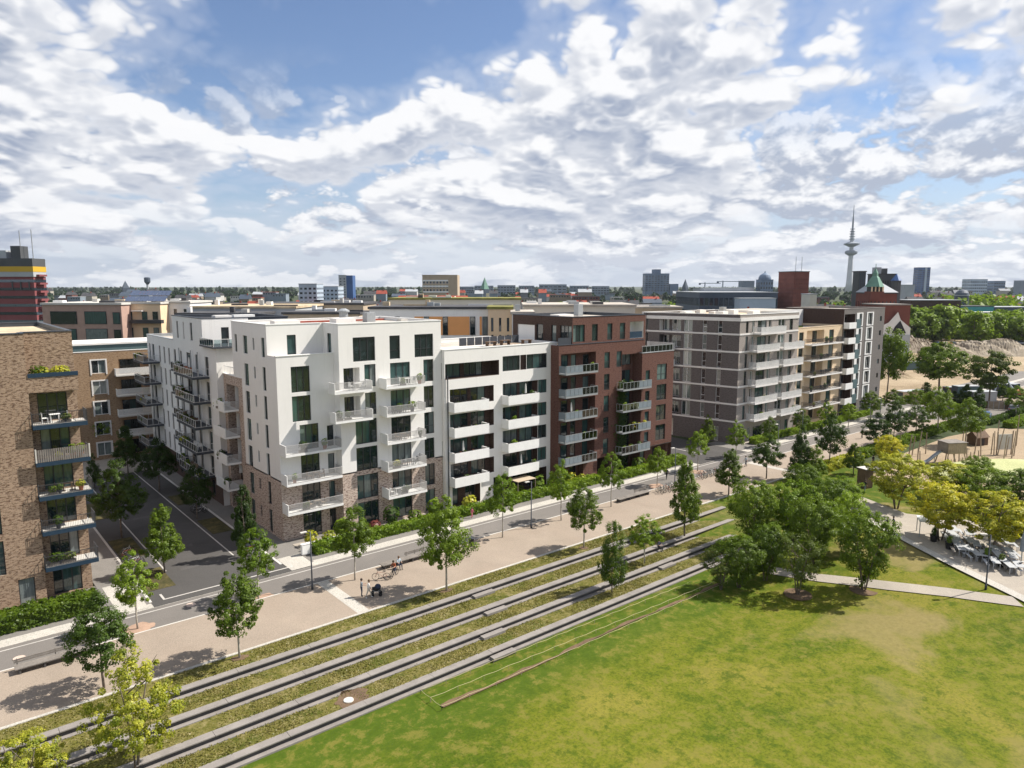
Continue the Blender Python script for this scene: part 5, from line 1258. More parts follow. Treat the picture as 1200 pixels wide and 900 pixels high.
# garden walls in front of the ground floor terraces
for x0, x1, lb in ((29.9, 36.0, 'white corner block hedge'),): 
    r = empty('garden_wall', (x0, 70.2, 0), 'low white garden wall behind the %s' % lb, 'wall'); MB().box(0, x1-x0, 0, .25, 0, .8).build('masonry', WHITE2, r); MB().box(-.03, x1-x0+.03, -.03, .28, .801, .86).build('coping', BAND, r)
sheet('garden_terrace', rect(29.6, 92, 70.1, 73.1), .05, M_PATH); sheet('garden_terrace', rect(-14, 10.6, 70.5, 73.0), .05, M_PATH); sheet('garden_terrace', rect(112, 160, 69.7, 71.1), .05, M_PATH)
for i, (x, y) in enumerate(((31, 71.4), (33, 71.2), (34.8, 71.8), (38.5, 71), (41, 71.5), (44, 71.2), (47, 71.6), (52, 70.9), (60, 71), (64, 71.2), (69, 70.2), (71, 70), (83, 69.7), (86, 69.9))):
    rng = np.random.default_rng(70+i); k = (5, 3, 1, 6, 2, 0, 1, 3, 0, 1, 5, 3, 0, 1)[i]; nm = ('green', 'bright green', 'dark', 'lime', 'olive', 'yellow', 'reddish')[k]
    o = empty('garden_shrub', (x, y, .05), '%s garden shrub on the ground floor terrace strip before the apartment blocks' % nm, 'shrub', 'terrace garden shrubs'); s = 1.5+rng.uniform(0, 1.1); o.scale = (s, s, s)
    link('foliage', PLANTS[k], o); MB().tube([(0, 0, -.02), (.02, 0, .4)], .04).build('stem', BARK, o)
r = empty('awning', (59.2, 71.0, 0), 'flat beige fabric awning on posts at the boxed balcony block garden', 'awning'); MB().box(0, 3.2, -1.0, 1.0, 2.35, 2.42).build('canopy', PLASTER_TAN, r)
for x in (.05, 3.1): MB().box(x, x+.06, -.95, -.89, .05, 2.35).build('post', WOOD, r)
# ------------------------------------------------------------------ rope cordon round the new turf
p0 = at(520, 834); p1 = at(862, 690)
ca = math.atan2(p1.y-p0.y, p1.x-p0.x)
def cordon(ax, ay, bx, by, label, n):
    A = Vector((ax, ay, height(ax, ay))); B = Vector((bx, by, height(bx, by)))
    r = empty('rope_cordon', A, label, 'rope', 'rope cordons on the lawn'); pts = []
    for i in range(n+1):
        q = A.lerp(B, i/n); q.z = height(q.x, q.y)+.07; w = q-A; MB().tube([w, w+Vector((0, 0, .34))], .018).build('stake', WOOD, r)
        pts.append(w+Vector((0, 0, .33)))
        if i < n: pts.append(w+(B-A)/n*.5+Vector((0, 0, .26)))
    MB().tube(pts, .015, 5).build('rope', plain_tape, r)
plain_tape = plain('tape_cream', (.44, .39, .22), .8, .1, 1.0)
cordon(26.0, 41.7, 57, 40.9, 'cream rope line on short stakes close to the lowest seat wall', 14); cordon(26.0, 40.4, 59, 39.4, 'cream rope line along the upper edge of the bare soil strip', 14); cordon(26.0, 39.0, 60, 38.6, 'cream rope line along the lower edge of the bare soil strip', 14)
cordon(26.0, 39.0, 26.0, 41.7, 'short cream rope across the end of the new turf', 2)
o = MB()
xs_ = np.linspace(26.3, 60, 40)
for i in range(39):
    for (a, c) in ((39.2, 39.75+.25*math.sin(i*.4)),):
        w0 = .22+.5*(1-xs_[i]/62)**2+.13*math.sin(i*.9)+.08*math.sin(i*2.3); w1 = .22+.5*(1-xs_[i+1]/62)**2+.13*math.sin((i+1)*.9)+.08*math.sin((i+1)*2.3)
        z0 = height(xs_[i], a)+.075+.06*math.sin(xs_[i]*.31+a*.17)+.05*math.sin(xs_[i]*.13-a*.29+1); z1 = height(xs_[i+1], a)+.075+.06*math.sin(xs_[i+1]*.31+a*.17)+.05*math.sin(xs_[i+1]*.13-a*.29+1)
        o.quad((xs_[i], a, z0), (xs_[i+1], a, z1), (xs_[i+1], a+w1, z1), (xs_[i], a+w0, z0))
tag(o.build('soil_strip', SOIL), kind='structure')
# ------------------------------------------------------------------ bicycles
def bike_meshes():
    w = MB(); R = .34
    pts = [(R*math.cos(t), 0, R*math.sin(t)) for t in np.linspace(0, 2*math.pi, 19)]; w.tube(pts, .024, 5, False)
    for t in np.linspace(0, math.pi, 5)[:-1]: w.tube([(R*math.cos(t), 0, R*math.sin(t)), (-R*math.cos(t), 0, -R*math.sin(t))], .006, 3)
    f = MB(); f.tube([(-.52, 0, .34), (-.12, 0, .30), (-.28, 0, .82), (-.52, 0, .34)], .018, 5); f.tube([(-.12, 0, .30), (.38, 0, .78), (-.24, 0, .72)], .02, 5); f.tube([(.36, 0, .92), (.40, 0, .72), (.55, 0, .34)], .02, 5)
    h = MB().tube([(.22, -.28, 1.0), (.36, -.1, 1.0), (.36, .1, 1.0), (.22, .28, 1.0)], .016, 5); h.tube([(.36, 0, .9), (.36, 0, 1.0)], .016, 5)
    s = MB().lathe([(.05, 0), (.13, .03), (.1, .07)], 8); s.v = [(x*1.5-.3, y*.8, z+.84) for x, y, z in s.v]; s.tube([(-.28, 0, .8), (-.3, 0, .86)], .014, 5)
    return w.mesh('wheel', RUBBER), f, h.mesh('handlebar', SLATE), s.mesh('saddle', BLACK)
_bw, _bf, _bh, _bs = bike_meshes()
BIKE_COL = {'black': BLACK, 'silver': STEEL, 'red': TILE_RED, 'teal': TEAL_PANEL, 'white': WHITE_PAINT}
_bfm = {k: _bf.mesh('frame', m) for k, m in BIKE_COL.items()}
def bicycle(x, y, rz, col, where, z=.02):
    r = empty('bicycle', (x, y, z), '%s bicycle %s' % (col, where), 'bicycle', 'parked bicycles', rz)
    link('wheel', _bw, r, (-.52, 0, .36)); link('wheel', _bw, r, (.55, 0, .36)); link('frame', _bfm[col], r, (0, 0, .02)); link('handlebar', _bh, r, (0, 0, .02)); link('saddle', _bs, r, (0, 0, .02)); return r
cols = list(BIKE_COL)
for i in range(6): bicycle(76.0+.75*i, 60.0+.15*math.sin(i*2), 1.3+.2*math.sin(i*3), cols[i % 5], 'at the stand by the small street tree')
for i in range(7): bicycle(86.6+.72*i, 61.0+.15*math.sin(i), 1.2+.25*math.sin(i*2), cols[(i+2) % 5], 'at the second stand before the driveway')
for i in range(8): bicycle(14.9+.1*math.sin(i), 76.2+.7*i, .3+.25*math.sin(i*3), cols[(i*2) % 5], 'parked beside the sand brick block', .05)
for i in range(6): bicycle(25.2, 72.6+.7*i if i < 3 else 88.6+.7*i, .2*math.sin(i*3), cols[(i+1) % 5], 'parked along the brick base of the white corner block', .05)
for x0, n, y in ((75.8, 5, 60.0), (86.4, 6, 61.0)):
    for i in range(n):
        r = empty('bicycle_stand', (x0+.36+.75*i, y+.35, .02), 'grey bent tube bicycle stand %s' % ('by the small street tree' if x0 < 80 else 'before the driveway'), 'bicycle stand', 'bicycle stands'); MB().tube([(-.0, -.4, 0), (0, -.4, .75), (0, .4, .75), (0, .4, 0)], .024, 6).build('tube', STEEL, r)
# ------------------------------------------------------------------ people
def person(p, rz, pose, cloth, label, scale=1.0):
    """one skinned body; joints are laid out for the pose, clothing colours are given by body zone"""
    J = {}; s = 1.0
    def P_(n, x, y, z, r): J[n] = (x, y, z, r)
    lean = .05 if pose == 'walk' else 0
    hipz = .93; 
    if pose in ('sit', 'ride'): hipz = .50 if pose == 'sit' else .86
    P_('pelvis', 0, 0, hipz, .145); P_('waist', lean*.4, 0, hipz+.16, .125); P_('chest', lean, 0, hipz+.36, .15); P_('neck', lean+.01, 0, hipz+.53, .055); P_('head', lean+.04, 0, hipz+.65, .088); P_('crown', lean+.03, 0, hipz+.74, .08)
    if pose == 'ride':
        for n, dx in (('waist', .08), ('chest', .2), ('neck', .27), ('head', .33), ('crown', .33)): J[n] = (dx, 0, J[n][2]-.03, J[n][3])
    cx = J['chest'][0]; cz = J['chest'][2]
    for sd, q in ((-1, 'l'), (1, 'r')):
        ph = sd*.17 if pose == 'walk' else 0
        P_('sh'+q, cx, sd*.17, cz+.09, .06)
        if pose == 'push': P_('el'+q, cx+.12, sd*.2, cz-.16, .045); P_('wr'+q, cx+.38, sd*.17, cz-.16, .034); P_('ha'+q, cx+.46, sd*.16, cz-.15, .04)
        elif pose in ('sit', 'ride'): P_('el'+q, cx+.14, sd*.21, cz-.14, .045); P_('wr'+q, cx+.34, sd*.17, cz-.2 if pose == 'sit' else cz-.16, .034); P_('ha'+q, cx+.41, sd*.16, cz-.21 if pose == 'sit' else cz-.18, .04)
        else: P_('el'+q, cx-ph*.5, sd*.22, cz-.19, .045); P_('wr'+q, cx-ph*1.1+.05, sd*.22, cz-.42, .034); P_('ha'+q, cx-ph*1.2+.07, sd*.21, cz-.5, .04)
        P_('hi'+q, 0, sd*.085, hipz-.06, .10)
        if pose == 'sit': P_('kn'+q, .42, sd*.12, hipz-.02, .065); P_('an'+q, .44, sd*.12, .08, .045); P_('to'+q, .6, sd*.13, .04, .04)
        elif pose == 'ride': P_('kn'+q, .28, sd*.1, .52+sd*.08, .065); P_('an'+q, .12, sd*.11, .2+sd*.1, .045); P_('to'+q, .26, sd*.11, .16+sd*.1, .04)
        else: P_('kn'+q, ph*.9+.04, sd*.09, .49, .065); P_('an'+q, ph*1.5-.02, sd*.09, .09, .045); P_('to'+q, ph*1.5+.14, sd*.1, .04, .04)
    E_ = [('pelvis', 'waist'), ('waist', 'chest'), ('chest', 'neck'), ('neck', 'head'), ('head', 'crown')]
    for q in 'lr': E_ += [('chest', 'sh'+q), ('sh'+q, 'el'+q), ('el'+q, 'wr'+q), ('wr'+q, 'ha'+q), ('pelvis', 'hi'+q), ('hi'+q, 'kn'+q), ('kn'+q, 'an'+q), ('an'+q, 'to'+q)]
    names = list(J); ix = {n: i for i, n in enumerate(names)}
    me = bpy.data.meshes.new('skeleton'); me.from_pydata([J[n][:3] for n in names], [(ix[a], ix[b]) for a, b in E_], [])
    tmp = bpy.data.objects.new('skeleton', me); COL.objects.link(tmp)
    md = tmp.modifiers.new('skin', 'SKIN'); 
    for n in names: sv = me.skin_vertices[0].data[ix[n]]; sv.radius = (J[n][3], J[n][3]); sv.use_root = n == 'pelvis'
    tmp.modifiers.new('sub', 'SUBSURF').levels = 1
    ev = tmp.evaluated_get(bpy.context.evaluated_depsgraph_get()); body = bpy.data.meshes.new_from_object(ev); bpy.data.objects.remove(tmp)
    body.name = 'body'; body.materials.clear()
    skin, top, legs, shoe, hair = cloth
    for m in (skin, top, legs, shoe): body.materials.append(m)
    segs = [(Vector(J[a][:3]), Vector(J[b][:3]), b) for a, b in E_]
    zone = {'waist': 1, 'chest': 1, 'neck': 1, 'head': 0, 'crown': 0, 'sh': 1, 'el': 1, 'wr': 0, 'ha': 0, 'hi': 2, 'kn': 2, 'an': 2, 'to': 3}
    mi = []
    for f in body.polygons:
        c = f.center; best = min(segs, key=lambda sg: (c - (sg[0]+(sg[1]-sg[0])*max(0, min(1, (c-sg[0]).dot(sg[1]-sg[0])/max(1e-9, (sg[1]-sg[0]).length_squared))))).length)
        k = best[2]; mi.append(zone.get(k, zone.get(k[:-1], 1)))
    body.polygons.foreach_set('material_index', mi); body.polygons.foreach_set('use_smooth', [True]*len(mi)); body.update()
    r = empty('person', p, label, 'person', None, rz); r.scale = (scale,)*3
    link('body', body, r)
    hz = J['head']; MB().lathe([(.102, -.02), (.112, .05), (.10, .12), (.06, .165), (.01, .175)], 10, (hz[0]-.02, 0, hz[2]+.0)).build('hair', hair, r, smooth=True)
    return r
SKIN = plain('skin', (.48, .30, .22), .6, .05, 2.0); HAIR_D = plain('hair_dark', (.04, .025, .018), .6, .2, 4.0); HAIR_B = plain('hair_brown', (.13, .08, .045), .6, .2, 4.0)
C_NAVY = plain('cloth_navy', (.03, .04, .07), .9, .1, 2.0); C_GREY = plain('cloth_grey', (.20, .23, .26), .9, .1, 2.0); C_BEIGE = plain('cloth_beige', (.55, .5, .42), .9, .1, 2.0); C_PINK = plain('cloth_pink', (.62, .16, .22), .9, .1, 2.0); C_RUST = plain('cloth_rust', (.33, .10, .05), .9, .1, 2.0); C_LBLUE = plain('cloth_light_blue', (.40, .48, .54), .9, .1, 2.0)
q = at(428, 700); dirn = math.atan2(.35, 1)
person((q.x-.2, q.y+.3, .02), -.5, 'push', (SKIN, C_GREY, C_NAVY, BLACK, HAIR_D), 'person in grey top and dark trousers pushing the pram')
person((q.x+.15, q.y-.35, .02), -.5, 'walk', (SKIN, CLOTH_W, C_BEIGE, WHITE_PAINT, HAIR_B), 'person in white walking beside the pram')
r = empty('pram', (q.x+.95, q.y-.35, .02), 'black pram with raised hood pushed along the promenade', 'pram', None, -.5)
MB().box(-.38, .38, -.2, .2, .5, .78).build('carrycot', BLACK, r); MB().lathe([(.3, 0), (.28, .15), (.18, .27), (.02, .31)], 10, (.14, 0, .78)).build('hood', C_NAVY, r)
b = MB(); b.tube([(-.8, -.2, 1.0), (-.35, -.2, .62), (.35, -.2, .25)], .018); b.tube([(-.8, .2, 1.0), (-.35, .2, .62), (.35, .2, .25)], .018); b.tube([(-.8, -.2, 1.0), (-.8, .2, 1.0)], .02); b.tube([(.3, -.2, .6), (-.35, -.2, .2)], .018); b.tube([(.3, .2, .6), (-.35, .2, .2)], .018); b.build('chassis', STEEL, r)
for x in (-.36, .36):
    for y in (-.25, .25): w = MB().lathe([(.17, -.025), (.17, .025)], 12); w.v = [(a+x, c+y, b_+.17) for a, b_, c in w.v]; w.build('wheel', RUBBER, r)
q = at(462, 676)
r = bicycle(q.x, q.y, -2.6, 'black', 'with its rider at the wooden bench'); person((q.x+.18, q.y+.14, .06), -2.6, 'ride', (SKIN, C_RUST, C_NAVY, BLACK, HAIR_D), 'cyclist in a rust red top riding at the wooden bench')
person((q.x+1.4, q.y+1.5, .02), -1.57, 'sit', (SKIN, C_LBLUE, C_NAVY, BLACK, HAIR_B), 'person in light blue sitting on the bench where the cyclist stops')
q = at(447, 680); bicycle(q.x, q.y, 2.5, 'red', 'leaning by the tree at the cyclist bench')
q = at(553, 607); person((q.x, q.y, .03), .2, 'walk', (SKIN, C_PINK, C_PINK, BLACK, HAIR_B), 'child in pink walking on the pavement by the hedge', .75)
q = at(783, 648); person((60.6, 47.75, -STEP*2-.02), -1.57, 'sit', (SKIN, C_NAVY, BLACK, BLACK, HAIR_D), 'person in dark clothes sitting on the second seat wall')
q = at(1040, 624); person((q.x, q.y, .12), 2.2, 'walk', (SKIN, BLACK, BLACK, BLACK, HAIR_D), 'person in black walking beside another on the cafe path'); person((q.x+.7, q.y-.35, .12), 2.2, 'walk', (SKIN, C_NAVY, C_NAVY, BLACK, HAIR_D), 'person in navy walking beside another on the cafe path')
q = at(1013, 577); person((q.x, q.y, .02), 0, 'walk', (SKIN, BLACK, C_GREY, BLACK, HAIR_D), 'person in black at the wooden play cabin')
q = at(1023, 546); person((q.x, q.y, .02), 1, 'walk', (SKIN, BLACK, C_NAVY, BLACK, HAIR_D), 'person in dark clothes at the playground entrance hedge')
q = at(781, 562); person((q.x, q.y, .02), .3, 'walk', (SKIN, BLACK, BLACK, BLACK, HAIR_D), 'person in black crossing the road towards the bicycle stand')
q = at(874, 547); person((q.x, q.y, .02), 2.8, 'walk', (SKIN, C_LBLUE, C_NAVY, BLACK, HAIR_D), 'person in light blue walking on the road before the taupe block')
q = at(1010, 514); person((q.x, q.y, .02), 2.8, 'walk', (SKIN, BLACK, BLACK, BLACK, HAIR_D), 'person in black walking by the dark round edge trees')
# ------------------------------------------------------------------ cafe terrace
G_T = 'white cafe tables and benches under the yellow trees'
TB = [(495, 250), (490, 300), (645, 290), (515, 340), (650, 360), (720, 395), (640, 440), (520, 385), (565, 430), (715, 480), (800, 490), (1030, 375), (1050, 470), (1085, 515), (895, 435), (930, 490), (980, 540), (1050, 595), (1140, 595), (905, 555)]
for i, (x, y) in enumerate(TB):
    q = at(1060+x/8.571, 590+y/8.571, .85); z = height(q.x, q.y)+.12; rz = .55+.12*math.sin(i*2.3)
    table_thing((q.x, q.y, z), rz, 2.0, .72, CAFE, 'white wooden cafe table among the benches under the yellow trees', G_T)
    for s in (-1, 1):
        if (i*7+s) % 5 == 0: continue
        table_thing((q.x-math.sin(rz)*.72*s, q.y+math.cos(rz)*.72*s, z), rz, 2.0, .28, WOOD_G if (i+s) % 3 == 0 else CAFE, '%s cafe bench beside a white table under the yellow trees' % ('grey wooden' if (i+s) % 3 == 0 else 'white'), G_T, .46, 'bench')
for i, (x, y) in enumerate(((290, 390), (445, 465), (970, 640), (825, 590))):
    q = at(1060+x/8.571, 590+y/8.571); r = empty('planter', (q.x, q.y, q.z+.12), 'dark round planter with %s at the edge of the cafe tables' % ('a dark shrub', 'a low shrub', 'tall grass', 'a small shrub')[i], 'planter', 'cafe planters'); MB().lathe([(.3, 0), (.4, .7), (.42, .7), (.42, .75)], 12).build('pot', BLACK, r); link('foliage', PLANTS[(2, 0, 4, 0)[i]], r, (0, 0, .6))
q = at(1086, 628); r = empty('pavilion', (q.x, q.y, q.z+.12), 'small open shelter with flat white top on four posts by the cafe path', 'shelter', None, .5); MB().box(-1.1, 1.1, -1.0, 1.0, 1.75, 1.85).build('roof', WHITE_PAINT, r)
for x in (-1, 1):
    for y in (-.9, .9): MB().box(x-.04, x+.04, y-.04, y+.04, 0, 1.75).build('post', STEEL, r)
q = at(1196, 664); folded_parasol((q.x, q.y, q.z+.12), C_GREY, 'tall folded grey parasol at the end of the cafe tables', None, 3.4).scale = (1.9, 1.9, 1.0)
q = at(1190, 668); r = empty('deckchair', (q.x, q.y, q.z+.12), 'deckchair with dark blue cloth and white frame on the cafe path', 'deckchair', None, -1.9)
b = MB()
for y in (-.32, .32): b.tube([(-.5, y, 0), (.55, y, .95)], .03, 5); b.tube([(.5, y, 0), (-.25, y, .5)], .03, 5)
b.tube([(-.3, -.32, .2), (-.3, .32, .2)], .025, 5); b.tube([(.55, -.32, .95), (.55, .32, .95)], .025, 5); b.build('frame', WHITE_PAINT, r); b = MB(); b.quad((-.3, -.28, .22), (-.3, .28, .22), (.15, .28, .40), (.15, -.28, .40)); b.quad((.15, -.28, .40), (.15, .28, .40), (.54, .28, .93), (.54, -.28, .93)); b.build('cloth', C_NAVY, r)
# ------------------------------------------------------------------ playground
hp = [(1010, 560), (1090, 575), (1220, 590), (1300, 560), (1300, 505), (1160, 502), (1110, 512), (1050, 535)]
sheet('play_area', [(at(*q_).x, at(*q_).y) for q_ in hp], .03, M_PLAY)
b = MB(); q = at(1178, 552); n0 = 0
for i in range(9):
    for j in range(24):
        t = i/8; a = 2*math.pi*j/24; b.v.append((13*t*math.cos(a), 6.5*t*math.sin(a), 1.5*(1-t*t)**1.0-.04))
for i in range(8):
    for j in range(24): b.face(i*24+j, (i+1)*24+j, (i+1)*24+(j+1) % 24, i*24+(j+1) % 24)
tag(b.build('play_mound', M_SAFE, None, (q.x, q.y, 0), -.5, True), kind='structure')
def post(x, y, h, tilt, az, label, r=.09):
    q = at(x, y); o = empty('climbing_pole', (q.x, q.y, .02), label, 'pole', 'playground climbing poles')
    MB().tube([(0, 0, -.1), (math.cos(az)*h*tilt*.5, math.sin(az)*h*tilt*.5, h*.5), (math.cos(az)*h*tilt, math.sin(az)*h*tilt, h)], [r, r*.95, r*.8], 7).build('trunk', WOOD, o); MB().lathe([(r*.9, 0), (r*.6, .05)], 7, (math.cos(az)*h*tilt, math.sin(az)*h*tilt, h-.01)).build('pole_cap', WOOD_G, o)
rr = random.Random(5)
for (X, Y, h) in ((187, 555, 3.6), (215, 555, 3.2), (265, 560, 4.2), (335, 540, 3.6), (105, 470, 2.6), (265, 620, 2.4), (285, 625, 2.0)): post(1040+X/7.5, 460+Y/7.5, h, rr.uniform(.02, .12), rr.uniform(0, 6), 'bare wooden climbing pole near the slide and hedge')
for (X, Y, h) in ((655, 510, 3.4), (680, 515, 3.0), (765, 540, 3.6), (820, 560, 4.4), (800, 600, 1.6), (760, 600, 1.4), (910, 545, 3.6), (935, 550, 4.0), (965, 555, 4.6), (1020, 600, 4.2), (1090, 580, 4.6), (1110, 560, 4.8), (1040, 560, 3.2), (700, 580, 1.5), (730, 590, 1.2), (960, 500, 5.0), (1130, 470, 5.6)): post(1040+X/7.5, 460+Y/7.5, h, rr.uniform(.02, .14), rr.uniform(0, 6), 'bare wooden climbing pole in the sand beside the play tower')
q = at(1114, 543); T = empty('play_tower', (q.x, q.y, .02), 'wooden play tower cabin on splayed poles with a curved steel slide', 'play tower', None, -.55)
b = MB()
for i in range(9): MB().box(-1.6+i*.356, -1.6+i*.356+.33, -1.2, -1.14, 1.9, 3.5).build('plank', WOOD, T)
for i in range(6): MB().box(-1.66, -1.602, -1.1+i*.38, -1.1+i*.38+.35, 1.9, 3.5).build('plank', WOOD_G, T)
MB().box(-1.58, 1.58, -1.12, 1.2, 1.78, 1.88).build('deck', WOOD, T); MB().box(-1.75, 1.7, -1.35, 1.3, 3.51, 3.6).build('roof', WOOD_G, T); MB().box(-1.5, 1.5, 1.14, 1.2, 1.9, 3.5).build('back_wall', WOOD_G, T)
for x, y, dx, dy in ((-1.4, -1, -.3, -.3), (-.5, -1, .2, -.4), (.5, -1, -.2, -.4), (1.4, -1, .4, -.3), (-1.4, 1, -.3, .3), (1.4, 1, .3, .3), (0, 1, 0, .2)): MB().tube([(x+dx, y+dy, -.05), (x, y, 1.8)], [.1, .08], 7).build('leg', WOOD, T)
sl = MB(); pts = [(-1.6, 0, 1.95), (-2.3, -.05, 1.75), (-3.2, -.1, 1.15), (-4.1, -.2, .55), (-4.8, -.3, .3), (-5.3, -.35, .28)]
for i in range(len(pts)-1):
    for (y0, z0), (y1, z1) in (((-.38, .22), (-.3, 0)), ((-.3, 0), (.3, 0)), ((.3, 0), (.38, .22))):
        a_, c_ = pts[i], pts[i+1]; sl.quad((a_[0], a_[1]+y0, a_[2]+z0), (c_[0], c_[1]+y0, c_[2]+z0), (c_[0], c_[1]+y1, c_[2]+z1), (a_[0], a_[1]+y1, a_[2]+z1))
sl.build('slide', STEEL, T); MB().box(-4.75, -4.65, -.55, -.05, 0, .3).build('slide_foot', SLATE, T); MB().tube([(-3.0, -.1, 1.25), (-3.0, -.1, 0)], .05).build('slide_prop', STEEL, T)
for i in range(9):
    a = rr.uniform(-1, 1); MB().tube([(-1.5+i*.35, -1.6, -.05), (-1.5+i*.35+a*.3, -1.55, .9+rr.uniform(0, .5))], [.07, .05], 6).build('palisade_pole', WOOD, T)
q = at(1176, 533); o = empty('climbing_wall', (q.x, q.y, .02), 'pale climbing panel hung between tall wooden poles', 'climbing wall', None, -.6); MB().box(-1.2, 1.2, -.06, .06, .9, 3.5).build('panel', CONC_L, o); MB().tube([(-1.3, 0, -.05), (-1.35, 0, 4.0)], .1, 7).build('post', WOOD, o); MB().tube([(1.3, 0, -.05), (1.38, 0, 4.1)], .1, 7).build('post', WOOD, o)
q = at(1145, 521); o = empty('play_house', (q.x, q.y, .02), 'dark wooden play house with pitched roof behind the climbing poles', 'play house', None, -.4); MB().box(-1.3, 1.3, -1, 1, 0, 1.5).build('wall', WOOD_D, o); b = MB(); n_ = b.add([(-1.5, -1.2, 1.45), (1.5, -1.2, 1.45), (1.5, 1.2, 1.45), (-1.5, 1.2, 1.45), (-1.5, 0, 2.5), (1.5, 0, 2.5)]); [b.face(*[n_+i for i in f]) for f in ((0, 1, 5, 4), (2, 3, 4, 5), (0, 4, 3), (1, 2, 5), (0, 3, 2, 1))]; b.build('roof', WOOD_D, o); MB().box(-.4, .4, -1.04, -1.005, .05, 1.2).build('door', BLACK, o)
q = at(1013, 571); o = empty('play_cabin', (q.x, q.y, .02), 'tall brown slatted cabin at the playground entrance', 'cabin', None, -.3)
for i in range(6): MB().box(-.75+i*.25, -.75+i*.25+.23, -.7, -.66, .1, 2.7).build('slat', WOOD_D, o)
MB().box(-.72, .72, -.65, .7, .0, 2.65).build('body', WOOD_D, o); MB().box(-.85, .85, -.8, .8, 2.71, 2.8).build('roof', CONC_L, o)
q = at(1028, 552); o = empty('play_tent', (q.x, q.y, .02), 'small white tent shaped play shelter behind the brown cabin', 'shelter', None, .3); b = MB(); n_ = b.add([(-1, -1, 0), (1, -1, 0), (1, 1, 0), (-1, 1, 0), (-1, 0, 1.4), (1, 0, 1.4)]); [b.face(*[n_+i for i in f]) for f in ((0, 1, 5, 4), (2, 3, 4, 5), (0, 4, 3), (1, 2, 5))]; b.build('cloth', CLOTH_W, o); MB().tube([(-1.05, 0, 1.42), (1.05, 0, 1.42)], .04, 6).build('ridge_pole', WOOD, o)
# ------------------------------------------------------------------ cars
CARC = {'silver': plain('paint_silver', (.42, .45, .5), .3, .03, 1, metal=.3, spec=.6), 'black': plain('paint_black', (.015, .015, .018), .25, .05, 1, spec=.6), 'white': plain('paint_white', (.75, .75, .75), .3, .03, 1, spec=.6), 'blue': plain('paint_blue', (.06, .12, .28), .3, .05, 1, spec=.6), 'red': plain('paint_red', (.35, .03, .03), .3, .05, 1, spec=.6), 'grey': plain('paint_grey', (.12, .13, .14), .3, .05, 1, spec=.6)}
HL = plain('head_lamp', (.7, .7, .68), .2, .03, 1); TLM = plain('tail_lamp', (.35, .02, .02), .3, .05, 1)
def car_meshes():
    prof = [(-2.1, .35), (-2.15, .62), (-2.05, .88), (-1.25, .95), (1.35, .95), (2.1, .82), (2.18, .55), (2.1, .33)]
    def extr(pr, w, ins=0.0):
        b = MB(); n = len(pr); b.add([(x, -w, z) for x, z in pr]); b.add([(x, w, z) for x, z in pr])
        b.f.append(tuple(range(n))); b.m.append(0); b.f.append(tuple(range(2*n-1, n-1, -1))); b.m.append(0)
        for i in range(n): j = (i+1) % n; b.face(j, i, n+i, n+j)
        return b
    body = extr(prof, .88); cab = extr([(-1.75, .94), (-1.35, 1.38), (-.9, 1.46), (.35, 1.45), (1.2, .94)], .76); rf = extr([(-1.3, 1.42), (-.9, 1.49), (.3, 1.48), (.42, 1.42)], .74)
    wh = MB().lathe([(.31, -.1), (.32, -.08), (.32, .08), (.31, .1)], 14); wh.v = [(x, z, y) for x, y, z in wh.v]; rim = MB().lathe([(.19, -.115), (.19, .115)], 10); rim.v = [(x, z, y) for x, y, z in rim.v]
    return body, cab.mesh('cabin_glass', GLASS_B), rf, wh.mesh('wheel', RUBBER), rim.mesh('rim', STEEL)
_cb, _cc, _cr, _cw, _crm = car_meshes(); _cbm = {k: (_cb.mesh('body', m), _cr.mesh('roof', m)) for k, m in CARC.items()}
_hl = MB().box(-.02, .05, -.18, .18, -.08, .08).mesh('headlight', HL); _tl = MB().box(-.05, .02, -.16, .16, -.1, .1).mesh('tail_light', TLM)
def car(x, y, rz, col, where, group, z=.02, simple=False):
    r = empty('car', (x, y, z), '%s car %s' % (col, where), 'car', group, rz); link('body', _cbm[col][0], r); link('cabin_glass', _cc, r); link('roof', _cbm[col][1], r)
    for wx in (-1.3, 1.35):
        for wy in (-.82, .82):
            w = link('wheel', _cw, r, (wx, wy, .32))
            if not simple: link('rim', _crm, w)
    if not simple:
        for wy in (-.62, .62): link('headlight', _hl, r, (2.14, wy, .66)); link('tail_light', _tl, r, (-2.11, wy, .74))
    return r
q = at(1155, 490); car(q.x, q.y, .2, 'blue', 'parked on the road behind the playground hedge', 'cars on the site road'); q = at(1188, 482); car(q.x, q.y, .15, 'grey', 'parked on the road near the site fence', 'cars on the site road')
q = at(788, 531); car(95.6, 78.0, 1.5, 'black', 'parked in the driveway beside the red brown brick block', None, .04)
car(102, 82, 1.5, 'grey', 'parked under the taupe brick wall in the driveway', None, .04)
sheet('site_road', [(at(1075, 492).x, at(1075, 492).y), (at(1320, 492).x, at(1320, 492).y), (at(1320, 476).x, at(1320, 476).y), (at(1100, 476).x, at(1100, 476).y)], .03, M_PAVE)
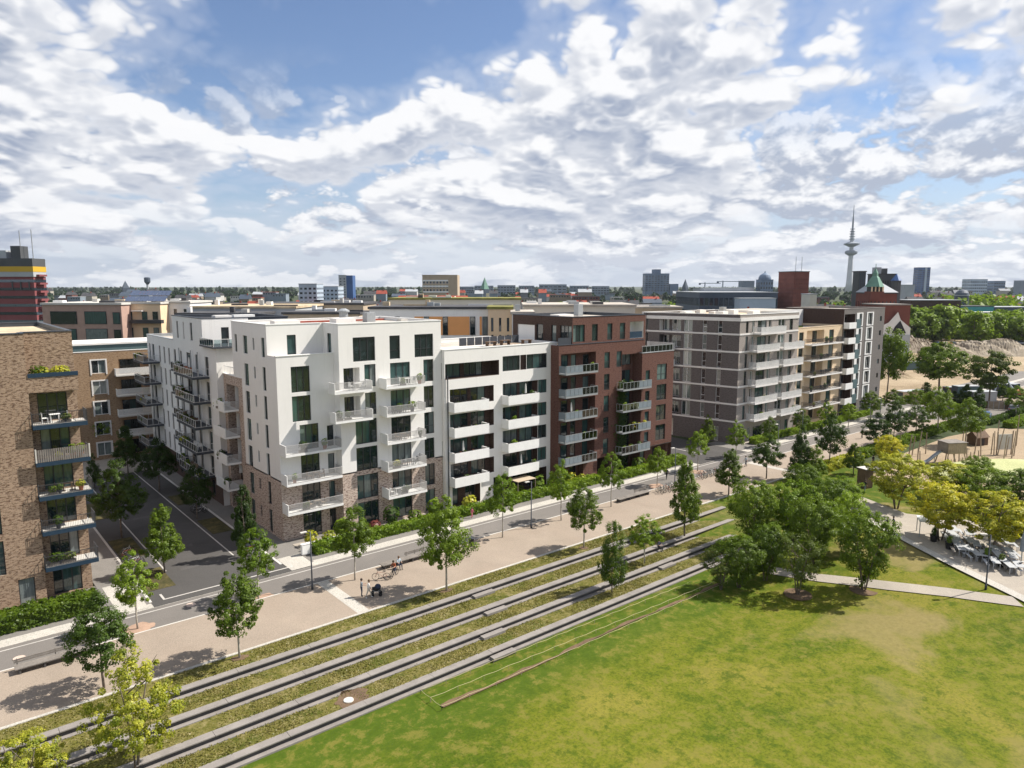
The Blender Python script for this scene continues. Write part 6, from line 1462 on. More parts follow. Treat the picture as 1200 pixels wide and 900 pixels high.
# ------------------------------------------------------------------ buildings behind and on the skyline
VA = math.degrees(HEAD)-90            # facing square to the view
def zat(py, D): return CAM_H - (py-335.0)*D/FOC*1.0
def far_block(x0, x1, ytop, D, deep, wm, rm, label, rows=0, cols=0, ww=.55, wh=.55, gm=None, fm=None, a=None, name='building', z0=0.0, ztop=None, first=.12, group=None, cap=None, n=1, cat='building', last=.06, turn=0.0):
    A = dep(x0, 335, D); B = dep(x1, 335, D); z1 = zat(ytop, D) if ztop is None else ztop
    d = B-A; L = d.length; ang = math.degrees(math.atan2(d.y, d.x))
    if turn:        # swing the front round its near corner so that a flank shows as well
        ang += turn; L = L*math.cos(math.radians(turn))
        if turn < 0: U, N = frame_of(ang); A = B - U*L
    U, N = frame_of(ang); r = empty(name, (A.x+U.x*L/2, A.y+U.y*L/2, z0), label, cat, group)
    def grid(L_, c):
        ops = []
        if not rows or not c: return ops
        sh = (z1-z0)*(1-first-last)/rows
        for i in range(rows):
            zz = z0+(z1-z0)*first+sh*i
            for j in range(c):
                u = L_*(j+.5)/c; w = L_/c*ww; ops.append((u-w/2, u+w/2, zz+sh*(1-wh)/2, zz+sh*(1+wh)/2, dict(n=n, gm=gm or GLASS_B, fm=fm or FRAME_D, sill=False)))
        return ops
    k = max(1, round(cols*deep/max(L, 1)))
    wall(r, (A.x, A.y), ang, L, z0-.3, z1, wm, grid(L, cols))
    q = A - N*deep; wall(r, (q.x, q.y), ang-90, deep, z0-.3, z1, wm, grid(deep, k) if cols else ())
    q2 = A + U*L; wall(r, (q2.x, q2.y), ang+90, deep, z0-.3, z1, wm, grid(deep, k) if cols else ()); q3 = q2 - N*deep; wall(r, (q3.x, q3.y), ang+180, L, z0-.3, z1, wm)
    if D < 210:      # hatches, ducts and pipes on the flat roofs
        g = random.Random(int(x0*3+D))
        for i_ in range(int(L/3.2)):
            u_ = g.uniform(.5, max(1, L-3)); v_ = g.uniform(1, max(1.5, deep-3)); w_, d_, h_ = g.choice(((1.2, 1.2, .7), (3.5, .5, .35), (.8, .8, 1.1), (2.2, 1.4, .5), (5.0, .35, .3)))
            MB().box(u_, u_+w_, v_, v_+d_, z1-z0+.455, z1-z0+.455+h_).build('roof_hatch', g.choice((BAND, STEEL, WHITE_PAINT, CONC_L, ROOF_TAN, ROOF_DARK)), r, A-Vector((r.location.x, r.location.y, A.z)), math.radians(ang))
    pr = MB(); pr.box(-.25, L+.25, -.25, deep+.25, z1-z0+.01, z1-z0+.45); pr.build('roof', rm, r, A-Vector((r.location.x, r.location.y, A.z)), math.radians(ang))
    return r, A, U, N, L, z1, ang
def on_block(info, name, mat, u0, u1, v0, v1, z0, z1):
    r, A, U, N, L, zt, ang = info; return MB().box(u0, u1, v0, v1, z0-r.location.z, z1-r.location.z).build(name, mat, r, Vector((A.x, A.y, r.location.z))-r.location, math.radians(ang))
YEL = plain('yellow_band', (.52, .33, .03), .6, .05, .2); MAROON = plain('maroon_panel', (.21, .065, .068), .8, .15, .1); ANTH = plain('anthracite_far', (.075, .08, .085), .7, .15, .15); BLUEGL = plain('blue_facade', (.045, .105, .26), .4, .15, .1); PALEBLUE = plain('pale_blue_facade', (.40, .47, .55), .5, .1, .1); GREYF = plain('grey_far', (.38, .40, .42), .8, .12, .1); CREAMF = plain('cream_far', (.62, .58, .50), .85, .08, .1); COPPER = plain('copper_green', (.14, .26, .20), .6, .15, .4); TURQ = plain('turquoise_facade', (.05, .29, .28), .5, .15, .1); SOLAR = plain('solar_cell', (.05, .075, .14), .15, .15, .5, spec=.7)
# high-rise with a yellow band
I = far_block(-48, 40, 306, 300, 8, MAROON, ANTH, 'maroon banded office high-rise with a yellow stripe under its roof', cap=ANTH)
r, A, U, N, L, zt, ang = I
for k in range(9):
    z = 6+3.35*k
    on_block(I, 'window_band', GLASS_B, -.12, L+.12, -.12, -.02, z, z+1.15); on_block(I, 'window_band', GLASS_B, L+.02, L+.12, -.02, 7.8, z, z+1.15)
    on_block(I, 'balcony', MAROON, L+.13, L+1.6, 1.5, 6.5, z-.9, z-.1) if k % 1 == 0 else None
on_block(I, 'parapet', GREYF, -.2, L+.3, -.3, 8.0, zt-6.6, zt-4.6); on_block(I, 'stripe', YEL, -.3, L+.4, -.4, 8.1, zt-4.58, zt-2.4); on_block(I, 'parapet', ANTH, -.2, L+.3, -.3, 8.0, zt-2.38, zt+.9)
on_block(I, 'plant_room', GREYF, 5, 20, 1, 7, zt+.9, zt+4.2); on_block(I, 'plant_room', ANTH, 22, 26, 1, 6, zt+.9, zt+6.0)
for u in (12, 24, 29): on_block(I, 'antenna', STEEL, u, u+.25, 4, 4.25, zt+.9, zt+10+u*.1)
for u in (L-9, L-5.5, L-2): on_block(I, 'column', ANTH, u, u+.5, -.5, -.3, zt-12, zt-8.6)
# pink brick terrace house row with solar roof
I = far_block(47, 140, 357, 158, 16, PLASTER_PINK, CONC_L, 'pinkish brick terrace block with big dark loggias behind the ochre block')
r, A, U, N, L, zt, ang = I
for (u0, u1, za, zb) in ((1.7, 7.5, zt-4.2, zt-1.4), (9.2, 14.0, zt-4.2, zt-1.4), (1.7, 7.2, zt-7.8, zt-5.2), (9.2, 14.0, zt-7.8, zt-5.2), (15.4, 17.0, zt-4.2, zt-1.6), (15.4, 17.0, zt-7.8, zt-5.4)):
    o = on_block(I, 'window', FRAME_D, u0, u1, -.1, -.01, za, zb); MB().box(u0+.12, u1-.12, -.14, -.11, za-r.location.z+.12, zb-r.location.z-.12).build('pane', GLASS, o)
on_block(I, 'canopy', ROOF_DARK, 12, 15.5, 1, 5, zt+.46, zt+.9)
I = far_block(140, 186, 356, 162, 14, PLASTER_CREAM, CONC_L, 'apricot rendered house with green terraces and rows of solar panels on its roof')
r, A, U, N, L, zt, ang = I
for k in range(2):
    for j in range(9):
        p = MB(); u = .2+j*1.02+k*.0; p.box(u, u+.95, 0, 2.0, 0, .05); o = p.build('solar_panel', SOLAR, r, Vector((A.x, A.y, 0)) - Vector((r.location.x, r.location.y, 0)) - N*(1.2+2.3*k) + Vector((0, 0, zt+.6+k*1.25-r.location.z)), math.radians(ang)); o.rotation_euler[0] = math.radians(32)
for u in (1.2, 4.6, 7.0):
    for za in (zt-4.0, zt-7.6): o = on_block(I, 'window', FRAME_D, u, u+1.2, -.1, -.01, za, za+2.3); MB().box(u+.1, u+1.1, -.14, -.11, za-r.location.z+.1, za-r.location.z+2.2).build('pane', GLASS, o)
on_block(I, 'balcony', BARS_D, 2.6, 9.5, -1.4, -.12, zt-4.3, zt-3.5); on_block(I, 'awning', CLOTH_W, 2.8, 5.2, -1.3, -.15, zt-1.6, zt-1.45)
I = far_block(186, 221, 355, 166, 12, WHITE, CONC_L, 'small white rendered penthouse beside the solar roof', 1, 3, .32, .55, first=.86, last=.03)
# roofs behind the white corner block
far_block(221, 345, 361, 150, 22, GREYF, ROOF_TAN, 'long grey flat roofed building with ducts behind the white corner block'); I = far_block(205, 300, 369, 138, 10, CONC_L, ROOF_DARK, 'low dark roofed courtyard building behind the white corner block')
far_block(300, 425, 357, 172, 16, PLASTER_TAN, ROOF_DARK, 'tan rendered flat roofed building with a dark loggia', 1, 5, .2, .6, first=.8, last=.05)
far_block(330, 420, 368, 140, 10, PLASTER_TAN, ROOF_DARK, 'second tan roof closer to the white corner block', 0, 0)
I = far_block(432, 572, 362, 128, 14, WHITE, ROOF_DARK, 'white rendered block with orange facade panels behind the boxed balcony block')
r, A, U, N, L, zt, ang = I
for (u0, u1) in ((8.0, 9.6), (10.6, 13.0), (13.6, 17.8), (19.6, 20.0)): on_block(I, 'orange_panel', PLASTER_ORANGE, u0, u1, -.05, -.01, zt-4.6, zt-1.3)
for u in (9.7, 13.05, 17.9, 20.1, 4.5, 1.5):
    for za, hh in ((zt-4.6, 3.3), (zt-7.4, 1.2)): o = on_block(I, 'window', FRAME_D, u, u+.9, -.1, -.012, za, za+hh); MB().box(u+.08, u+.82, -.14, -.11, za-r.location.z+.1, za-r.location.z+hh-.1).build('pane', GLASS, o)
I = far_block(572, 600, 362, 126, 12, PLASTER_CREAM, ROOF_GREEN, 'orange beige stair tower house beside the white and orange block', 2, 3, .3, .8, first=.7, last=.05)
far_block(600, 625, 368, 118, 10, WHITE, ROOF_GRAVEL, 'white penthouse wall with one dark window above the roof deck', 1, 1, .25, .5, first=.8, last=.05)
far_block(614, 745, 359, 150, 20, CREAMF, ROOF_GRAVEL, 'pale flat roofed courtyard block behind the red brown penthouse'); far_block(740, 800, 361, 170, 14, PLASTER_TAN, ROOF_GRAVEL, 'beige flat roof behind the taupe banded block')
far_block(455, 610, 351, 190, 16, CREAMF, ROOF_GREEN, 'flat sedum roofed building in front of the red gabled houses')
# red gabled houses
def gabled(x0, x1, ye, yr, D, deep, wm, rm, label, group=None, gables=0):
    A = dep(x0, 335, D); B = dep(x1, 335, D); d = B-A; L = d.length; ang = math.atan2(d.y, d.x); ze = zat(ye, D); zr = zat(yr, D)
    r = empty('house', ((A.x+B.x)/2, (A.y+B.y)/2, 0), label, 'house', group, ang)
    MB().box(-L/2, L/2, 0, deep, 0, ze).build('wall', wm, r)
    b = MB(); e = .4; n = b.add([(-L/2-e, -e, ze), (L/2+e, -e, ze), (L/2+e, deep+e, ze), (-L/2-e, deep+e, ze), (-L/2-e, deep/2, zr), (L/2+e, deep/2, zr)])
    for f in ((0, 1, 5, 4), (2, 3, 4, 5), (0, 4, 3), (1, 2, 5), (3, 2, 1, 0)): b.face(*[n+i for i in f])
    rf = b.build('roof', rm, r)
    MB().box(L*.2, L*.2+.9, deep*.4, deep*.4+.9, ze, zr+1.2).build('chimney', TILE_RED, rf, (0, 0, 0))
    for g in range(gables):
        u = -L/2 + L*(g+.5)/gables; w = L/gables*.22; b = MB(); n = b.add([(u-w, -.5, ze-.5), (u+w, -.5, ze-.5), (u, -.5, zr-.3), (u-w, deep/2, ze-.5), (u+w, deep/2, ze-.5), (u, deep/2, zr-.3)]); b.face(n, n+1, n+2); b.face(n+1, n+4, n+5, n+2); b.face(n, n+2, n+5, n+3); b.build('gable', CREAMF, rf)
    return r
gabled(465, 546, 354.5, 346.5, 330, 14, CREAMF, TILE_RED, 'row of red tiled houses with white gables behind the orange panelled block', None, 3)
# skyline
far_block(350, 371, 333, 560, 20, PALEBLUE, GREYF, 'grey blue slab apartment tower with stepped top on the horizon', 5, 4, .6, .45, first=.35); far_block(372, 396, 336, 600, 20, PALEBLUE, GREYF, 'lower grey blue slab apartment block beside the stepped tower', 5, 5, .6, .45, first=.35)
I = far_block(397, 406, 323, 800, 14, GREYF, GREYF, 'two tone high-rise, grey beside deep blue, on the horizon', 8, 2, .4, .4, first=.35); on_block(I, 'blue_flank', BLUEGL, I[4]+.01, I[4]+7, .0, 14, 0, I[5])
I = far_block(495, 526, 323, 520, 22, PLASTER_TAN, PLASTER_TAN, 'tan hospital like block with a white window grid above the red gabled houses', 3, 8, .62, .62, GLASS_B, FRAME_W, first=.66, last=.1); on_block(I, 'tan_flank', PLASTER_OCHRE if 'PLASTER_OCHRE' in globals() else PLASTER_TAN, I[4]+.01, I[4]+6.2, .0, 22, 0, I[5]+.4)
for z in (I[5]-4.2, I[5]-8.2, I[5]-12.2): on_block(I, 'white_band', WHITE_PAINT, .5, I[4]-.4, -.3, -.02, z, z+1.0)
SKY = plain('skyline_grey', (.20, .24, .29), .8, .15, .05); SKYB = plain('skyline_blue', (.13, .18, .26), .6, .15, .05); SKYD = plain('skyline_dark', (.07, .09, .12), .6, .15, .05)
for i, (x0, x1, yt, D) in enumerate(((538, 555, 336, 1700), (556, 578, 335, 1650), (583, 604, 334.5, 1500), (608, 626, 335, 1500), (632, 664, 333.5, 1500), (668, 690, 335, 1550), (694, 714, 335.5, 1500))):
    far_block(x0, x1, yt, D, 14, SKY, SKY, 'long grey slab block in the row on the horizon', 3, 6, .7, .4, GLASS_B, group='slab blocks on the horizon', first=.4)
I = far_block(756, 784, 321, 1500, 30, SKYB, SKYB, 'broad dark blue office tower with a raised centre on the horizon', 9, 8, .75, .5, GLASS_B, first=.3); on_block(I, 'raised_centre', SKYB, I[4]*.36, I[4]*.66, 4, 26, I[5]+.5, I[5]+9)
far_block(785, 795, 333, 1500, 20, SKYB, SKYB, 'low blue annexe beside the broad office tower')
far_block(820, 912, 343, 420, 60, SKYD, GREYF, 'wide dark glass hall with pale flat roof beyond the taupe block', 2, 16, .8, .6, GLASS_B, first=.3); far_block(868, 910, 350, 400, 10, PALEBLUE, GREYF, 'pale low annexe with turquoise panels before the dark glass hall', 1, 6, .6, .4); far_block(826, 884, 338, 470, 30, GREYF, GREYF, 'pale roof storey set back on the wide dark hall')
far_block(870, 884, 329.5, 1100, 20, SKY, SKY, 'small grey block beside the domed building')
I = far_block(891, 906, 328, 1100, 20, SKYB, SKYB, 'blue grey domed building on the horizon', 3, 5, .6, .5, GLASS_B, first=.4); r = I[0]; MB().lathe([(9.5, 0), (9.2, 3), (7.5, 6.5), (4, 9), (1, 10.2), (.4, 13)], 16, (0, 0, 0)).build('dome', SKYB, r, Vector((-I[3].x*10, -I[3].y*10, I[5]+.4)))
I = far_block(930, 951, 319, 420, 15, B_CRIMSON, ROOF_DARK, 'tall plain red brick cube with small windows and two thin masts', 9, 9, .2, .3, GLASS_B, first=.25, last=.08, turn=14)
for u in (5, 9): on_block(I, 'mast', STEEL, u, u+.2, 6, 6.2, I[5]+.4, I[5]+9)
far_block(950, 958, 345, 400, 12, CREAMF, GREYF, 'pale concrete stub beside the red brick cube')
# tapering spires
def spire(px, yt, D, label, w=4.0, mat=None):
    p = dep(px, 335, D); zt = zat(yt, D); r = empty('church_spire', (p.x, p.y, 0), label, 'church'); MB().box(-w, w, -w, w, 0, zt*.62).build('tower', SKYD, r); b = MB(); n = b.add([(-w, -w, zt*.62), (w, -w, zt*.62), (w, w, zt*.62), (-w, w, zt*.62), (0, 0, zt)]); [b.face(n+i, n+(i+1) % 4, n+4) for i in range(4)]; b.build('spire', mat or COPPER, r)
spire(568, 325, 900, 'slender green church spire above the slab blocks'); spire(803, 327, 1300, 'dark pointed church spire beside the broad office tower', 4, SKYD); spire(147, 329, 1500, 'distant church tower above the solar roof', 6, SKYD)
# water tower
p = dep(173, 335, 1100); r = empty('water_tower', (p.x, p.y, 0), 'small mushroom shaped water tower on the horizon', 'water tower'); MB().lathe([(2, 0), (1.6, 30)], 10).build('shaft', GREYF, r); MB().lathe([(1.6, 30), (4.5, 34), (4.5, 40), (3, 41)], 12).build('tank', SKYD, r)
# television tower
p = dep(995, 335, 2350); r = empty('television_tower', (p.x, p.y, 0), 'tall slender television tower with two round platforms and an antenna mast', 'tower')
TVC = plain('tower_concrete', (.50, .52, .54), .8, .08, .05); TVD = plain('tower_dark', (.22, .25, .29), .8, .1, .05)
MB().lathe([(13, 0), (9.5, 40), (7.5, 100), (6, 160), (5, 205)], 16).build('shaft', TVC, r, smooth=True)
MB().lathe([(6, 124), (17, 130), (19, 133), (19, 138), (14, 141), (6, 142)], 20).build('platform', TVD, r); MB().lathe([(6, 152), (9, 153), (24, 160), (24, 163), (10, 168), (5, 169)], 20).build('platform', TVD, r)
for z in (176, 184, 192, 200, 208): MB().lathe([(9-(z-176)*.06, z), (9-(z-176)*.06, z+2.2)], 14).build('ring', TVD, r)
MB().lathe([(3.2, 205), (2.6, 240), (1.4, 255), (.7, 285)], 8).build('antenna', TVD, r)
# dark industrial block with copper helm roof
I = far_block(1006, 1014, 319, 330, 6, ANTH, ROOF_DARK, 'dark ribbed industrial tower block with rooftop plant behind the slim grey block')
for u in np.arange(.3, I[4], .8): on_block(I, 'rib', SKYD, u, u+.3, -.25, -.02, 6, I[5]-.3)
I = far_block(1028, 1050, 322, 350, 10, ANTH, ROOF_DARK, 'dark blocky industrial building behind the copper helm roof', 5, 8, .35, .5, GLASS_B, first=.4); on_block(I, 'plant_room', GREYF, 0, 2.5, 2, 6, I[5]+.4, I[5]+3.5); on_block(I, 'plant_room', ANTH, 4, 6, 3, 7, I[5]+.4, I[5]+3)
p = dep(1050, 335, 345); r = empty('stair_turret', (p.x, p.y, 0), 'dark stair turret with a pointed blue slate cap', 'tower'); MB().lathe([(2.2, 0), (2.2, zat(329, 345))], 8).build('shaft', ANTH, r); MB().lathe([(2.7, zat(329, 345)), (.1, zat(321, 345))], 8).build('cap', BLUEGL, r)
I = far_block(1020, 1052, 344, 300, 12, B_CRIMSON, ROOF_DARK, 'old red brick brewery house with sloping roof under the copper helm', 2, 7, .35, .5, GLASS_B, first=.4); r, A, U, N, L, zt, ang = I
b = MB(); n = b.add([(-.4, -.4, 0), (L+.4, -.4, 0), (L+.4, 12, 0), (-.4, 12, 0), (3, 6, 4.2), (L-4, 6, 4.2)]); [b.face(*[n+i for i in f]) for f in ((0, 1, 5, 4), (1, 2, 5), (2, 3, 4, 5), (3, 0, 4))]; b.build('pitched_roof', GREYF, r, Vector((A.x, A.y, zt+.5))-Vector((r.location.x, r.location.y, 0)), math.radians(ang))
p = dep(1025, 335, 296); r = empty('copper_helm', (p.x, p.y, zat(341.5, 296)), 'green copper helm roof over an open golden lantern', 'roof turret', None, HEAD); z = 0
MB().box(-2.7, 2.7, -2.7, 2.7, -3.5, .0).build('base', B_CRIMSON, r)
for u in np.linspace(-2.4, 2.0, 4): MB().box(-2.62, -2.2, u, u+.45, .0, 1.9).build('pillar', PLASTER_CREAM, r); MB().box(u, u+.45, -2.62, -2.2, .0, 1.9).build('pillar', PLASTER_CREAM, r)
MB().box(-2.1, 2.1, -2.1, 2.1, .0, 1.9).build('core', BLACK, r); MB().lathe([(4.0, 1.91), (3.6, 2.6), (1.8, 5.6), (1.2, 6.2), (1.2, 7.4), (.2, 9.2)], 4).build('helm', COPPER, r); MB().tube([(0, 0, 9.1), (0, 0, 11.2)], .12).build('finial', COPPER, r)
I = far_block(1037, 1069, 357.5, 268, 16, B_CRIMSON, CONC, 'partly demolished red brick hall with a white broken gable'); r, A, U, N, L, zt, ang = I
b = MB(); b.prism([(0, 0), (L, 0), (L, .5), (0, .5)], 0, 10); b.build('broken_wall', GREYF, r, Vector((A.x, A.y, 0))-Vector((r.location.x, r.location.y, 0))+N*1.2, math.radians(ang))
b = MB(); n = b.add([(0, 0, 10), (L, 0, 10), (L, 0, 12.5), (L*.62, 0, 15.5), (L*.5, 0, 18.4), (L*.18, 0, 14.5), (0, 0, 13.6)]); b.face(*range(n, n+7)); b.build('broken_gable', BAND, r, Vector((A.x, A.y, 0))-Vector((r.location.x, r.location.y, 0))+N*1.0, math.radians(ang))
b = MB(); n = b.add([(L*.3, 0, 10.5), (L*.85, 0, 10.5), (L*.6, 0, 15.2), (L*.42, 0, 13)]); b.face(n, n+1, n+2, n+3); b.build('broken_opening', BLACK, r, Vector((A.x, A.y, 0))-Vector((r.location.x, r.location.y, 0))+N*1.08, math.radians(ang))
for k in range(2): on_block(I, 'white_annexe', BAND, 1+k*6, 6+k*6, -2, 4, 0, zt+2.2-k*.6) if False else None
# right hand skyline
I = far_block(1075, 1089, 314, 1500, 18, BLUEGL, SKYB, 'slim leaning blue glass office tower on the horizon', 12, 3, .8, .5, GLASS_B, first=.2); on_block(I, 'pale_flank', PALEBLUE, I[4]*.55, I[4]*.72, -.4, -.05, 0, I[5]); 
far_block(1137, 1157, 327.5, 1600, 30, PALEBLUE, GREYF, 'pale broad office block on the horizon beyond the park trees', 4, 8, .7, .4, GLASS_B, first=.3); far_block(1165, 1178, 329.5, 1600, 24, SKYB, SKYB, 'blue cube office block on the horizon', 4, 5, .7, .4, GLASS_B, first=.3); far_block(1197, 1215, 329, 1500, 24, SKY, SKY, 'grey office block beyond the blue cube'); far_block(1060, 1072, 334, 900, 20, GREYF, SKY, 'low grey depot roof beside the leaning tower')
far_block(1126, 1167, 359, 470, 18, TURQ, ROOF_DARK, 'long turquoise panelled depot beyond the trees', 1, 12, .7, .5, GLASS_B, first=.5, last=.2); far_block(1167, 1215, 360, 475, 18, SKYD, GREYF, 'dark flat warehouse beside the turquoise depot'); far_block(1070, 1128, 352, 420, 18, B_BROWN, GREYF, 'long brown brick shed behind the park trees'); far_block(1150, 1220, 366, 450, 8, GREYF, BAND, 'pale flat loading shed below the dark warehouse')
p = dep(1128, 335, 620); r = empty('gas_dome', (p.x, p.y, 0), 'low dark domed hall roof among the trees', 'dome'); MB().lathe([(5.5, 0), (5.5, 20), (4.9, 22), (3, 24), (.5, 25)], 18).build('dome', SKYD, r); MB().lathe([(5.8, 19.6), (5.8, 20.3)], 18).build('rim', GREYF, r)
# cranes
for px, yt, D, lb in ((847, 329, 1200, 'distant tower crane above the wide dark hall'), (826, 331, 1200, 'second distant tower crane above the wide dark hall')):
    p = dep(px, 335, D); zt = zat(yt, D); r = empty('tower_crane', (p.x, p.y, 0), lb, 'crane', None, VA/57.3); MB().box(-.7, .7, -.7, .7, 0, zt).build('mast', SKY, r); MB().box(-10, 26, -.5, .5, zt-2, zt-.9).build('jib', SKY, r); MB().box(-10, -7, -1, 1, zt-4, zt-2.01).build('counterweight', SKYD, r)
# ------------------------------------------------------------------ far town: small houses among trees
rs = random.Random(11)
mats_w = [plain('far_'+n_, c_, .85, .15, .1) for n_, c_ in (('cream', (.36, .33, .28)), ('tan', (.25, .2, .15)), ('grey', (.2, .21, .22)), ('white', (.48, .47, .45)), ('pale_blue', (.2, .24, .28)), ('red', (.16, .065, .05)))]; mats_r = [TILE_RED, ROOF_DARK, GREYF, ROOF_DARK, SKYD]
wn = ['cream', 'tan', 'grey', 'white', 'pale blue', 'red brick']; rn = ['red', 'dark', 'grey', 'charcoal', 'blue grey']
for i in range(300):
    px = rs.uniform(50, 1200); D = rs.choice((420, 520, 640, 760, 900, 1100, 1300)) * rs.uniform(.9, 1.1)
    if 60 < px < 350: D *= .85
    if 1060 < px and D < 520: continue
    h = rs.uniform(7, 13) if D < 800 else rs.uniform(10, 20); wpx = rs.uniform(9, 22)*FOC/D; w, q = rs.randrange(6), rs.randrange(5)
    if rs.random() < .6:
        ye = 335+(CAM_H-h)*FOC/D; gabled(px, px+wpx, ye, ye-rs.uniform(3, 5)*FOC/D, D, rs.uniform(8, 13), mats_w[w], mats_r[q], 'distant %s house with %s pitched roof among the trees' % (wn[w], rn[q]), 'distant houses among the trees')
    else:
        A = dep(px, 335, D); r = empty('house', (A.x, A.y, 0), 'distant %s flat roofed building with %s roof among the trees' % (wn[w], rn[q]), 'building', 'distant flat roofed buildings', math.radians(VA)); L = wpx*D/FOC*1.4
        MB().box(0, L, 0, 12, 0, h).build('wall', mats_w[w], r); MB().box(-.3, L+.3, -.3, 12.3, h+.01, h+.5).build('roof', mats_r[q], r)
        b = MB()
        for j in range(int(L/3.2)): MB().box(1+j*3.2, 2.7+j*3.2, -.1, -.02, h-2.6, h-1.0).build('window', GLASS_B, r)
# woods: what reads as one mass far away
def woods(name, label_seed, n, fx, mat, leaf):
    rng = np.random.default_rng(label_seed); P = []; N = []
    for i in range(n):
        px, D, h, w = fx(rng); c = dep(px, 335, D); m = 26
        q = rng.normal(size=(m, 3)); q /= np.linalg.norm(q, axis=1, keepdims=True); q[:, 2] = np.abs(q[:, 2])
        P.append(np.array([c.x, c.y, h*.35])+q*np.array([w/2, w/2, h*.62])*rng.uniform(.75, 1.05, (m, 1))); N.append(q+rng.normal(size=(m, 3))*.4)
    o = link(name, leaf_mesh(name, np.concatenate(P), np.concatenate(N), leaf, mat, rng, .2)); return tag(o, kind='stuff')
def belt(x0, x1, d0, d1, h0, h1): return lambda g: (g.uniform(x0, x1), g.uniform(d0, d1)**1.0, g.uniform(h0, h1), g.uniform(7, 13))
woods('woodland', 1, 800, belt(40, 1560, 420, 900, 6, 11), L_GREEN, 3.4); woods('woodland', 2, 680, belt(40, 1560, 500, 1000, 6, 12), L_FAR, 3.4)
woods('woodland', 3, 1200, belt(-40, 1640, 1000, 2200, 9, 18), L_FAR, 5.5); woods('woodland', 4, 1050, belt(-40, 1640, 2200, 4500, 12, 25), L_FAR, 9.0); woods('woodland', 5, 170, belt(60, 350, 300, 520, 11, 18), L_FAR, 2.6); woods('woodland', 6, 330, belt(1090, 1560, 480, 900, 14, 22), L_GREEN, 3.4); woods('woodland', 7, 60, belt(780, 940, 330, 420, 11, 15), L_DEEP, 2.6)
# individual trees in the middle distance
G_MID = 'park trees beyond the building site'
rs = random.Random(4)
for i in range(72):
    px = 1066+i*3.3+rs.uniform(-4, 4); D = rs.uniform(345, 385) if i % 2 else rs.uniform(385, 430); p = dep(px, 335, D); h = rs.uniform(8, 16)+(3 if px < 1110 else 0); 
    place_tree(('far', 'far_bright', 'far')[i % 3], i % 2, (p.x, p.y, 0), h, h*rs.uniform(.8, 1.05), 'bright round park tree in the belt beyond the sand heaps' if i % 3 == 1 else 'broad green park tree in the belt beyond the sand heaps', G_MID)
for i, (px, D, h) in enumerate(((262, 330, 17), (290, 340, 15), (320, 350, 16), (330, 300, 14), (100, 330, 15), (120, 340, 17), (140, 330, 14), (300, 320, 15), (975, 300, 17), (962, 310, 18), (985, 320, 15), (640, 350, 15), (760, 300, 14), (742, 320, 14), (715, 330, 13), (800, 310, 13), (680, 360, 14), (705, 350, 15), (560, 380, 13), (210, 300, 15), (235, 310, 16), (250, 300, 14))):
    p = dep(px, 335, D); place_tree('far_dark' if i % 3 else 'far', i % 2, (p.x, p.y, 0), h, h*.85, 'dark tree standing between the roofs behind the apartment blocks' if i % 3 else 'mid green tree standing between the roofs behind the apartment blocks', 'trees between the roofs')
# ------------------------------------------------------------------ building site
sp = [dep(x, 335, D) for x, D in ((1010, 175), (1230, 170), (1420, 190), (1450, 420), (1000, 400), (990, 250))]
sheet('site_ground', [(p.x, p.y) for p in sp], -.03, M_SAND)
def heap(px0, px1, D, hmax, wid, seed, label, mat):
    A = dep(px0, 335, D); B = dep(px1, 335, D); d = B-A; L = d.length; ang = math.atan2(d.y, d.x); rng = np.random.default_rng(seed)
    nx_, ny_ = 90, 30; b = MB(); ph = rng.uniform(0, 6, 12)
    for j in range(ny_+1):
        for i in range(nx_+1):
            u = i/nx_; v = j/ny_; env = math.sin(math.pi*u)**.5*math.sin(math.pi*v)**.85
            rg = .72+.14*math.sin(u*9+ph[0])+.10*math.sin(u*23+v*5+ph[1])+.07*math.sin(u*47+v*11+ph[2])+.06*math.sin(v*19+u*31+ph[3]); rg += rng.normal()*.035
            b.v.append((u*L+math.sin(v*7+ph[5])*.5, v*wid, max(-.2, hmax*env*rg-.1)))
    for j in range(ny_):
        for i in range(nx_): n = j*(nx_+1)+i; b.face(n, n+1, n+nx_+2, n+nx_+1)
    r = empty('sand_heap', (A.x, A.y, 0), label, 'sand heap', 'heaps on the building site', ang); b.build('sand', mat, r, smooth=False); return r
M_RUB = ground_mix('rubble', ((.20, .16, .12), (.31, .26, .20), (.42, .36, .29)), .3, 2.5); M_SAND2 = ground_mix('sand_heap', ((.28, .21, .135), (.36, .28, .185), (.43, .34, .235)), .2, 2.0)
heap(1030, 1130, 300, 8.6, 34, 1, 'long grey rubble heap on the building site', M_RUB); heap(1105, 1250, 285, 7.0, 26, 2, 'long brown rubble heap beside the grey heap', M_RUB); heap(1030, 1090, 215, 2.6, 14, 3, 'low yellow sand heap near the slim grey block', M_SAND2); heap(1090, 1300, 235, 1.6, 18, 5, 'flat sand bank across the building site', M_SAND2)
def container(px, py, rz, mat, label, L=6.0, h=2.6):
    p = at(px, py, 0); r = empty('site_container', (p.x, p.y, 0), label, 'container', 'site containers', rz); MB().box(-L/2, L/2, -1.2, 1.2, .1, h).build('body', mat, r)
    for x in np.arange(-L/2+.2, L/2-.1, .5): MB().box(x, x+.22, -1.25, -1.201, .3, h-.2).build('rib', mat, r)
    MB().box(-L/2-.04, L/2+.04, -1.26, 1.26, h+.001, h+.1).build('roof', GREYF, r); MB().box(-L/2-.05, -L/2-.005, -1.0, 1.0, .25, h-.15).build('door', SLATE, r)
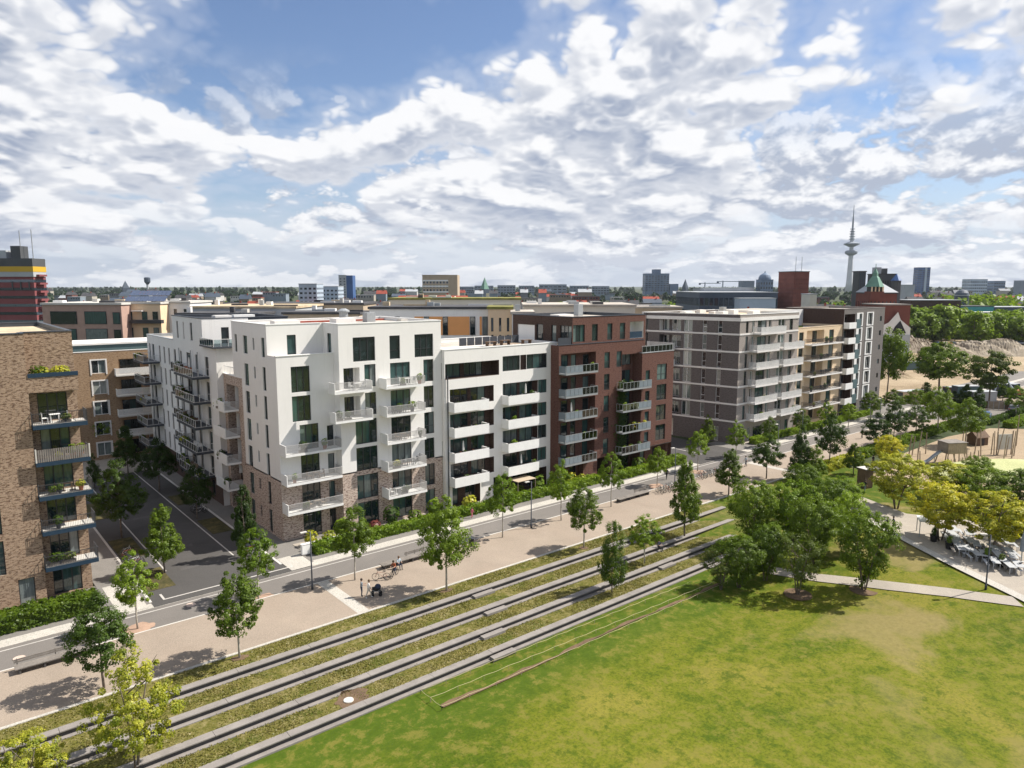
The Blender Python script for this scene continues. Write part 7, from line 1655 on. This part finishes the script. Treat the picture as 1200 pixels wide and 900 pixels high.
container(1131, 464, -.6, TEAL_PANEL, 'dark teal site container between the old trees', 6); container(1073, 433, -.5, TEAL_PANEL, 'long teal site container before the rubble heap', 9); container(1118, 462, -.6, TERRA, 'rust brown skip between the spreading old trees', 5, 1.9); container(1178, 463, -.5, BLUE_STEEL, 'blue site container beside the loose crowned tree', 6, 3.0); container(1068, 467, -.35, PLASTER_CREAM, 'pale wooden hoarding hut at the site corner', 8, 2.0); container(1150, 470, -.6, GREYF, 'grey site hut behind the loose crowned tree', 6, 2.4)
p = at(1192, 466, 0); r = empty('excavator', (p.x, p.y, 0), 'red brown excavator with raised white boom at the site edge', 'excavator', None, 2.4); MB().box(-1.6, 1.6, -1.3, -.8, 0, .9).build('track', RUBBER, r); MB().box(-1.6, 1.6, .8, 1.3, 0, .9).build('track', RUBBER, r); MB().box(-1.5, 1.3, -1.1, 1.1, .95, 2.0).build('chassis', TERRA, r); MB().box(.0, 1.2, -1.1, .0, 2.01, 3.3).build('cab', GLASS_B, r); MB().tube([(1.2, .4, 1.8), (3.2, .4, 4.6), (5.4, .4, 3.6)], [.28, .24, .2], 6).build('boom', PALEBLUE, r); MB().tube([(5.4, .4, 3.6), (6.0, .4, 1.2)], [.18, .14], 6).build('stick', PALEBLUE, r); MB().box(5.6, 6.5, -.1, .9, .5, 1.25).build('bucket', SLATE, r)
# site fence panels along the road
A = at(1056, 474, 0); B = at(1215, 483, 0); d = B-A; nP = 26
fr = empty('site_fence', A, 'wooden site fence of plank panels along the road behind the small dark trees', 'fence')
fa = math.atan2(d.y, d.x); Lp = d.length/nP; pm = MB().box(.05, Lp-.05, -.03, .03, .15, 1.9).mesh('fence_panel', WOOD); pm2 = MB().box(.05, Lp-.05, -.03, .03, .15, 1.9).mesh('fence_panel', WOOD_D); po = MB().box(-.04, .04, -.05, .05, 0, 2.0).mesh('fence_post', STEEL)
for i in range(nP): q = d*(i/nP); link('fence_panel', pm if i % 4 else pm2, fr, q, fa); link('fence_post', po, fr, q, fa)
sheet('site_verge', [(at(1050, 478, 0).x, at(1050, 478, 0).y), (at(1230, 488, 0).x, at(1230, 488, 0).y), (at(1230, 480, 0).x, at(1230, 480, 0).y), (at(1050, 471, 0).x, at(1050, 471, 0).y)], .0, M_GRASS)
# cars in the far car park
rs = random.Random(8); cn = list(CARC)
for i in range(46):
    px = 1066+i*3.1+rs.uniform(-1, 1); D = 322+rs.choice((0, 7, 14))+(i*.25); p = dep(px, 335, D); c = cn[rs.randrange(6)]
    car(p.x, p.y, math.radians(VA)+1.57+rs.uniform(-.1, .1), c, 'in the far car park below the park trees', 'cars in the far car park', 0.0, True).scale = (1.1, 1.1, 1.15)

# ------------------------------------------------------------------ the air: faint haze that swallows contrast with distance
def haze():
    m = bpy.data.materials.new('haze'); m.use_nodes = True; t = NT(m.node_tree); t.n.clear(); out = t.add('ShaderNodeOutputMaterial'); v = t.add('ShaderNodeVolumePrincipled')
    v.inputs['Color'].default_value = (.80, .88, 1.0, 1); v.inputs['Density'].default_value = .000038; v.inputs['Anisotropy'].default_value = .2
    t.l.new(v.outputs[0], out.inputs['Volume'])
    o = MB().box(-3000, 6500, -3000, 6500, -3, 300).build('haze', m); tag(o, kind='stuff'); o['label'] = 'thin bluish summer haze over the town'
HAZE = True
if HAZE: haze()
